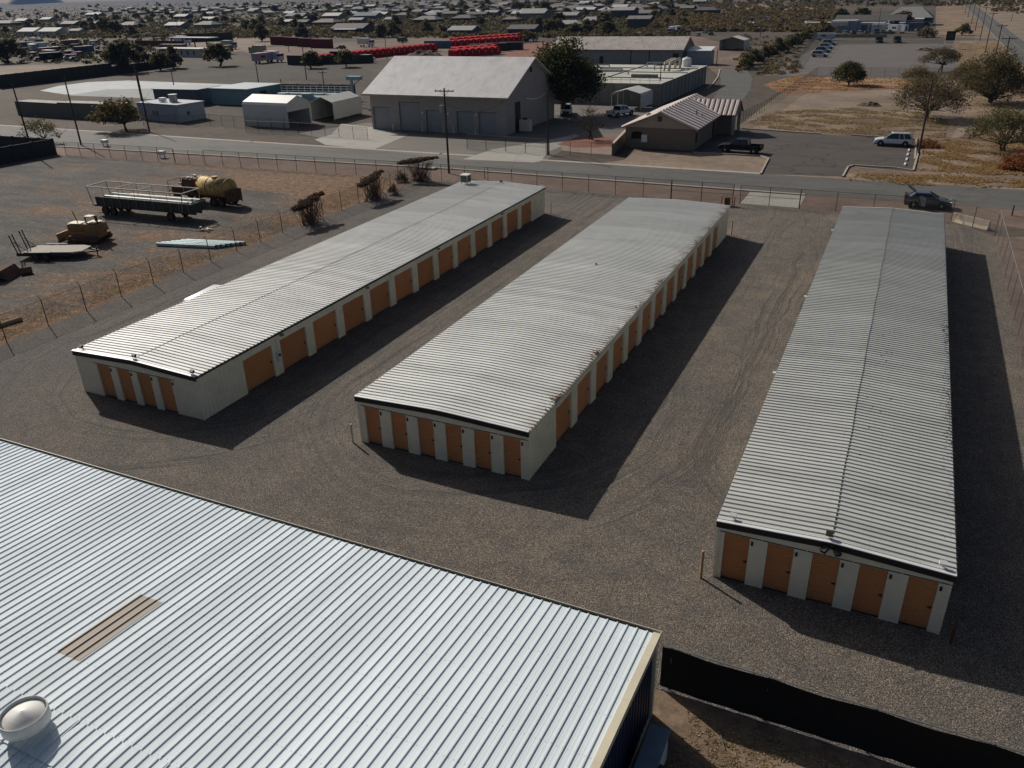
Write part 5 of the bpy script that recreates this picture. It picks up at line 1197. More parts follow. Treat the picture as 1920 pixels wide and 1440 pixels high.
q = M(); q.bar((-5.4, -.9, .7), (-5.4, -.9, 2.3), .05); q.bar((-5.4, .9, .7), (-5.4, .9, 2.3), .05); q.bar((-5.4, -.9, 2.3), (-5.4, .9, 2.3), .05); q.bar((-5.4, -.9, 1.2), (-5.4, .9, 1.2), .1); q.build('front_guard', MAT['rust'], T)
for x in (-4.2, 1.6, 2.75):
    for sy in (-1, 1): wheel(T, x, sy*.95, .52, .32, sy, 'rust')
# bulldozer
T = thing('bulldozer', 'small old yellow bulldozer with cream canopy beside the ramp trailer', 'bulldozer', (-70.2, 51.9, 0), R(12))
oy = pm('dull_ochre_paint', (0.26, 0.15, 0.05), 0.65, var=0.2, dirt=(0.10, 0.06, 0.03), damt=0.6)
for sy in (-1, 1):
    q = M(); pts = [(-1.5, .1), (-1.75, .4), (-1.5, .75), (1.4, .75), (1.7, .4), (1.4, .1)]; q.prism(pts, 'y', sy*.95-.22, sy*.95+.22); bev(q.build('track', MAT['rust'], T), .05)
q = M(); q.box(-1.6, -.7, .5, 1.5, .7, 1.05); q.prism([(-1.9, 1.05), (-1.9, 1.7), (-.3, 1.78), (-.3, 1.05)], 'y', -.55, .55); q.prism([(.1, 1.05), (.1, 1.9), (1.6, 1.8), (1.75, 1.05)], 'y', -.75, .75); bev(q.build('body', oy, T), .05)
q = M(); q.box(-1.8, -.5, 1.785, -.4, .5, 1.82); q.box(.3, -.6, 1.92, 1.4, .6, 1.96); q.box(0.1, -.35, 2.45, .9, .35, 2.52); q.build('top_plate', pm('sun_bleached_cream', (0.55, 0.45, 0.3), 0.6), T)
q = M(); q.cyl((.2, -.3, 1.8), (.2, -.3, 2.45), .07, n=8); q.cyl((.8, .3, 1.8), (.8, .3, 2.45), .07, n=8); q.cyl((-1.2, .2, 1.8), (-1.5, .2, 2.9), .04, n=6); q.cyl((1.4, -.2, 1.8), (1.4, -.2, 2.6), .08, n=8); q.build('exhaust', MAT['rust'], T)
q = M(); q.prism([(-2.5, .1), (-2.35, .1), (-2.25, .55), (-2.4, 1.0), (-2.55, 1.0), (-2.4, .55)], 'y', -1.5, 1.5); q.bar((-2.4, -.9, .4), (-.6, -1.2, .45), .12); q.bar((-2.4, .9, .4), (-.6, 1.2, .45), .12); q.build('blade', oy, T)
# ramp trailer
T = thing('ramp_trailer', 'low flat trailer with two upright ladder ramps near the bulldozer', 'trailer', (-68.9, 47.2, 0), R(22))
pale = pm('dusty_deck_boards', (0.36, 0.32, 0.26), 0.85, var=0.12, scale=6, stretch=(0.3, 4, 1))
q = M(); q.box(-2.4, -1.15, .62, 2.0, 1.15, .70); q.add([(2.0, -1.15, .62), (2.0, 1.15, .62), (2.9, .8, .62), (2.9, -.8, .62), (2.0, -1.15, .7), (2.0, 1.15, .7), (2.9, .8, .7), (2.9, -.8, .7)], [(0, 1, 2, 3), (7, 6, 5, 4), (0, 4, 5, 1), (1, 5, 6, 2), (2, 6, 7, 3), (3, 7, 4, 0)]); q.add([(-3.1, -1.15, .45), (-3.1, 1.15, .45), (-2.4, 1.15, .7), (-2.4, -1.15, .7)], [(0, 1, 2, 3)]); q.build('deck', pale, T)
q = M(); q.box(-3.1, -1.2, .35, 2.0, -1.15, .66); q.box(-3.1, 1.15, .35, 2.0, 1.2, .66); q.bar((2.0, -1.1, .5), (4.0, 0, .5), .12); q.bar((2.0, 1.1, .5), (4.0, 0, .5), .12); q.bar((3.8, 0, .0), (3.8, 0, .8), .08); q.build('frame', dks, T)
for sy in (-1, 1):
    q = M()
    for d in (-.22, .22): q.bar((-3.1, sy*.75+d, .5), (-3.45, sy*.75+d, 2.25), .07)
    for k in range(6): z = .75+k*.27; q.bar((-3.1-.35*(z-.5)/1.75, sy*.75-.22, z), (-3.1-.35*(z-.5)/1.75, sy*.75+.22, z), .05)
    q.bar((-3.3, sy*.75, 1.5), (-2.3, sy*.75, .7), .04); q.build('ramp', MAT['black'], T)
for x in (-1.2, -.3):
    for sy in (-1, 1): wheel(T, x, sy*1.36, .36, .22, sy, 'rust')
q = M(); q.box(-1.75, -1.52, .74, .3, -1.21, .78); q.box(-1.75, 1.21, .74, .3, 1.52, .78); q.build('mudguard', dks, T)
# loose items
for i in range(7):
    q = M(); y = i*.34; r_ = .17; q.cyl((0, 0, 0), (6.2, 0, 0), r_, n=14); q.mat(1).cyl((-.004, 0, 0), (0.0, 0, 0), r_*.85, n=14); q.cyl((6.2, 0, 0), (6.204, 0, 0), r_*.85, n=14)
    a = R(30); bx, by = -62.4+1.0*(i/6)*.5, 53.0
    o = q.build('plastic_pipe', [pm('pale_aqua_plastic', (0.33, 0.52, 0.52), 0.45, var=0.06), MAT['dark']], smooth=False)
    o.location = (-62.55+i*.30, 52.95+i*.36*.9, .17+(.0 if i % 2 == 0 else .03)); o.rotation_euler = (0, 0, R(12)+rnd.gauss(0, .006))
    tag(o, ['pale aqua pipe nearest the camera in the bundle on the ground', 'second pale aqua pipe of the bundle from the near side', 'third pale aqua pipe of the bundle from the near side', 'middle pale aqua pipe of the bundle', 'third pale aqua pipe of the bundle from the far side', 'second pale aqua pipe of the bundle from the far side', 'pale aqua pipe on the far side of the bundle, sticking out right'][i], 'pipe', 'pale aqua pipes lying in the yard')
o = M(); rr = random.Random(9)
for k in range(7): o.obox((rr.uniform(-.7, .7), rr.uniform(-.3, .3), rr.uniform(.1, .4)), (rr.uniform(.3, .9), rr.uniform(.1, .3), .08), rz=rr.random()*3, rx=rr.uniform(-.5, .5))
o = o.build('scrap_heap', frame_m); o.location = (-62.2, 58.8, 0); tag(o, 'small heap of pale scrap metal between the caged trailer and the fence', 'scrap')
T = thing('loader_bucket', 'rusty steel bucket lying at the left edge of the yard', 'bucket', (-67.4, 41.2, 0), R(25)); T.scale = (.75, .75, .75)
q = M(); q.prism([(-.7, 0), (-.9, .5), (-.7, 1.1), (-.3, 1.35), (.2, 1.2), (.9, .1), (.8, .02), (0, .5), (-.4, .35), (-.3, 0)], 'y', -1.5, 1.5); q.build('shell', MAT['rust'], T)
q = M(); q.box(-1.4, -.5, .3, -.8, .5, .7); q.bar((-1.2, 0, .5), (-2.2, 0, 2.1), .25); q.build('arm', MAT['rust'], T)
q = M(); q.obox((1.6, 1.0, .35), (1.2, .8, .5), rz=.5, rx=.6); q.build('plate', MAT['rust'], T)
q = M(); q.cyl((-57.6, 30.2, .16), (-56.75, 34.7, .16), .15, n=10); o = q.build('timber_pole', pm('bleached_timber', (0.33, 0.23, 0.13), .85)); tag(o, 'bleached timber pole lying on the yard ground at the left edge', 'timber')
for i, (px, py, c) in enumerate([(198, 274, 'white'), (305, 296, 'white')]):
    p = G(px, py); q = M(); q.box(-.5, -.35, .5, .5, .35, 1.0); q.box(-.55, -.05, 0, -.4, .05, .5); q.box(.4, -.05, 0, .55, .05, .5); o = q.build('yard_sign', MAT[c]); o.location = p
    tag(o, ['small white box on legs beside the fence near the leftmost poles', 'small white box at the post of the open yard gate'][i], 'box')
p = G(803, 317); q = M(); q.box(-1.1, -.5, 0, 1.1, .5, .25); o = q.build('stone_slab', MAT['conc']); o.location = p; tag(o, 'pale flat stone slab behind the tallest leaning shrub', 'slab')
# wheel stops
for i, (px, py) in enumerate([(1704, 283), (1702, 291), (1700, 300), (1697, 309)]):
    p = G(px, py); q = M(); q.prism([(-.12, 0), (.12, 0), (.07, .15), (-.07, .15)], 'y', -.75, .75); o = q.build('wheel_stop', MAT['white']); o.location = (p.x, p.y, 0.03)
    tag(o, ['worn white wheel stop nearest the white parked vehicle', 'second worn white wheel stop from the white parked vehicle', 'third worn white wheel stop from the white parked vehicle', 'worn white wheel stop nearest the street'][i], 'wheel stop', 'wheel stops along the car park kerb')
q = M(); q.cyl((0, 0, 0), (0, 0, 1.0), .07, n=8); o = q.build('marker_post', MAT['rust']); o.location = G(1897, 404); tag(o, 'short rusty marker post at the right edge beyond the fence corner', 'post')
q = M(); q.cyl((0, 0, 0), (0, 0, 1.1), .06, n=8); o = q.build('marker_post', MAT['orangepost']); o.location = (-46.3, 89.6, 0); tag(o, 'short marker post on the verge beyond the rooftop cooler', 'post')

# ------------------------------------------------------------------ trees
def leaves(mm, rr, c, r, n, size, flat=1.0, elong=1.6):
    for _ in range(n):
        while True:
            v = Vector((rr.uniform(-1, 1), rr.uniform(-1, 1), rr.uniform(-1, 1)))
            if v.length < 1: break
        v *= 0.55+0.45*rr.random()
        p = Vector(c)+Vector((v.x*r, v.y*r, v.z*r*flat))
        a = Vector((rr.gauss(0, 1), rr.gauss(0, 1), rr.gauss(0, .7))).normalized(); b_ = a.cross(Vector((rr.gauss(0, 1), rr.gauss(0, 1), rr.gauss(0, 1)))).normalized()
        s_ = size*rr.uniform(.6, 1.35); a *= s_*elong/2; b_ *= s_/2
        k = len(mm.v); mm.v += [tuple(p-a-b_*.6), tuple(p+a*.2-b_), tuple(p+a), tuple(p+a*.1+b_)]; mm.f.append((k, k+1, k+2, k+3)); mm.m.append(mm.k)
def limb(mm, rr, a, b_, r0, r1, n=4, wob=.12):
    a = Vector(a); b_ = Vector(b_); L = (b_-a).length; p = a; pr = r0
    for i in range(1, n+1):
        t = i/n; q = a.lerp(b_, t)+(Vector((rr.gauss(0, 1), rr.gauss(0, 1), rr.gauss(0, .5)))*wob*L/n if i < n else Vector()); r = r0+(r1-r0)*t
        mm.cyl(p, q, pr, r, n=6, cap=False); p = q; pr = r
def tree_parts(seed, H, Rr, nclump, nleaf, size, lean=(0, 0), low=0.3, flat=0.7, bare=False, multi=1, twigs=0, cr=0.42):
    rr = random.Random(seed); tr = M(); cw_ = M(); cen = []
    for i in range(nclump):
        a = i*2.399+rr.random()*.6; u = math.sqrt((i+.5)/nclump); rad = Rr*u*(1-cr*.6)*rr.uniform(.8, 1.1)
        zf = low+(1-low)*(1-(u**2)*.62)*rr.uniform(.62, 1.0)
        cen.append(Vector((lean[0]+rad*math.cos(a), lean[1]+rad*math.sin(a), H*zf-Rr*cr*flat*.5)))
    for m_ in range(multi):
        ft = Vector((rr.gauss(0, .25)*(multi > 1), rr.gauss(0, .25)*(multi > 1), -.2)); fork = Vector((lean[0]*.3+rr.gauss(0, .3), lean[1]*.3+rr.gauss(0, .3), H*low*.75)); tr0 = .045*H/math.sqrt(multi)
        limb(tr, rr, ft, fork, tr0, tr0*.75, 3, .1)
        for c in cen[m_::multi]: limb(tr, rr, fork, c-Vector((0, 0, Rr*cr*.2)), tr0*.45, .02, 4, .18)
    for c in cen:
        for _ in range(twigs): limb(tr, rr, c-Vector((0, 0, Rr*.15)), c+Vector((rr.gauss(0, 1), rr.gauss(0, 1), rr.gauss(.4, .7)))*Rr*cr*.7, .022, .008, 2, .2)
    if not bare:
        for c in cen: leaves(cw_, rr, c, Rr*cr*rr.uniform(.75, 1.2), nleaf, size, flat)
    return tr, cw_
def tree(name, label, loc, mat, cat='tree', group=None, rz=0, **k):
    T = thing(name, label, cat, loc, rz, group); a, b_ = tree_parts(**k)
    a.build('trunk', MAT['bark'], T, fix=False)
    if b_.f: b_.build('crown', mat, T, fix=False)
    return T
L_dark = leafm('dark_evergreen_leaves', (0.014, 0.019, 0.009), (0.060, 0.064, 0.026)); L_olive = leafm('olive_leaves', (0.058, 0.050, 0.024), (0.145, 0.122, 0.060))
L_brown = leafm('brown_mesquite_leaves', (0.070, 0.054, 0.031), (0.165, 0.128, 0.074)); L_green = leafm('dusty_green_leaves', (0.050, 0.055, 0.024), (0.135, 0.132, 0.060)); L_rust = leafm('rust_orange_leaves', (0.16, 0.06, 0.02), (0.34, 0.15, 0.055))
L_dead = leafm('dead_brown_twigs', (0.040, 0.026, 0.020), (0.090, 0.058, 0.044)); L_straw = leafm('straw_grass_blades', (0.22, 0.165, 0.10), (0.48, 0.38, 0.245)); L_straw2 = leafm('orange_dry_grass_blades', (0.23, 0.145, 0.075), (0.48, 0.34, 0.18))
tree('evergreen_tree', 'large dark evergreen tree between the grey garage and the water tank', (-57.2, 142.5, 0), L_dark, seed=11, H=13.2, Rr=8.2, nclump=40, nleaf=400, size=.30, low=.27, flat=.95, cr=.36)
tree('bare_tree', 'small bare twiggy tree standing in the red gravel bed', G(1107, 262), L_brown, seed=5, H=5.2, Rr=2.6, nclump=16, nleaf=0, size=.1, low=.25, twigs=14, bare=True, multi=2)
tree('mesquite_tree', 'round dusty green tree beyond the bare plot, in front of the far lot fence', G(1592, 160), L_green, seed=21, H=5.4, Rr=3.9, nclump=24, nleaf=330, size=.19, low=.15, flat=.8, multi=3, twigs=3)
tree('mesquite_tree', 'sparse brown tree behind the pole with the lamp bracket', G(1738, 222), L_brown, seed=22, H=7.6, Rr=6.9, nclump=42, nleaf=200, size=.16, low=.2, flat=.75, multi=3, twigs=7, cr=.34)
tree('mesquite_tree', 'largest dense brown green tree at the far right, around the tall pole', (12.8, 176.5, 0), L_olive, seed=23, H=9.8, Rr=6.8, nclump=48, nleaf=280, size=.19, low=.1, flat=.9, multi=3, twigs=4, cr=.34)
tree('mesquite_tree', 'green spreading tree at the right edge above the orange bush', G(1880, 283), L_green, seed=24, H=5.9, Rr=5.3, nclump=32, nleaf=170, size=.15, low=.2, flat=.65, multi=3, twigs=7, cr=.33)
tree('mesquite_tree', 'thin grey brown tree in front of the tall sign', G(1762, 135), L_brown, seed=25, H=6.0, Rr=5.6, nclump=26, nleaf=150, size=.18, low=.35, flat=.5, multi=2, twigs=5, cr=.32)
tree('mesquite_tree', 'low grey brown bush left of the thin tree by the far lot fence', G(1722, 150), L_brown, seed=26, H=3.2, Rr=4.6, nclump=20, nleaf=190, size=.17, low=.1, flat=.6, multi=3, twigs=5, cr=.4)
tree('mesquite_tree', 'brown tree between the far lot and the main road, beyond the largest tree', (9.5, 200, 0), L_brown, seed=27, H=5.5, Rr=4.4, nclump=24, nleaf=200, size=.2, low=.15, flat=.75, multi=3, twigs=3, cr=.36)
tree('desert_bush', 'rust orange bush at the right edge beside the road', G(1908, 318), L_rust, cat='bush', seed=28, H=2.3, Rr=2.6, nclump=18, nleaf=150, size=.16, low=.05, flat=.7, multi=4, twigs=8, cr=.42)
tree('desert_bush', 'small rust brown bush beside the kerb corner of the car park', G(1738, 275), L_rust, cat='bush', seed=29, H=1.2, Rr=2.2, nclump=12, nleaf=90, size=.14, low=.05, flat=.6, multi=3, twigs=5, cr=.45)
tree('mesquite_tree', 'dark tree leaning over the street beside the white flat roofed building', G(240, 246), L_olive, seed=30, H=5.6, Rr=5.0, nclump=18, nleaf=140, size=.3, low=.3, flat=.6, multi=2, twigs=4, lean=(-2.0, 0))
tree('palo_verde_tree', 'thin pale tree rising behind the dark screened corner', G(83, 268), L_green, seed=31, H=4.8, Rr=3.6, nclump=14, nleaf=45, size=.2, low=.2, flat=.8, multi=4, twigs=10, cr=.35)
# hedge-like leaning shrubs on the fence line
for i, (x, y, hz, Lc, ang, lb) in enumerate([(-53.4, 86.0, 3.3, 4.6, -72, 'tallest dark leaning shrub at the street corner of the fence'), (-53.5, 75.9, 3.1, 4.7, 4, 'middle wedge shaped dark shrub leaning along the yard fence'), (-53.7, 64.9, 3.0, 4.6, 4, 'nearest wedge shaped dark shrub leaning along the yard fence')]):
    T = thing('leaning_shrub', lb, 'shrub', (x, y, 0), R(ang), 'dead leaning shrubs along the yard fence'); rr = random.Random(60+i); a = M(); b_ = M()
    for k in range(100):
        ft = Vector((rr.gauss(0, .35), rr.gauss(0, .75), -.1)); top = Vector((rr.gauss(0, .5), rr.uniform(-Lc*.42, Lc*.42), 0)); top.z = hz*.62+.18*(top.y)*.55+rr.uniform(-.1, .3); limb(a, rr, ft, top, .03, .012, 4, .1)
    for k in range(26):
        y_ = -Lc/2+Lc*k/25; w_ = 1.15*(1-abs(k-9)/24); zc = hz*.76+.14*y_; leaves(b_, rr, (rr.gauss(0, .2), y_, zc), w_*.75, 150, .11, .5)
    a.build('stems', pm('brown_shrub_stems', (0.11, 0.07, 0.052), .9), T, fix=False); b_.build('crown', L_dead, T, fix=False)
    for k in range(3): pass
tree('desert_bush', 'small round brown bush at the foot of the street side fence', (-55.3, 84.9, 0), L_dead, cat='bush', seed=71, H=1.3, Rr=1.0, nclump=8, nleaf=90, size=.1, low=.1, flat=.8, multi=3, twigs=4, cr=.6)
tree('desert_bush', 'small brown bush beneath the middle leaning shrub', (-52.6, 78.6, 0), L_dead, cat='bush', seed=72, H=1.2, Rr=.8, nclump=6, nleaf=80, size=.1, low=.1, flat=.8, multi=3, twigs=4, cr=.6)
# dry grass: uncountable tufts, thicker in patches
def tufts(name, region, n, mat, h=.35, seed=1, kindz=.0, thr=0.5, sc=.25, spread=.35, nb=7):
    from mathutils import noise as mn
    rr = random.Random(seed); mm = M(); k = 0; tries = 0
    while k < n and tries < n*12:
        tries += 1; x, y = region(rr)
        if mn.noise(Vector((x*sc, y*sc*1.3, seed)))*.5+.5 < thr+rr.gauss(0, .06): continue
        k += 1; hh = h*rr.uniform(.5, 1.4)
        for _ in range(nb):
            a = rr.random()*2*PI; l = rr.uniform(.3, 1)*spread*hh/h; dx, dy = math.cos(a)*l, math.sin(a)*l; w = (.035+.03*rr.random())*min(1, h/.16); px, py = -math.sin(a)*w, math.cos(a)*w
            i0 = len(mm.v); mm.v += [(x-px, y-py, kindz), (x+px, y+py, kindz), (x+dx*.6+px, y+dy*.6+py, kindz+hh*.8), (x+dx, y+dy, kindz+hh*rr.uniform(.5, 1.0))]; mm.f.append((i0, i0+1, i0+2, i0+3)); mm.m.append(0)
    o = mm.build(name, mat, fix=False); return tag(o, {'a': 1} and None, None, None, 'stuff')
def quadreg(pts):
    P = [G(x, y) for x, y in pts]; x0 = min(p.x for p in P); x1 = max(p.x for p in P); y0 = min(p.y for p in P); y1 = max(p.y for p in P)
    def f(rr):
        while True:
            x, y = rr.uniform(x0, x1), rr.uniform(y0, y1); c = False; n = len(P)
            for i in range(n):
                a, b_ = P[i], P[(i+1) % n]
                if (a.y > y) != (b_.y > y) and x < (b_.x-a.x)*(y-a.y)/(b_.y-a.y)+a.x: c = not c
            if c: return x, y
    return f
t1 = tufts('dry_grass', quadreg([(1400, 232), (1450, 208), (1600, 203), (1720, 210), (1780, 225), (1770, 262), (1722, 258), (1540, 250), (1430, 240)]), 5200, L_straw, .17, 1, spread=.2); t1['label'] = 'straw coloured dry grass between the bare plot and the car park'
t1 = tufts('dry_grass', quadreg([(1585, 338), (1600, 327), (1716, 328), (1735, 268), (1850, 250), (1960, 270), (1960, 352), (1850, 352), (1700, 347)]), 7000, L_straw2, .16, 2, thr=.50, spread=.22); t1['label'] = 'orange tinted dry grass mounds between the car park and the street'
t1 = tufts('dry_grass', lambda rr: (rr.uniform(-3.3, 9), rr.uniform(12, 19.2)), 9000, L_straw, .05, 3, spread=.08, thr=.40, sc=.9); t1['label'] = 'short straw grass in the yard below the black privacy fence'
if 0: t1 = tufts('dry_grass', quadreg([(470, 270), (560, 285), (760, 330), (640, 400), (520, 440), (470, 400), (500, 330)]), 3600, L_straw2, .08, 4, thr=.5, spread=.12)
t1 = tufts('dry_grass', lambda rr: (-54.6-abs(rr.gauss(0, 2.6)), rr.uniform(28, 84)), 5200, L_straw2, .055, 5, thr=.42, spread=.09, nb=5); t1['label'] = 'dry weeds along the yard side of the long chain link fence'
t1 = tufts('dry_grass', lambda rr: (rr.uniform(10, 23), rr.uniform(105, 340)), 5000, L_straw, .2, 6, thr=.45, spread=.25); t1['label'] = 'straw grass on the verge of the main road'
t1 = tufts('dry_grass', quadreg([(1430, 158), (1500, 140), (1700, 148), (1740, 165), (1560, 172), (1470, 178)]), 2200, L_straw2, .18, 7, thr=.5, spread=.22); t1['label'] = 'rusty dry grass along the far lot fence'
# soil heaps
for px, py, s_, lb in [(1630, 198, 1.8, 'small dark soil heap in the bare plot'), (1735, 95, 2.6, 'dark soil heap in the far gravel lot'), (795, 105, 5.5, 'dark soil heap in front of the long red row')]:
    from mathutils import noise as mn
    q = M(); n = 20; p = G(px, py); vs = []
    for i in range(n+1):
        for j in range(n+1):
            u, v = i/n*2-1, j/n*2-1; d = math.hypot(u, v); z = max(0, 1-d*d)*.42*s_*(.7+.6*mn.noise(Vector((u*3, v*3, px)))) ; vs.append((p.x+u*s_*1.3, p.y+v*s_, z-.02))
    q.add(vs, [(i*(n+1)+j, (i+1)*(n+1)+j, (i+1)*(n+1)+j+1, i*(n+1)+j+1) for i in range(n) for j in range(n)]); o = q.build('soil_heap', pm('dark_loose_soil', (0.09, 0.055, 0.035), .95, var=.3), fix=False); tag(o, lb, 'soil heap', 'soil heaps')
# ------------------------------------------------------------------ town
def zrow(x, y, row):
    lo_, hi_ = 0.2, 30
    for _ in range(24):
        mid_ = (lo_+hi_)/2; v = Vector((x, y, mid_-CH)); yy = 720-CF*v.dot(_u)/v.dot(_f)
        if yy > row: lo_ = mid_
        else: hi_ = mid_
    return lo_
RF = {k: pm('house_roof_'+k, c, .8, var=.12, scale=.8) for k, c in dict(grey=(0.165, 0.155, 0.145), dark=(0.088, 0.080, 0.073), white=(0.50, 0.49, 0.45), pale=(0.29, 0.28, 0.26), brown=(0.14, 0.11, 0.085), teal=(0.10, 0.15, 0.17)).items()}
WL = {k: pm('house_wall_'+k, c, .85, var=.1) for k, c in dict(tan=(0.22, 0.175, 0.135), grey=(0.17, 0.17, 0.165), cream=(0.32, 0.28, 0.23), white=(0.42, 0.42, 0.41), brown=(0.12, 0.09, 0.07), dark=(0.075, 0.075, 0.08)).items()}
_hm = {}
def house_mesh(W, D, H, Rz, hip, porch):
    k = (W, D, H, Rz, hip, porch)
    if k in _hm: return _hm[k]
    w = M(); w.box(-W/2, -D/2, 0, W/2, D/2, H)
    if not hip: w.prism([(-D/2, H), (D/2, H), (0, Rz-.1)], 'x', -W/2, W/2)
    r = M(); o = .5; hx = W/2+o; hy = D/2+o; i_ = (hy if hip else 0); z0 = H-.1
    A = [(-hx, -hy, z0), (hx, -hy, z0), (hx, hy, z0), (-hx, hy, z0), (-hx+i_*.8, 0, Rz), (hx-i_*.8, 0, Rz)]
    B = [(x, y, z-.18) for x, y, z in A]
    r.add(A+B, [(0, 1, 5, 4), (2, 3, 4, 5), (1, 2, 5), (3, 0, 4), (7, 6, 10, 11), (9, 8, 11, 10), (0, 6, 7, 1), (1, 7, 8, 2), (2, 8, 9, 3), (3, 9, 6, 0)] if hip else
          [(0, 1, 5, 4), (2, 3, 4, 5), (7, 6, 10, 11), (9, 8, 11, 10), (0, 6, 7, 1), (2, 8, 9, 3), (1, 7, 11, 5), (5, 11, 8, 2), (0, 4, 10, 6), (4, 3, 9, 10)])
    win = M()
    n = max(2, int(W/3.2))
    for j in range(n):
        x = -W/2+W*(j+.5)/n
        if j == n//2: win.box(x-.5, -D/2-.03, 0, x+.5, -D/2-.005, 2.1)
        else: win.box(x-.6, -D/2-.03, .9, x+.6, -D/2-.005, 2.0)
    p = None
    if porch:
        p = M(); p.add([(-W*.35, -D/2-2.6, H-.6), (W*.35, -D/2-2.6, H-.6), (W*.35, -D/2-.3, H-.12), (-W*.35, -D/2-.3, H-.12), (-W*.35, -D/2-2.6, H-.72), (W*.35, -D/2-2.6, H-.72), (W*.35, -D/2-.3, H-.24), (-W*.35, -D/2-.3, H-.24)], [(0, 1, 2, 3), (7, 6, 5, 4), (0, 4, 5, 1), (1, 5, 6, 2), (3, 7, 4, 0)])
        for x in (-W*.33, 0, W*.33): p.box(x-.08, -D/2-2.5, 0, x+.08, -D/2-2.34, H-.7)
        p = p.mesh('porch', [WL['cream']])
    _hm[k] = (w.mesh('wall', [WL['tan']]), r.mesh('roof', [RF['grey']]), win.mesh('window', [MAT['glass']]), p); return _hm[k]
def linkmesh(name, me, mats, parent=None):
    o = bpy.data.objects.new(name, me); COL.objects.link(o)
    if parent: o.parent = parent
    for i, m_ in enumerate(mats):
        if o.data.materials[i] != m_: o.material_slots[i].link = 'OBJECT'; o.material_slots[i].material = m_
    return o
taken = []
def house(x, y, W, rz, roof, wall, label, hip=False, porch=False, D=None, H=2.9, Rz=None, group='houses of the distant town', detail=True):
    W = round(W); D = round(D or min(12, max(6, W*.62))); Rz = Rz or (H+D*.19)
    me = house_mesh(W, D, H, round(Rz, 2), hip, porch)
    T = thing('town_house', label, 'house', (x, y, 0), rz, group)
    linkmesh('wall', me[0], [WL[wall]], T); linkmesh('roof', me[1], [RF[roof]], T)
    if detail: linkmesh('window', me[2], [MAT['glass']], T)
    if porch: linkmesh('porch', me[3], [WL['white']], T)
    taken.append((x, y, max(W, D)*.62)); return T
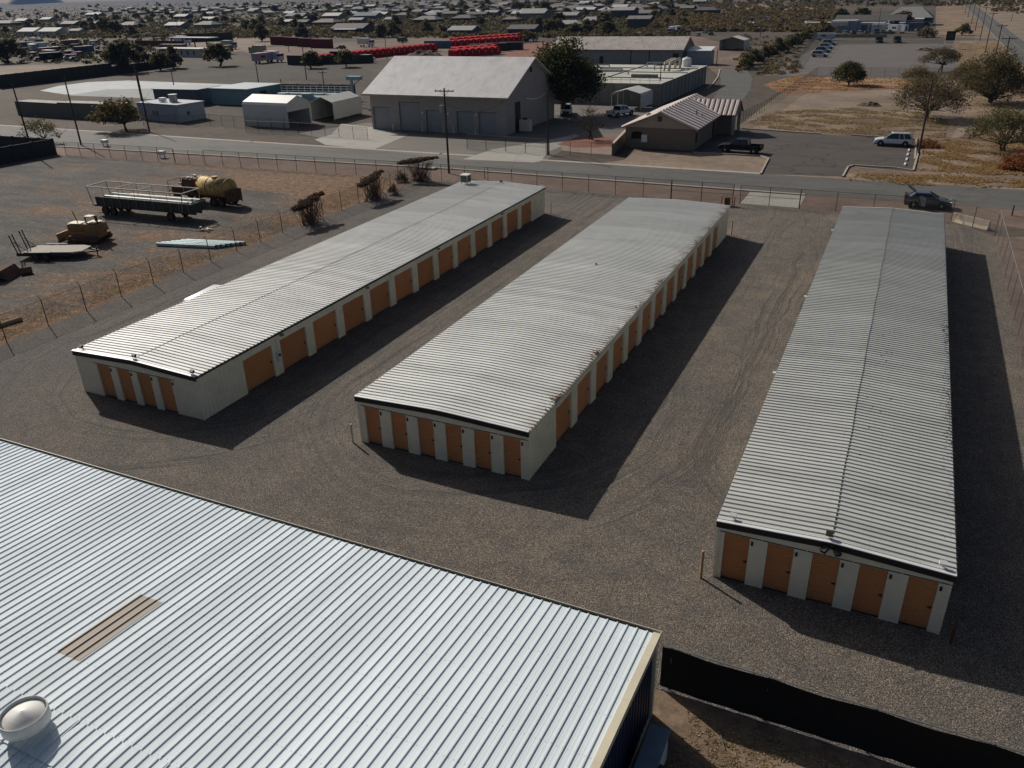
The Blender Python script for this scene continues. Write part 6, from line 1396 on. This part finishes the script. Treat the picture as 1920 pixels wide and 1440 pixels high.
# houses that can be told apart in the photograph: x centre, base row, width in px, roof, wall, hip, porch, label
HL = [
 (1005, 41, 46, 'pale', 'grey', 0, 0, 'house with pale L shaped roof left of the tall pale pole'),
 (985, 66, 60, 'dark', 'dark', 0, 0, 'large dark roofed house just above the orange soil heap'),
 (1066, 37, 44, 'pale', 'grey', 0, 0, 'pale roofed house between the L shaped roof and the bright gabled roof'),
 (1068, 56, 54, 'pale', 'brown', 1, 0, 'low brown house with pale hipped roof above the long tile roofed building'),
 (1122, 48, 50, 'pale', 'brown', 0, 0, 'house with bright grey gable roof above the middle of the long building'),
 (1172, 35, 44, 'pale', 'dark', 0, 0, 'pale roofed house behind the tall dark walled house'),
 (1216, 33, 44, 'grey', 'dark', 0, 0, 'grey roofed house at the right end of the house row'),
 (1201, 57, 48, 'grey', 'dark', 0, 0, 'tall dark walled house above the right end of the long building'),
 (1091, 23, 42, 'grey', 'grey', 0, 0, 'grey roofed house in the second row behind the bright gabled roof'),
 (1040, 21, 24, 'grey', 'grey', 1, 0, 'small hip roofed house behind the pale roofed row'),
 (1002, 29, 44, 'pale', 'grey', 0, 0, 'pale roof just behind the L shaped pale roof'),
 (804, 45, 44, 'grey', 'dark', 1, 0, 'grey hip roofed house left of the pale porch roof'),
 (872, 68, 54, 'pale', 'dark', 0, 0, 'dark house with wide pale notched roof above the red rows'),
 (872, 42, 38, 'dark', 'dark', 1, 0, 'dark roofed house directly behind the wide pale notched roof'),
 (924, 30, 24, 'pale', 'dark', 0, 0, 'small house with bright pale roof above the red rows, farther back'),
 (664, 63, 68, 'dark', 'brown', 0, 1, 'long dark roofed house with white porch left of the red row'),
 (716, 33, 24, 'white', 'grey', 0, 0, 'small white roofed house behind the long porch house'),
 (738, 44, 24, 'pale', 'cream', 0, 0, 'house with small pale roof and darker patch behind the long porch house'),
 (692, 36, 40, 'teal', 'grey', 0, 0, 'bluish roofed house left of the small white roofed one'),
 (672, 45, 26, 'pale', 'grey', 0, 0, 'pale roofed shed directly behind the long porch house'),
 (335, 55, 32, 'white', 'grey', 0, 0, 'white roofed house at the near edge of the pale field'),
 (345, 36, 20, 'white', 'dark', 0, 0, 'small white roof behind the white roofed house by the pale field'),
 (394, 42, 22, 'white', 'dark', 0, 0, 'white roofed house behind the low grey houses of the pale field'),
 (392, 54, 36, 'grey', 'grey', 1, 0, 'low grey house at the far side of the pale field'),
 (549, 48, 24, 'white', 'dark', 0, 0, 'white roofed house above the dark red containers'),
 (571, 49, 24, 'dark', 'dark', 0, 0, 'dark roofed house right of the white roofed one above the red containers'),
 (584, 41, 18, 'pale', 'brown', 0, 0, 'steep pale roofed house above the red containers'),
 (616, 50, 42, 'brown', 'brown', 1, 0, 'brown hip roofed house left of the long porch house'),
 (628, 36, 30, 'white', 'grey', 0, 0, 'bright white roof behind the brown hip roofed house'),
 (560, 36, 32, 'teal', 'dark', 0, 0, 'teal roofed house behind the white roofed one above the red containers'),
 (64, 67, 36, 'white', 'white', 0, 0, 'left of the two white roofed sheds on the far left'),
 (104, 67, 38, 'white', 'white', 0, 0, 'right of the two white roofed sheds on the far left'),
 (148, 66, 22, 'grey', 'white', 0, 0, 'small grey roofed house right of the two white sheds'),
 (138, 51, 26, 'grey', 'dark', 0, 0, 'grey house behind the two white sheds'),
 (15, 49, 34, 'grey', 'dark', 1, 0, 'grey hip roofed house at the left edge'),
 (46, 44, 18, 'white', 'dark', 0, 0, 'tiny white roof near the left edge of the town'),
 (92, 41, 16, 'white', 'cream', 0, 0, 'tiny bright house behind the grey one on the far left'),
 (197, 50, 30, 'grey', 'brown', 1, 0, 'grey hip roofed house in the middle of the left trees'),
 (248, 54, 32, 'grey', 'brown', 1, 0, 'grey brown house behind the dark trees on the left'),
 (180, 31, 26, 'white', 'grey', 0, 0, 'white roofs at the edge of the town on the far left'),
 (1326, 27, 44, 'dark', 'dark', 1, 0, 'dark roofed house among the brown scrub right of the house row'),
 (1313, 8, 20, 'pale', 'grey', 0, 0, 'small pale house at the top edge among brown scrub'),
 (960, 45, 30, 'brown', 'brown', 1, 0, 'brown house left of the L shaped pale roof'),
]
for (cx, by, wp, rf_, wl_, hp, po, lb) in HL:
    a = G(cx-wp/2, by); b_ = G(cx+wp/2, by); W = max(8, min(30, (b_-a).length*.86)); c = (a+b_)/2; vd = Vector((c.x, c.y)).normalized(); D = round(min(12, max(6, W*.6)))
    house(c.x+vd.x*D*.45, c.y+vd.y*D*.45, W, R(-4), rf_, wl_, lb, bool(hp), bool(po), D=D, H=3.0 if 'tall' not in lb else 5.5)
# the rest of the town: streets of houses too small to tell apart
rr = random.Random(42); cnt = 0; rows = [12.5, 16, 19.5, 23, 27, 31, 36]
fill = []
for row in rows:
    x = 160.0+rr.random()*20
    while x < 1290:
        yy = row-(x-600)*0.012+rr.gauss(0, .9)
        hz_ = 8.5-0.0288*(x-100)
        if yy > hz_+7 and not (yy > 30 and (x < 560 or 1235 < x)) and rr.random() < .86: fill.append((x, yy))
        x += (20+18*(row/36))*rr.uniform(.8, 1.5)
for (x, yy) in fill:
    p = G(x, yy)
    if any((p.x-a)**2+(p.y-b_)**2 < (c+9)**2 for a, b_, c in taken): continue
    W = rr.choice([11, 13, 15, 18]); cnt += 1
    house(p.x, p.y, W, R(rr.choice([-4, -4, 86])), rr.choice(['grey', 'grey', 'pale', 'dark', 'dark', 'brown', 'brown', 'grey', 'grey', 'white']), rr.choice(['tan', 'grey', 'cream', 'dark', 'brown']),
          'small low house, one of many far off in the town below the horizon', rr.random() < .4, False, D=9, group='small far houses of the town', detail=False)
# blue workshop and neighbours beside the cross road
t = thing('workshop_building', 'pale blue workshop beyond the far gravel lot, with a row of cars in front', 'workshop', (-41.5, 405, 0), R(-2))
lb_ = pm('light_blue_wall', (0.24, 0.31, 0.36), .7)
q = M(); q.box(4, 0, 0, 14, 12, 4.6); q.box(14, 3, 0, 25, 12, 3.6); q.build('wall', lb_, t)
q = M(); q.box(-7, 1.5, 3.8, 13.9, 11, 4.0); q.box(3.8, -.2, 4.6, 14.2, 12.2, 4.75); q.box(14.2, 2.7, 3.6, 25.3, 12.2, 3.72); q.build('roof', RF['pale'], t)
q = M(); q.box(4.5, -2.2, 2.7, 11, -.01, 4.4); q.build('awning', pm('pale_awning', (0.42, 0.44, 0.44), .7), t)
q = M(); q.box(16, 2.96, .3, 18.5, 2.99, 2.8); q.box(19.5, 2.96, .3, 21.5, 2.99, 2.8); q.build('door', bluew, t)
q = M(); q.box(20.5, -1.5, 0, 25.5, 2, 3.4); q.build('white_annex', WL['white'], t)
house(-8, 470, 20, R(-3), 'pale', 'dark', 'dark house with pale triangular roof left of the receding poles', hip=True, porch=True, D=14, H=3.6, Rz=8.0)
house(-24, 448, 30, R(-3), 'dark', 'dark', 'long dark roofed building behind the blue workshop', D=12, H=3.2)
t = thing('yellow_barrier', 'long faded yellow barrier along the cross road in front of the blue workshop', 'barrier', (-37.5, 372.5, 0), R(-1)); q = M(); q.box(0, 0, 0, 24, .3, 1.2); q.build('panel', pm('faded_yellow_board', (0.33, 0.26, 0.11), .8), t); q = M()
for k in range(9): q = M(); q.box(k*3-.08, -.1, 0, k*3+.08, .35, 1.35); q.build('post', MAT['wood'], t)
t = thing('road_sign', 'tall dark sign board on white legs at the far gravel lot', 'sign', (7.5, 310, 0), R(8)); q = M(); q.box(-1.3, -.15, 2.6, 1.3, .15, 5.3); q.build('board', MAT['black'], t); q = M(); q.box(-.7, -.19, 3.2, .8, -.155, 4.7); q.build('emblem', pm('faded_gold_emblem', (0.06, 0.045, 0.03), .7), t)
q = M(); q.bar((-1.4, 0, 0), (-1.2, 0, 2.6), .14); q.bar((1.4, 0, 0), (1.2, 0, 2.6), .14); q.bar((-1.3, 0, .8), (1.3, 0, .8), .1); q.build('leg', MAT['white'], t)
# red containers in rows
redm = pm('bright_red_steel', (0.38, 0.010, 0.016), .9, var=.15, spec=.1, dirt=(0.16, 0.01, 0.01), damt=.5); dred = pm('dark_red_steel', (0.10, 0.014, 0.014), .8, var=.2)
q = M(); q.prism([(-1.15, .15), (1.15, .15), (1.3, .9), (1.1, 2.3), (.6, 2.65), (-.6, 2.65), (-1.1, 2.3), (-1.3, .9)], 'y', -3, 3)
for k in range(7): y = -2.9+k*.93; q.box(-1.36, y, .3, -1.18, y+.14, 2.2); q.box(1.18, y, .3, 1.36, y+.14, 2.2)
q.mat(1).box(-.12, -3.03, .9, .12, -3.0, 2.2); q.box(-.5, -.2, 2.652, -.3, .2, 2.72)
bin_me = q.mesh('red_bin', [redm, MAT['conc']])
def bins(a, b_, n, label, group, z=0, rz=None, s_=1.0):
    a = G(*a); b_ = G(*b_); d = (b_-a); ang = math.atan2(d.y, d.x)
    for k in range(n):
        o = bpy.data.objects.new('red_bin', bin_me); COL.objects.link(o); p = a.lerp(b_, (k+.5)/n); o.location = (p.x, p.y, z); o.rotation_euler = (0, 0, ang+rr.gauss(0, .02)); o.scale = ((d.length/n)/2.75*s_, .9, 1)
        tag(o, label, 'container', group)
bins((590, 119), (812, 95), 21, 'bright red container standing side by side in the long slanting row', 'red containers in the long slanting row')
bins((848, 108), (932, 101), 7, 'red container in the front of the small block beyond the garage roof', 'red containers in the small block', s_=.9)
bins((850, 103), (930, 97), 6, 'red container in the back of the small block beyond the garage roof', 'red containers in the back of the small block', s_=.9)
bins((830, 90), (972, 79), 13, 'red container in the nearer of the two long rows at the back', 'red containers in the nearer back row')
bins((850, 83), (972, 74), 11, 'red container in the farther of the two long rows at the back', 'red containers in the farther back row')
for i, (px, py) in enumerate([(508, 84), (533, 86), (558, 88), (583, 90)]):
    p = G(px, py); container(p.x, p.y, R(-12), 11.5, 2.6, 3.6, dred, ['leftmost dark red container of the line left of the red row', 'second dark red container of the line from the left', 'third dark red container of the line from the left', 'rightmost dark red container of the line left of the red row'][i], group='dark red containers in a line')
p = G(796, 91); container(p.x, p.y, R(4), 11, 2.6, 2.8, pm('steel_blue_paint', (0.06, 0.13, 0.19), .6), 'steel blue container at the left end of the back red rows')
for i, (px, py, c) in enumerate([(878, 98, 'white'), (905, 96, 'black'), (935, 94, 'black')]):
    p = G(px, py); container(p.x, p.y, R(10), 9, 2.6, 2.7, dks if c == 'black' else pm('dark_teal_steel', (0.04, 0.06, 0.06), .6), ['white framed dark container right behind the small red block', 'dark container behind the small red block, middle', 'dark container behind the small red block, right'][i], group='dark containers behind the red block')
# ------------------------------------------------------------------ small far vehicles
SG = pm('dull_far_glass', (0.03, 0.034, 0.04), .5)
def smallcar_mesh(kind):
    q = M()
    if kind == 'car': q.prism([(-2.2, .3), (-2.2, .85), (2.2, .8), (2.2, .3)], 'y', -.9, .9); q.mat(1); q.add([(-1.9, -.85, .85), (1.2, -.85, .84), (1.2, .85, .84), (-1.9, .85, .85), (-1.3, -.65, 1.42), (.4, -.65, 1.42), (.4, .65, 1.42), (-1.3, .65, 1.42)], [(0, 1, 5, 4), (1, 2, 6, 5), (2, 3, 7, 6), (3, 0, 4, 7)]); q.mat(0).box(-1.35, -.66, 1.42, .45, .66, 1.5)
    if kind == 'van': q.prism([(-2.6, .35), (-2.6, 2.1), (1.2, 2.15), (1.9, 1.3), (2.6, 1.1), (2.6, .35)], 'y', -1, 1); q.mat(1).box(.3, -1.01, 1.3, 1.2, 1.01, 1.9)
    if kind == 'trailer': q.box(-4, -1.2, .8, 4, 1.2, 3.3); q.mat(1).box(4.0, -.6, 1.0, 4.03, .4, 2.8); q.box(-2, -1.22, 1.8, 0, -1.19, 2.5)
    if kind == 'truck': q.box(-4.4, -1.2, 1.1, 1.4, 1.2, 3.5); q.box(1.7, -1.15, .6, 3.6, 1.15, 2.9); q.mat(1).box(2.6, -1.17, 1.9, 3.62, 1.17, 2.6)
    q.mat(2)
    for x in ((-1.4, 1.4) if kind in ('car', 'van') else (-2.6, 2.4)):
        for s_ in (-1, 1): q.cyl((x, s_*.7, .38), (x, s_*1.0, .38), .38, n=10)
    return q.mesh('small_'+kind, [whitep, SG, MAT['tyre']])
SM = {k: smallcar_mesh(k) for k in ('car', 'van', 'trailer', 'truck')}
PC = [whitep, whitep, greyp, darkp, paint('silver_car_paint', (0.3, 0.33, 0.37)), paint('dull_red_car_paint', (0.16, 0.02, 0.02)), paint('beige_car_paint', (0.3, 0.26, 0.2)), paint('blue_car_paint', (0.03, 0.06, 0.14))]
def small(kind, px, py, rz, c, label, group, s_=1.0):
    p = G(px, py); o = linkmesh({'car': 'parked_car', 'van': 'parked_van', 'trailer': 'box_trailer', 'truck': 'box_truck'}[kind], SM[kind], [PC[c], SG, MAT['tyre']])
    o.location = (p.x, p.y, 0.02); o.rotation_euler = (0, 0, rz); o.scale = (s_,)*3; tag(o, label, {'car': 'car', 'van': 'van', 'trailer': 'trailer', 'truck': 'truck'}[kind], group)
for i, px in enumerate((1583, 1599, 1611, 1624, 1641, 1655, 1668)): small('car' if i != 4 else 'van', px, 65-(i > 4)*1.5, R(-80+rr.uniform(-8, 8)), (0, 3, 0, 5, 2, 7, 2)[i], 'car parked nose out in the row along the front of the blue workshop', 'cars in front of the blue workshop')
for i in range(26): small(rr.choice(['car', 'car', 'van', 'trailer']), rr.uniform(1660, 1740), rr.uniform(36, 63), rr.random()*6, rr.randrange(8), 'vehicle in the crowded yard between the blue workshop and the receding poles', 'vehicles in the crowded yard')
for i in range(34): small(rr.choice(['car', 'car', 'van']), rr.uniform(1385, 1530), rr.uniform(38, 58), rr.random()*6, rr.randrange(8), 'vehicle in the scrapyard among brown scrub', 'vehicles in the brown scrapyard')
for i, (px, py, k, c) in enumerate([(1200, 67, 'car', 0), (1212, 67, 'car', 4), (1222, 66, 'car', 3), (1232, 66, 'car', 0), (1240, 64, 'car', 2), (1258, 66, 'truck', 0), (1270, 63, 'trailer', 4), (1290, 66, 'van', 2), (1307, 68, 'car', 0), (1322, 62, 'car', 4), (1333, 66, 'car', 3)]):
    small(k, px, py, R(rr.uniform(-100, -60)), c, 'vehicle in the parked line beyond the long tile roofed building', 'vehicles beyond the long building')
small('trailer', 1548, 76, R(-3), 0, 'white box trailer at the head of the vehicle row in the far lot', 'trailers', .8); small('trailer', 1525, 74, R(-3), 6, 'dull beige trailer left of the white one at the head of the far lot row', 'trailers', .7)
for i in range(46): small(rr.choice(['car', 'car', 'van', 'car', 'trailer']), rr.uniform(12, 190), rr.uniform(84, 117), rr.choice([R(-10), R(80), rr.random()*6]), rr.choice([0, 0, 2, 3, 4, 5, 6, 7, 3]), 'vehicle or trailer in the crowded storage yard on the far left', 'vehicles in the far left yard', 1.0)
for i, (px, py, k, c, lb) in enumerate([(68, 84, 'truck', 0, 'tall white box truck standing above the others in the far left yard'), (72, 94, 'trailer', 0, 'white trailer directly in front of the tall box truck'), (95, 110, 'trailer', 4, 'silver box trailer at the front of the far left yard'),
    (432, 92, 'truck', 4, 'silver truck beside the pale lot left of the white cab truck'), (420, 102, 'trailer', 2, 'grey trailer in front of the silver truck'), (483, 103, 'truck', 6, 'small truck with a dark box in the pale lot'), (516, 116, 'truck', 0, 'white truck with tall cab at the left end of the bins'), (495, 118, 'trailer', 4, 'silver trailer left of the white cab truck'),
    (640, 92, 'car', 7, 'dark car in the pale lot above the red row'), (688, 88, 'truck', 0, 'white flatbed truck above the red row'), (755, 79, 'van', 2, 'grey vehicle between the poles beyond the red row'), (640, 116, 'trailer', 3, 'dark trailer below the left part of the red row'), (690, 115, 'van', 0, 'white van below the red row')]):
    small(k, px, py, R([-10, 80, 170][i % 3]), c, lb, 'trucks and trailers in the pale lot', 1.0)
p = G(540, 122); container(p.x, p.y, R(-4), 11, 2.6, 3.0, dks, 'dark open container beside the white cab truck')
p = G(560, 124); slabwall('bin_wall', G(575, 122), G(700, 118), 2.6, dk, 'dark shaded wall of bins below the long red row', group='dark screen walls')
# raised white cabin and sheds left of centre
p = G(345, 106); t = thing('site_cabin', 'white site cabin with long flat roof canopy in the left lot', 'cabin', (p.x, p.y, 0), R(-6)); q = M(); q.box(-8, -2, 0, 12, 4, 2.8); q.build('wall', WL['white'], t); q = M(); q.box(-14, -2.6, 2.9, 12.5, 4.6, 3.1); q.build('roof', RF['white'], t); q = M()
for k in range(5): q.box(-6+k*3.6, -2.04, .8, -5.2+k*3.6, -2.005, 2.2)
q.build('window', MAT['glass'], t)
p = G(365, 94); t = thing('lot_canopy', 'white flat topped canopy on posts behind the site cabin', 'canopy', (p.x, p.y, 0), R(-8)); q = M(); q.box(-14, -3, 5.0, 14, 3, 5.3); q.build('roof', RF['white'], t)
for x in (-12, -4, 4, 12): q = M(); q.box(x-.2, -2.5, 0, x+.2, -2.1, 5.0); q.build('leg', MAT['dark'], t)
p = G(300, 98); container(p.x, p.y, R(-4), 14, 3, 3.2, tan, 'tan container left of the site cabin')
slabwall('lot_wall', G(330, 80), G(437, 76), 4.0, dk, 'dark flat shed wall at the back of the left lot', group='dark screen walls')
slabwall('lot_wall', G(255, 86), G(345, 88), 2.6, dred, 'dark red wall behind the big dark tree on the left', group='dark screen walls')
small('truck', 345, 84, R(-5), 0, 'bright white truck by the flat topped canopy', 'trucks and trailers in the pale lot', 1.2)
# dark shelter walls and the overgrown diagonal hedge
# ------------------------------------------------------------------ distant trees, copied from a few kinds
def tproto(seed, H, Rr, nc, nl, size, mat, **k):
    a, b_ = tree_parts(seed=seed, H=H, Rr=Rr, nclump=nc, nleaf=nl, size=size, **k)
    off = len(b_.v); b_.mat(1); b_.add(a.v, a.f); return b_.mesh('distant_tree', [mat, MAT['bark']])
L_far = leafm('far_olive_leaves', (0.062, 0.056, 0.036), (0.135, 0.118, 0.076)); L_far2 = leafm('far_dark_leaves', (0.055, 0.051, 0.031), (0.125, 0.112, 0.068))
PT = [tproto(101, 6, 3.6, 12, 70, .55, L_far, low=.1, flat=.8), tproto(102, 7, 3.8, 14, 70, .55, L_far2, low=.15, flat=.8), tproto(103, 4.2, 3.6, 12, 60, .5, L_brown, low=.05, flat=.7), tproto(104, 5, 3.4, 12, 60, .5, L_green, low=.1, flat=.75)]
def ftree(px, py, k, s_, label, group, name='distant_tree', sz=1):
    p = G(px, py); o = bpy.data.objects.new(name, PT[k]); COL.objects.link(o); o.location = (p.x, p.y, 0); o.rotation_euler = (0, 0, rr.random()*6); o.scale = (s_*rr.uniform(.85, 1.2), s_*rr.uniform(.85, 1.2), s_*sz); tag(o, label, 'tree', group); return o
named = [(235, 136, 1, 1.7, 'largest dark tree on the far left, in front of the dark screen wall'), (18, 118, 1, 1.6, 'dark tree at the left edge above the pale field'), (262, 122, 0, 1.2, 'tree just right of the largest dark tree on the far left'), (325, 128, 0, 1.2, 'tree below the site cabin'), (302, 132, 1, 1.0, 'small dark tree left of the pale basin wall'), (412, 124, 1, 1.3, 'dark tree in front of the site cabin, right end'),
         (490, 78, 0, 1.5, 'big round tree left of the dark red containers'), (462, 58, 1, 1.2, 'tree behind the pale field, right side'), (480, 62, 0, 1.4, 'tree above the left end of the dark red containers'), (565, 70, 0, 1.3, 'tree behind the dark red containers'), (200, 64, 1, 1.9, 'broad dark tree in front of the left houses'), (218, 64, 1, 1.5, 'dark tree right of the broad one before the left houses'),
         (740, 70, 0, 1.3, 'tree right of the long porch house'), (715, 70, 1, 1.2, 'dark tree beside the right end of the long porch house'), (1098, 66, 0, 1.2, 'green tree above the long tile roofed building, left part'), (1075, 67, 3, 1.2, 'pale green tree above the long tile roofed building'), (1140, 64, 1, 1.0, 'dark tree in front of the bright gabled house'), (1690, 50, 1, 1.2, 'dark tree behind the crowded vehicle yard'), (1615, 42, 1, 1.3, 'dark tree behind the blue workshop'),
         (1545, 68, 2, 1.5, 'brown tree left of the blue workshop'), (1735, 70, 2, 1.0, 'brown bush at the cross road near the sign'), (1805, 66, 3, .9, 'green bush beside the cross road under the poles'), (350, 30, 1, 1.2, 'dark tree behind the pale field houses'), (800, 62, 0, 1.2, 'tree in front of the grey hip roofed house'), (830, 64, 2, 1.2, 'brown tree left of the wide pale notched roof'), (1575, 44, 1, 1.3, 'dark tree at the left end of the blue workshop'),
         (990, 78, 2, 1.2, 'brown tree beside the orange soil heap'), (1030, 62, 1, 1.1, 'dark tree right of the large dark roofed house'), (585, 128, 1, .9, 'dark bush under the left end of the red row'), (650, 126, 1, .9, 'dark bush under the middle of the red row')]
for (px, py, k, s_, lb) in named: ftree(px, py, k, s_, lb, 'larger trees of the town')
for k in range(24): ftree(1395+k*6+rr.gauss(0, 2), 128-k*2.75+rr.gauss(0, 1.2), rr.choice([0, 2, 3]), rr.uniform(.55, .85), 'scrubby tree in the overgrown line along the left side of the far gravel lot', 'scrubby trees along the far lot')
nn = 0; spots = []
while nn < 262:
    x = rr.uniform(-10, 1290); t_ = rr.random(); y = 9+t_**1.3*60
    if y < 8.5-.0288*(x-100)+5.5: continue
    if y > 52 and (320 < x < 470 or 600 < x < 960) or (y > 60 and x > 250): continue
    p = G(x, y)
    if any((p.x-a)**2+(p.y-b_)**2 < (c+1)**2 for a, b_, c in taken): continue
    nn += 1; ftree(x, y, rr.choice([0, 0, 1, 1, 2, 3]), rr.uniform(.7, 1.35)*(1+.3*(y < 25)), 'small dark tree standing among the far houses of the town', 'small trees among the far houses')
# scrub: ground cover nobody could count
def scrub(name, label, gen, n, mat, seed):
    r2 = random.Random(seed); mm = M(); k = 0
    while k < n:
        g_ = gen(r2)
        if g_ is None: continue
        x, y, s_ = g_; k += 1
        for _ in range(3): leaves(mm, r2, (x+r2.gauss(0, s_*.5), y+r2.gauss(0, s_*.5), s_*.45), s_*.8, 8, s_*.45, .65)
    o = mm.build(name, mat, fix=False); return tag(o, label, None, None, 'stuff')
def reg(x0, x1, y0, y1, s0, s1):
    def f(r2):
        x, y = r2.uniform(x0, x1), r2.uniform(y0, y1); p = G(x, y)
        if y < 8.5-.0288*(x-100)+4: return None
        if any((p.x-a)**2+(p.y-b_)**2 < (c)**2 for a, b_, c in taken): return None
        return p.x, p.y, r2.uniform(s0, s1)
    return f
scrub('desert_scrub', 'brown scrub spreading behind the scrapyard', reg(1240, 1560, 6, 60, .8, 3.0), 1500, L_brown, 1)
scrub('desert_scrub', 'olive scrub between the houses of the town', reg(-20, 1290, 9, 72, .7, 2.6), 6500, L_far, 2)
scrub('desert_scrub', 'olive scrub around the crowded yard on the far left', reg(-20, 330, 68, 120, .6, 2.0), 420, L_dark, 3)
scrub('desert_scrub', 'brown scrub beyond the main road at the top right', reg(1862, 2040, -8, 26, .8, 2.6), 220, L_brown, 4)
scrub('desert_scrub', 'scrub at the horizon', reg(0, 1900, -30, 12, 1.5, 4), 1500, L_far, 5)
scrub('desert_scrub', 'low brown scrub at the foot of the far lot fence line', reg(1380, 1500, 70, 140, .5, 1.2), 160, L_brown, 6)
scrub('desert_scrub', 'brown scrub between the buildings beyond the long building', reg(985, 1240, 58, 70, .8, 2.0), 160, L_olive, 7)
# mountain on the horizon
mtm = pm('distant_rock', (0.16, 0.13, 0.11), .95)
from mathutils import noise as mn
def hill(cx, cw, hgt, d, label, flat=.3):
    q = M(); n = 40; vs = []; dirv = (_f*CF+_r*(cx-960)-_u*(5-720)); a = math.atan2(dirv.x, dirv.y); c = Vector((math.sin(a)*d, math.cos(a)*d)); s_ = Vector((math.cos(a), -math.sin(a))); f_ = Vector((math.sin(a), math.cos(a)))
    for i in range(n+1):
        for j in range(13):
            u = i/n*2-1; v = j/12*2-1; pr = min(1, (1-abs(u))/(1-flat))*(1-v*v); z = hgt*(pr**.8)*(1+.12*mn.noise(Vector((u*5, v*2, cx)))); p = c+s_*u*cw/2+f_*v*cw*.3; vs.append((p.x, p.y, z-3))
    q.add(vs, [(i*13+j, (i+1)*13+j, (i+1)*13+j+1, i*13+j+1) for i in range(n) for j in range(12)]); return tag(q.build('mountain', mtm, fix=False), None, None, kind='structure')
hill(68, 500, 112, 9400, '', .35); hill(240, 2000, 16, 9600, '', .7); hill(-60, 1050, 22, 9500, '', .5)

# ------------------------------------------------------------------ haze
HAZE = True
if HAZE:
    q = M(); q.box(-10300, -10300, -1.0, 10300, 10300, 118); o = q.build('haze', MAT['white'])
    o.data.materials.clear()
    mt = bpy.data.materials.new('haze_air'); mt.use_nodes = True; nt = mt.node_tree
    for n_ in list(nt.nodes):
        if n_.type != 'OUTPUT_MATERIAL': nt.nodes.remove(n_)
    v = nt.nodes.new('ShaderNodeVolumePrincipled'); v.inputs['Color'].default_value = (0.17, 0.30, 0.52, 1); v.inputs['Density'].default_value = 0.00007; v.inputs['Anisotropy'].default_value = 0.0
    nt.links.new(v.outputs[0], nt.nodes['Material Output'].inputs['Volume']); o.data.materials.append(mt); o['kind'] = 'stuff'; o['label'] = 'pale blue haze in the air'
# ------------------------------------------------------------------ light
to_sun = Vector((-1.335, 0.679, 1.0)).normalized()
elev = math.asin(to_sun.z); az = math.atan2(to_sun.x, to_sun.y)
w = bpy.data.worlds.new('World'); C.world = w; w.use_nodes = True; nt = w.node_tree
sk = nt.nodes.new('ShaderNodeTexSky'); sk.sky_type = 'NISHITA'; sk.sun_disc = False; sk.sun_elevation = elev; sk.sun_rotation = az; sk.altitude = 400; sk.dust_density = 3.5; sk.air_density = 0.75; sk.ozone_density = 0.4
bg = nt.nodes['Background']; bg.inputs['Strength'].default_value = 0.058; nt.links.new(sk.outputs[0], bg.inputs['Color'])
sl = bpy.data.lights.new('sun', 'SUN'); so = bpy.data.objects.new('sun', sl); COL.objects.link(so)
sl.energy = 4.0; sl.angle = R(0.53); sl.color = (1.0, 0.95, 0.88); so.rotation_euler = (-to_sun).to_track_quat('-Z', 'Y').to_euler()
C.view_settings.view_transform = 'Standard'; C.view_settings.look = 'None'; C.view_settings.exposure = 0.0; C.view_settings.gamma = 1.0
C.cycles.max_bounces = 8; C.cycles.transparent_max_bounces = 16; C.cycles.volume_bounces = 0
C.render.resolution_x = 1024; C.render.resolution_y = 768
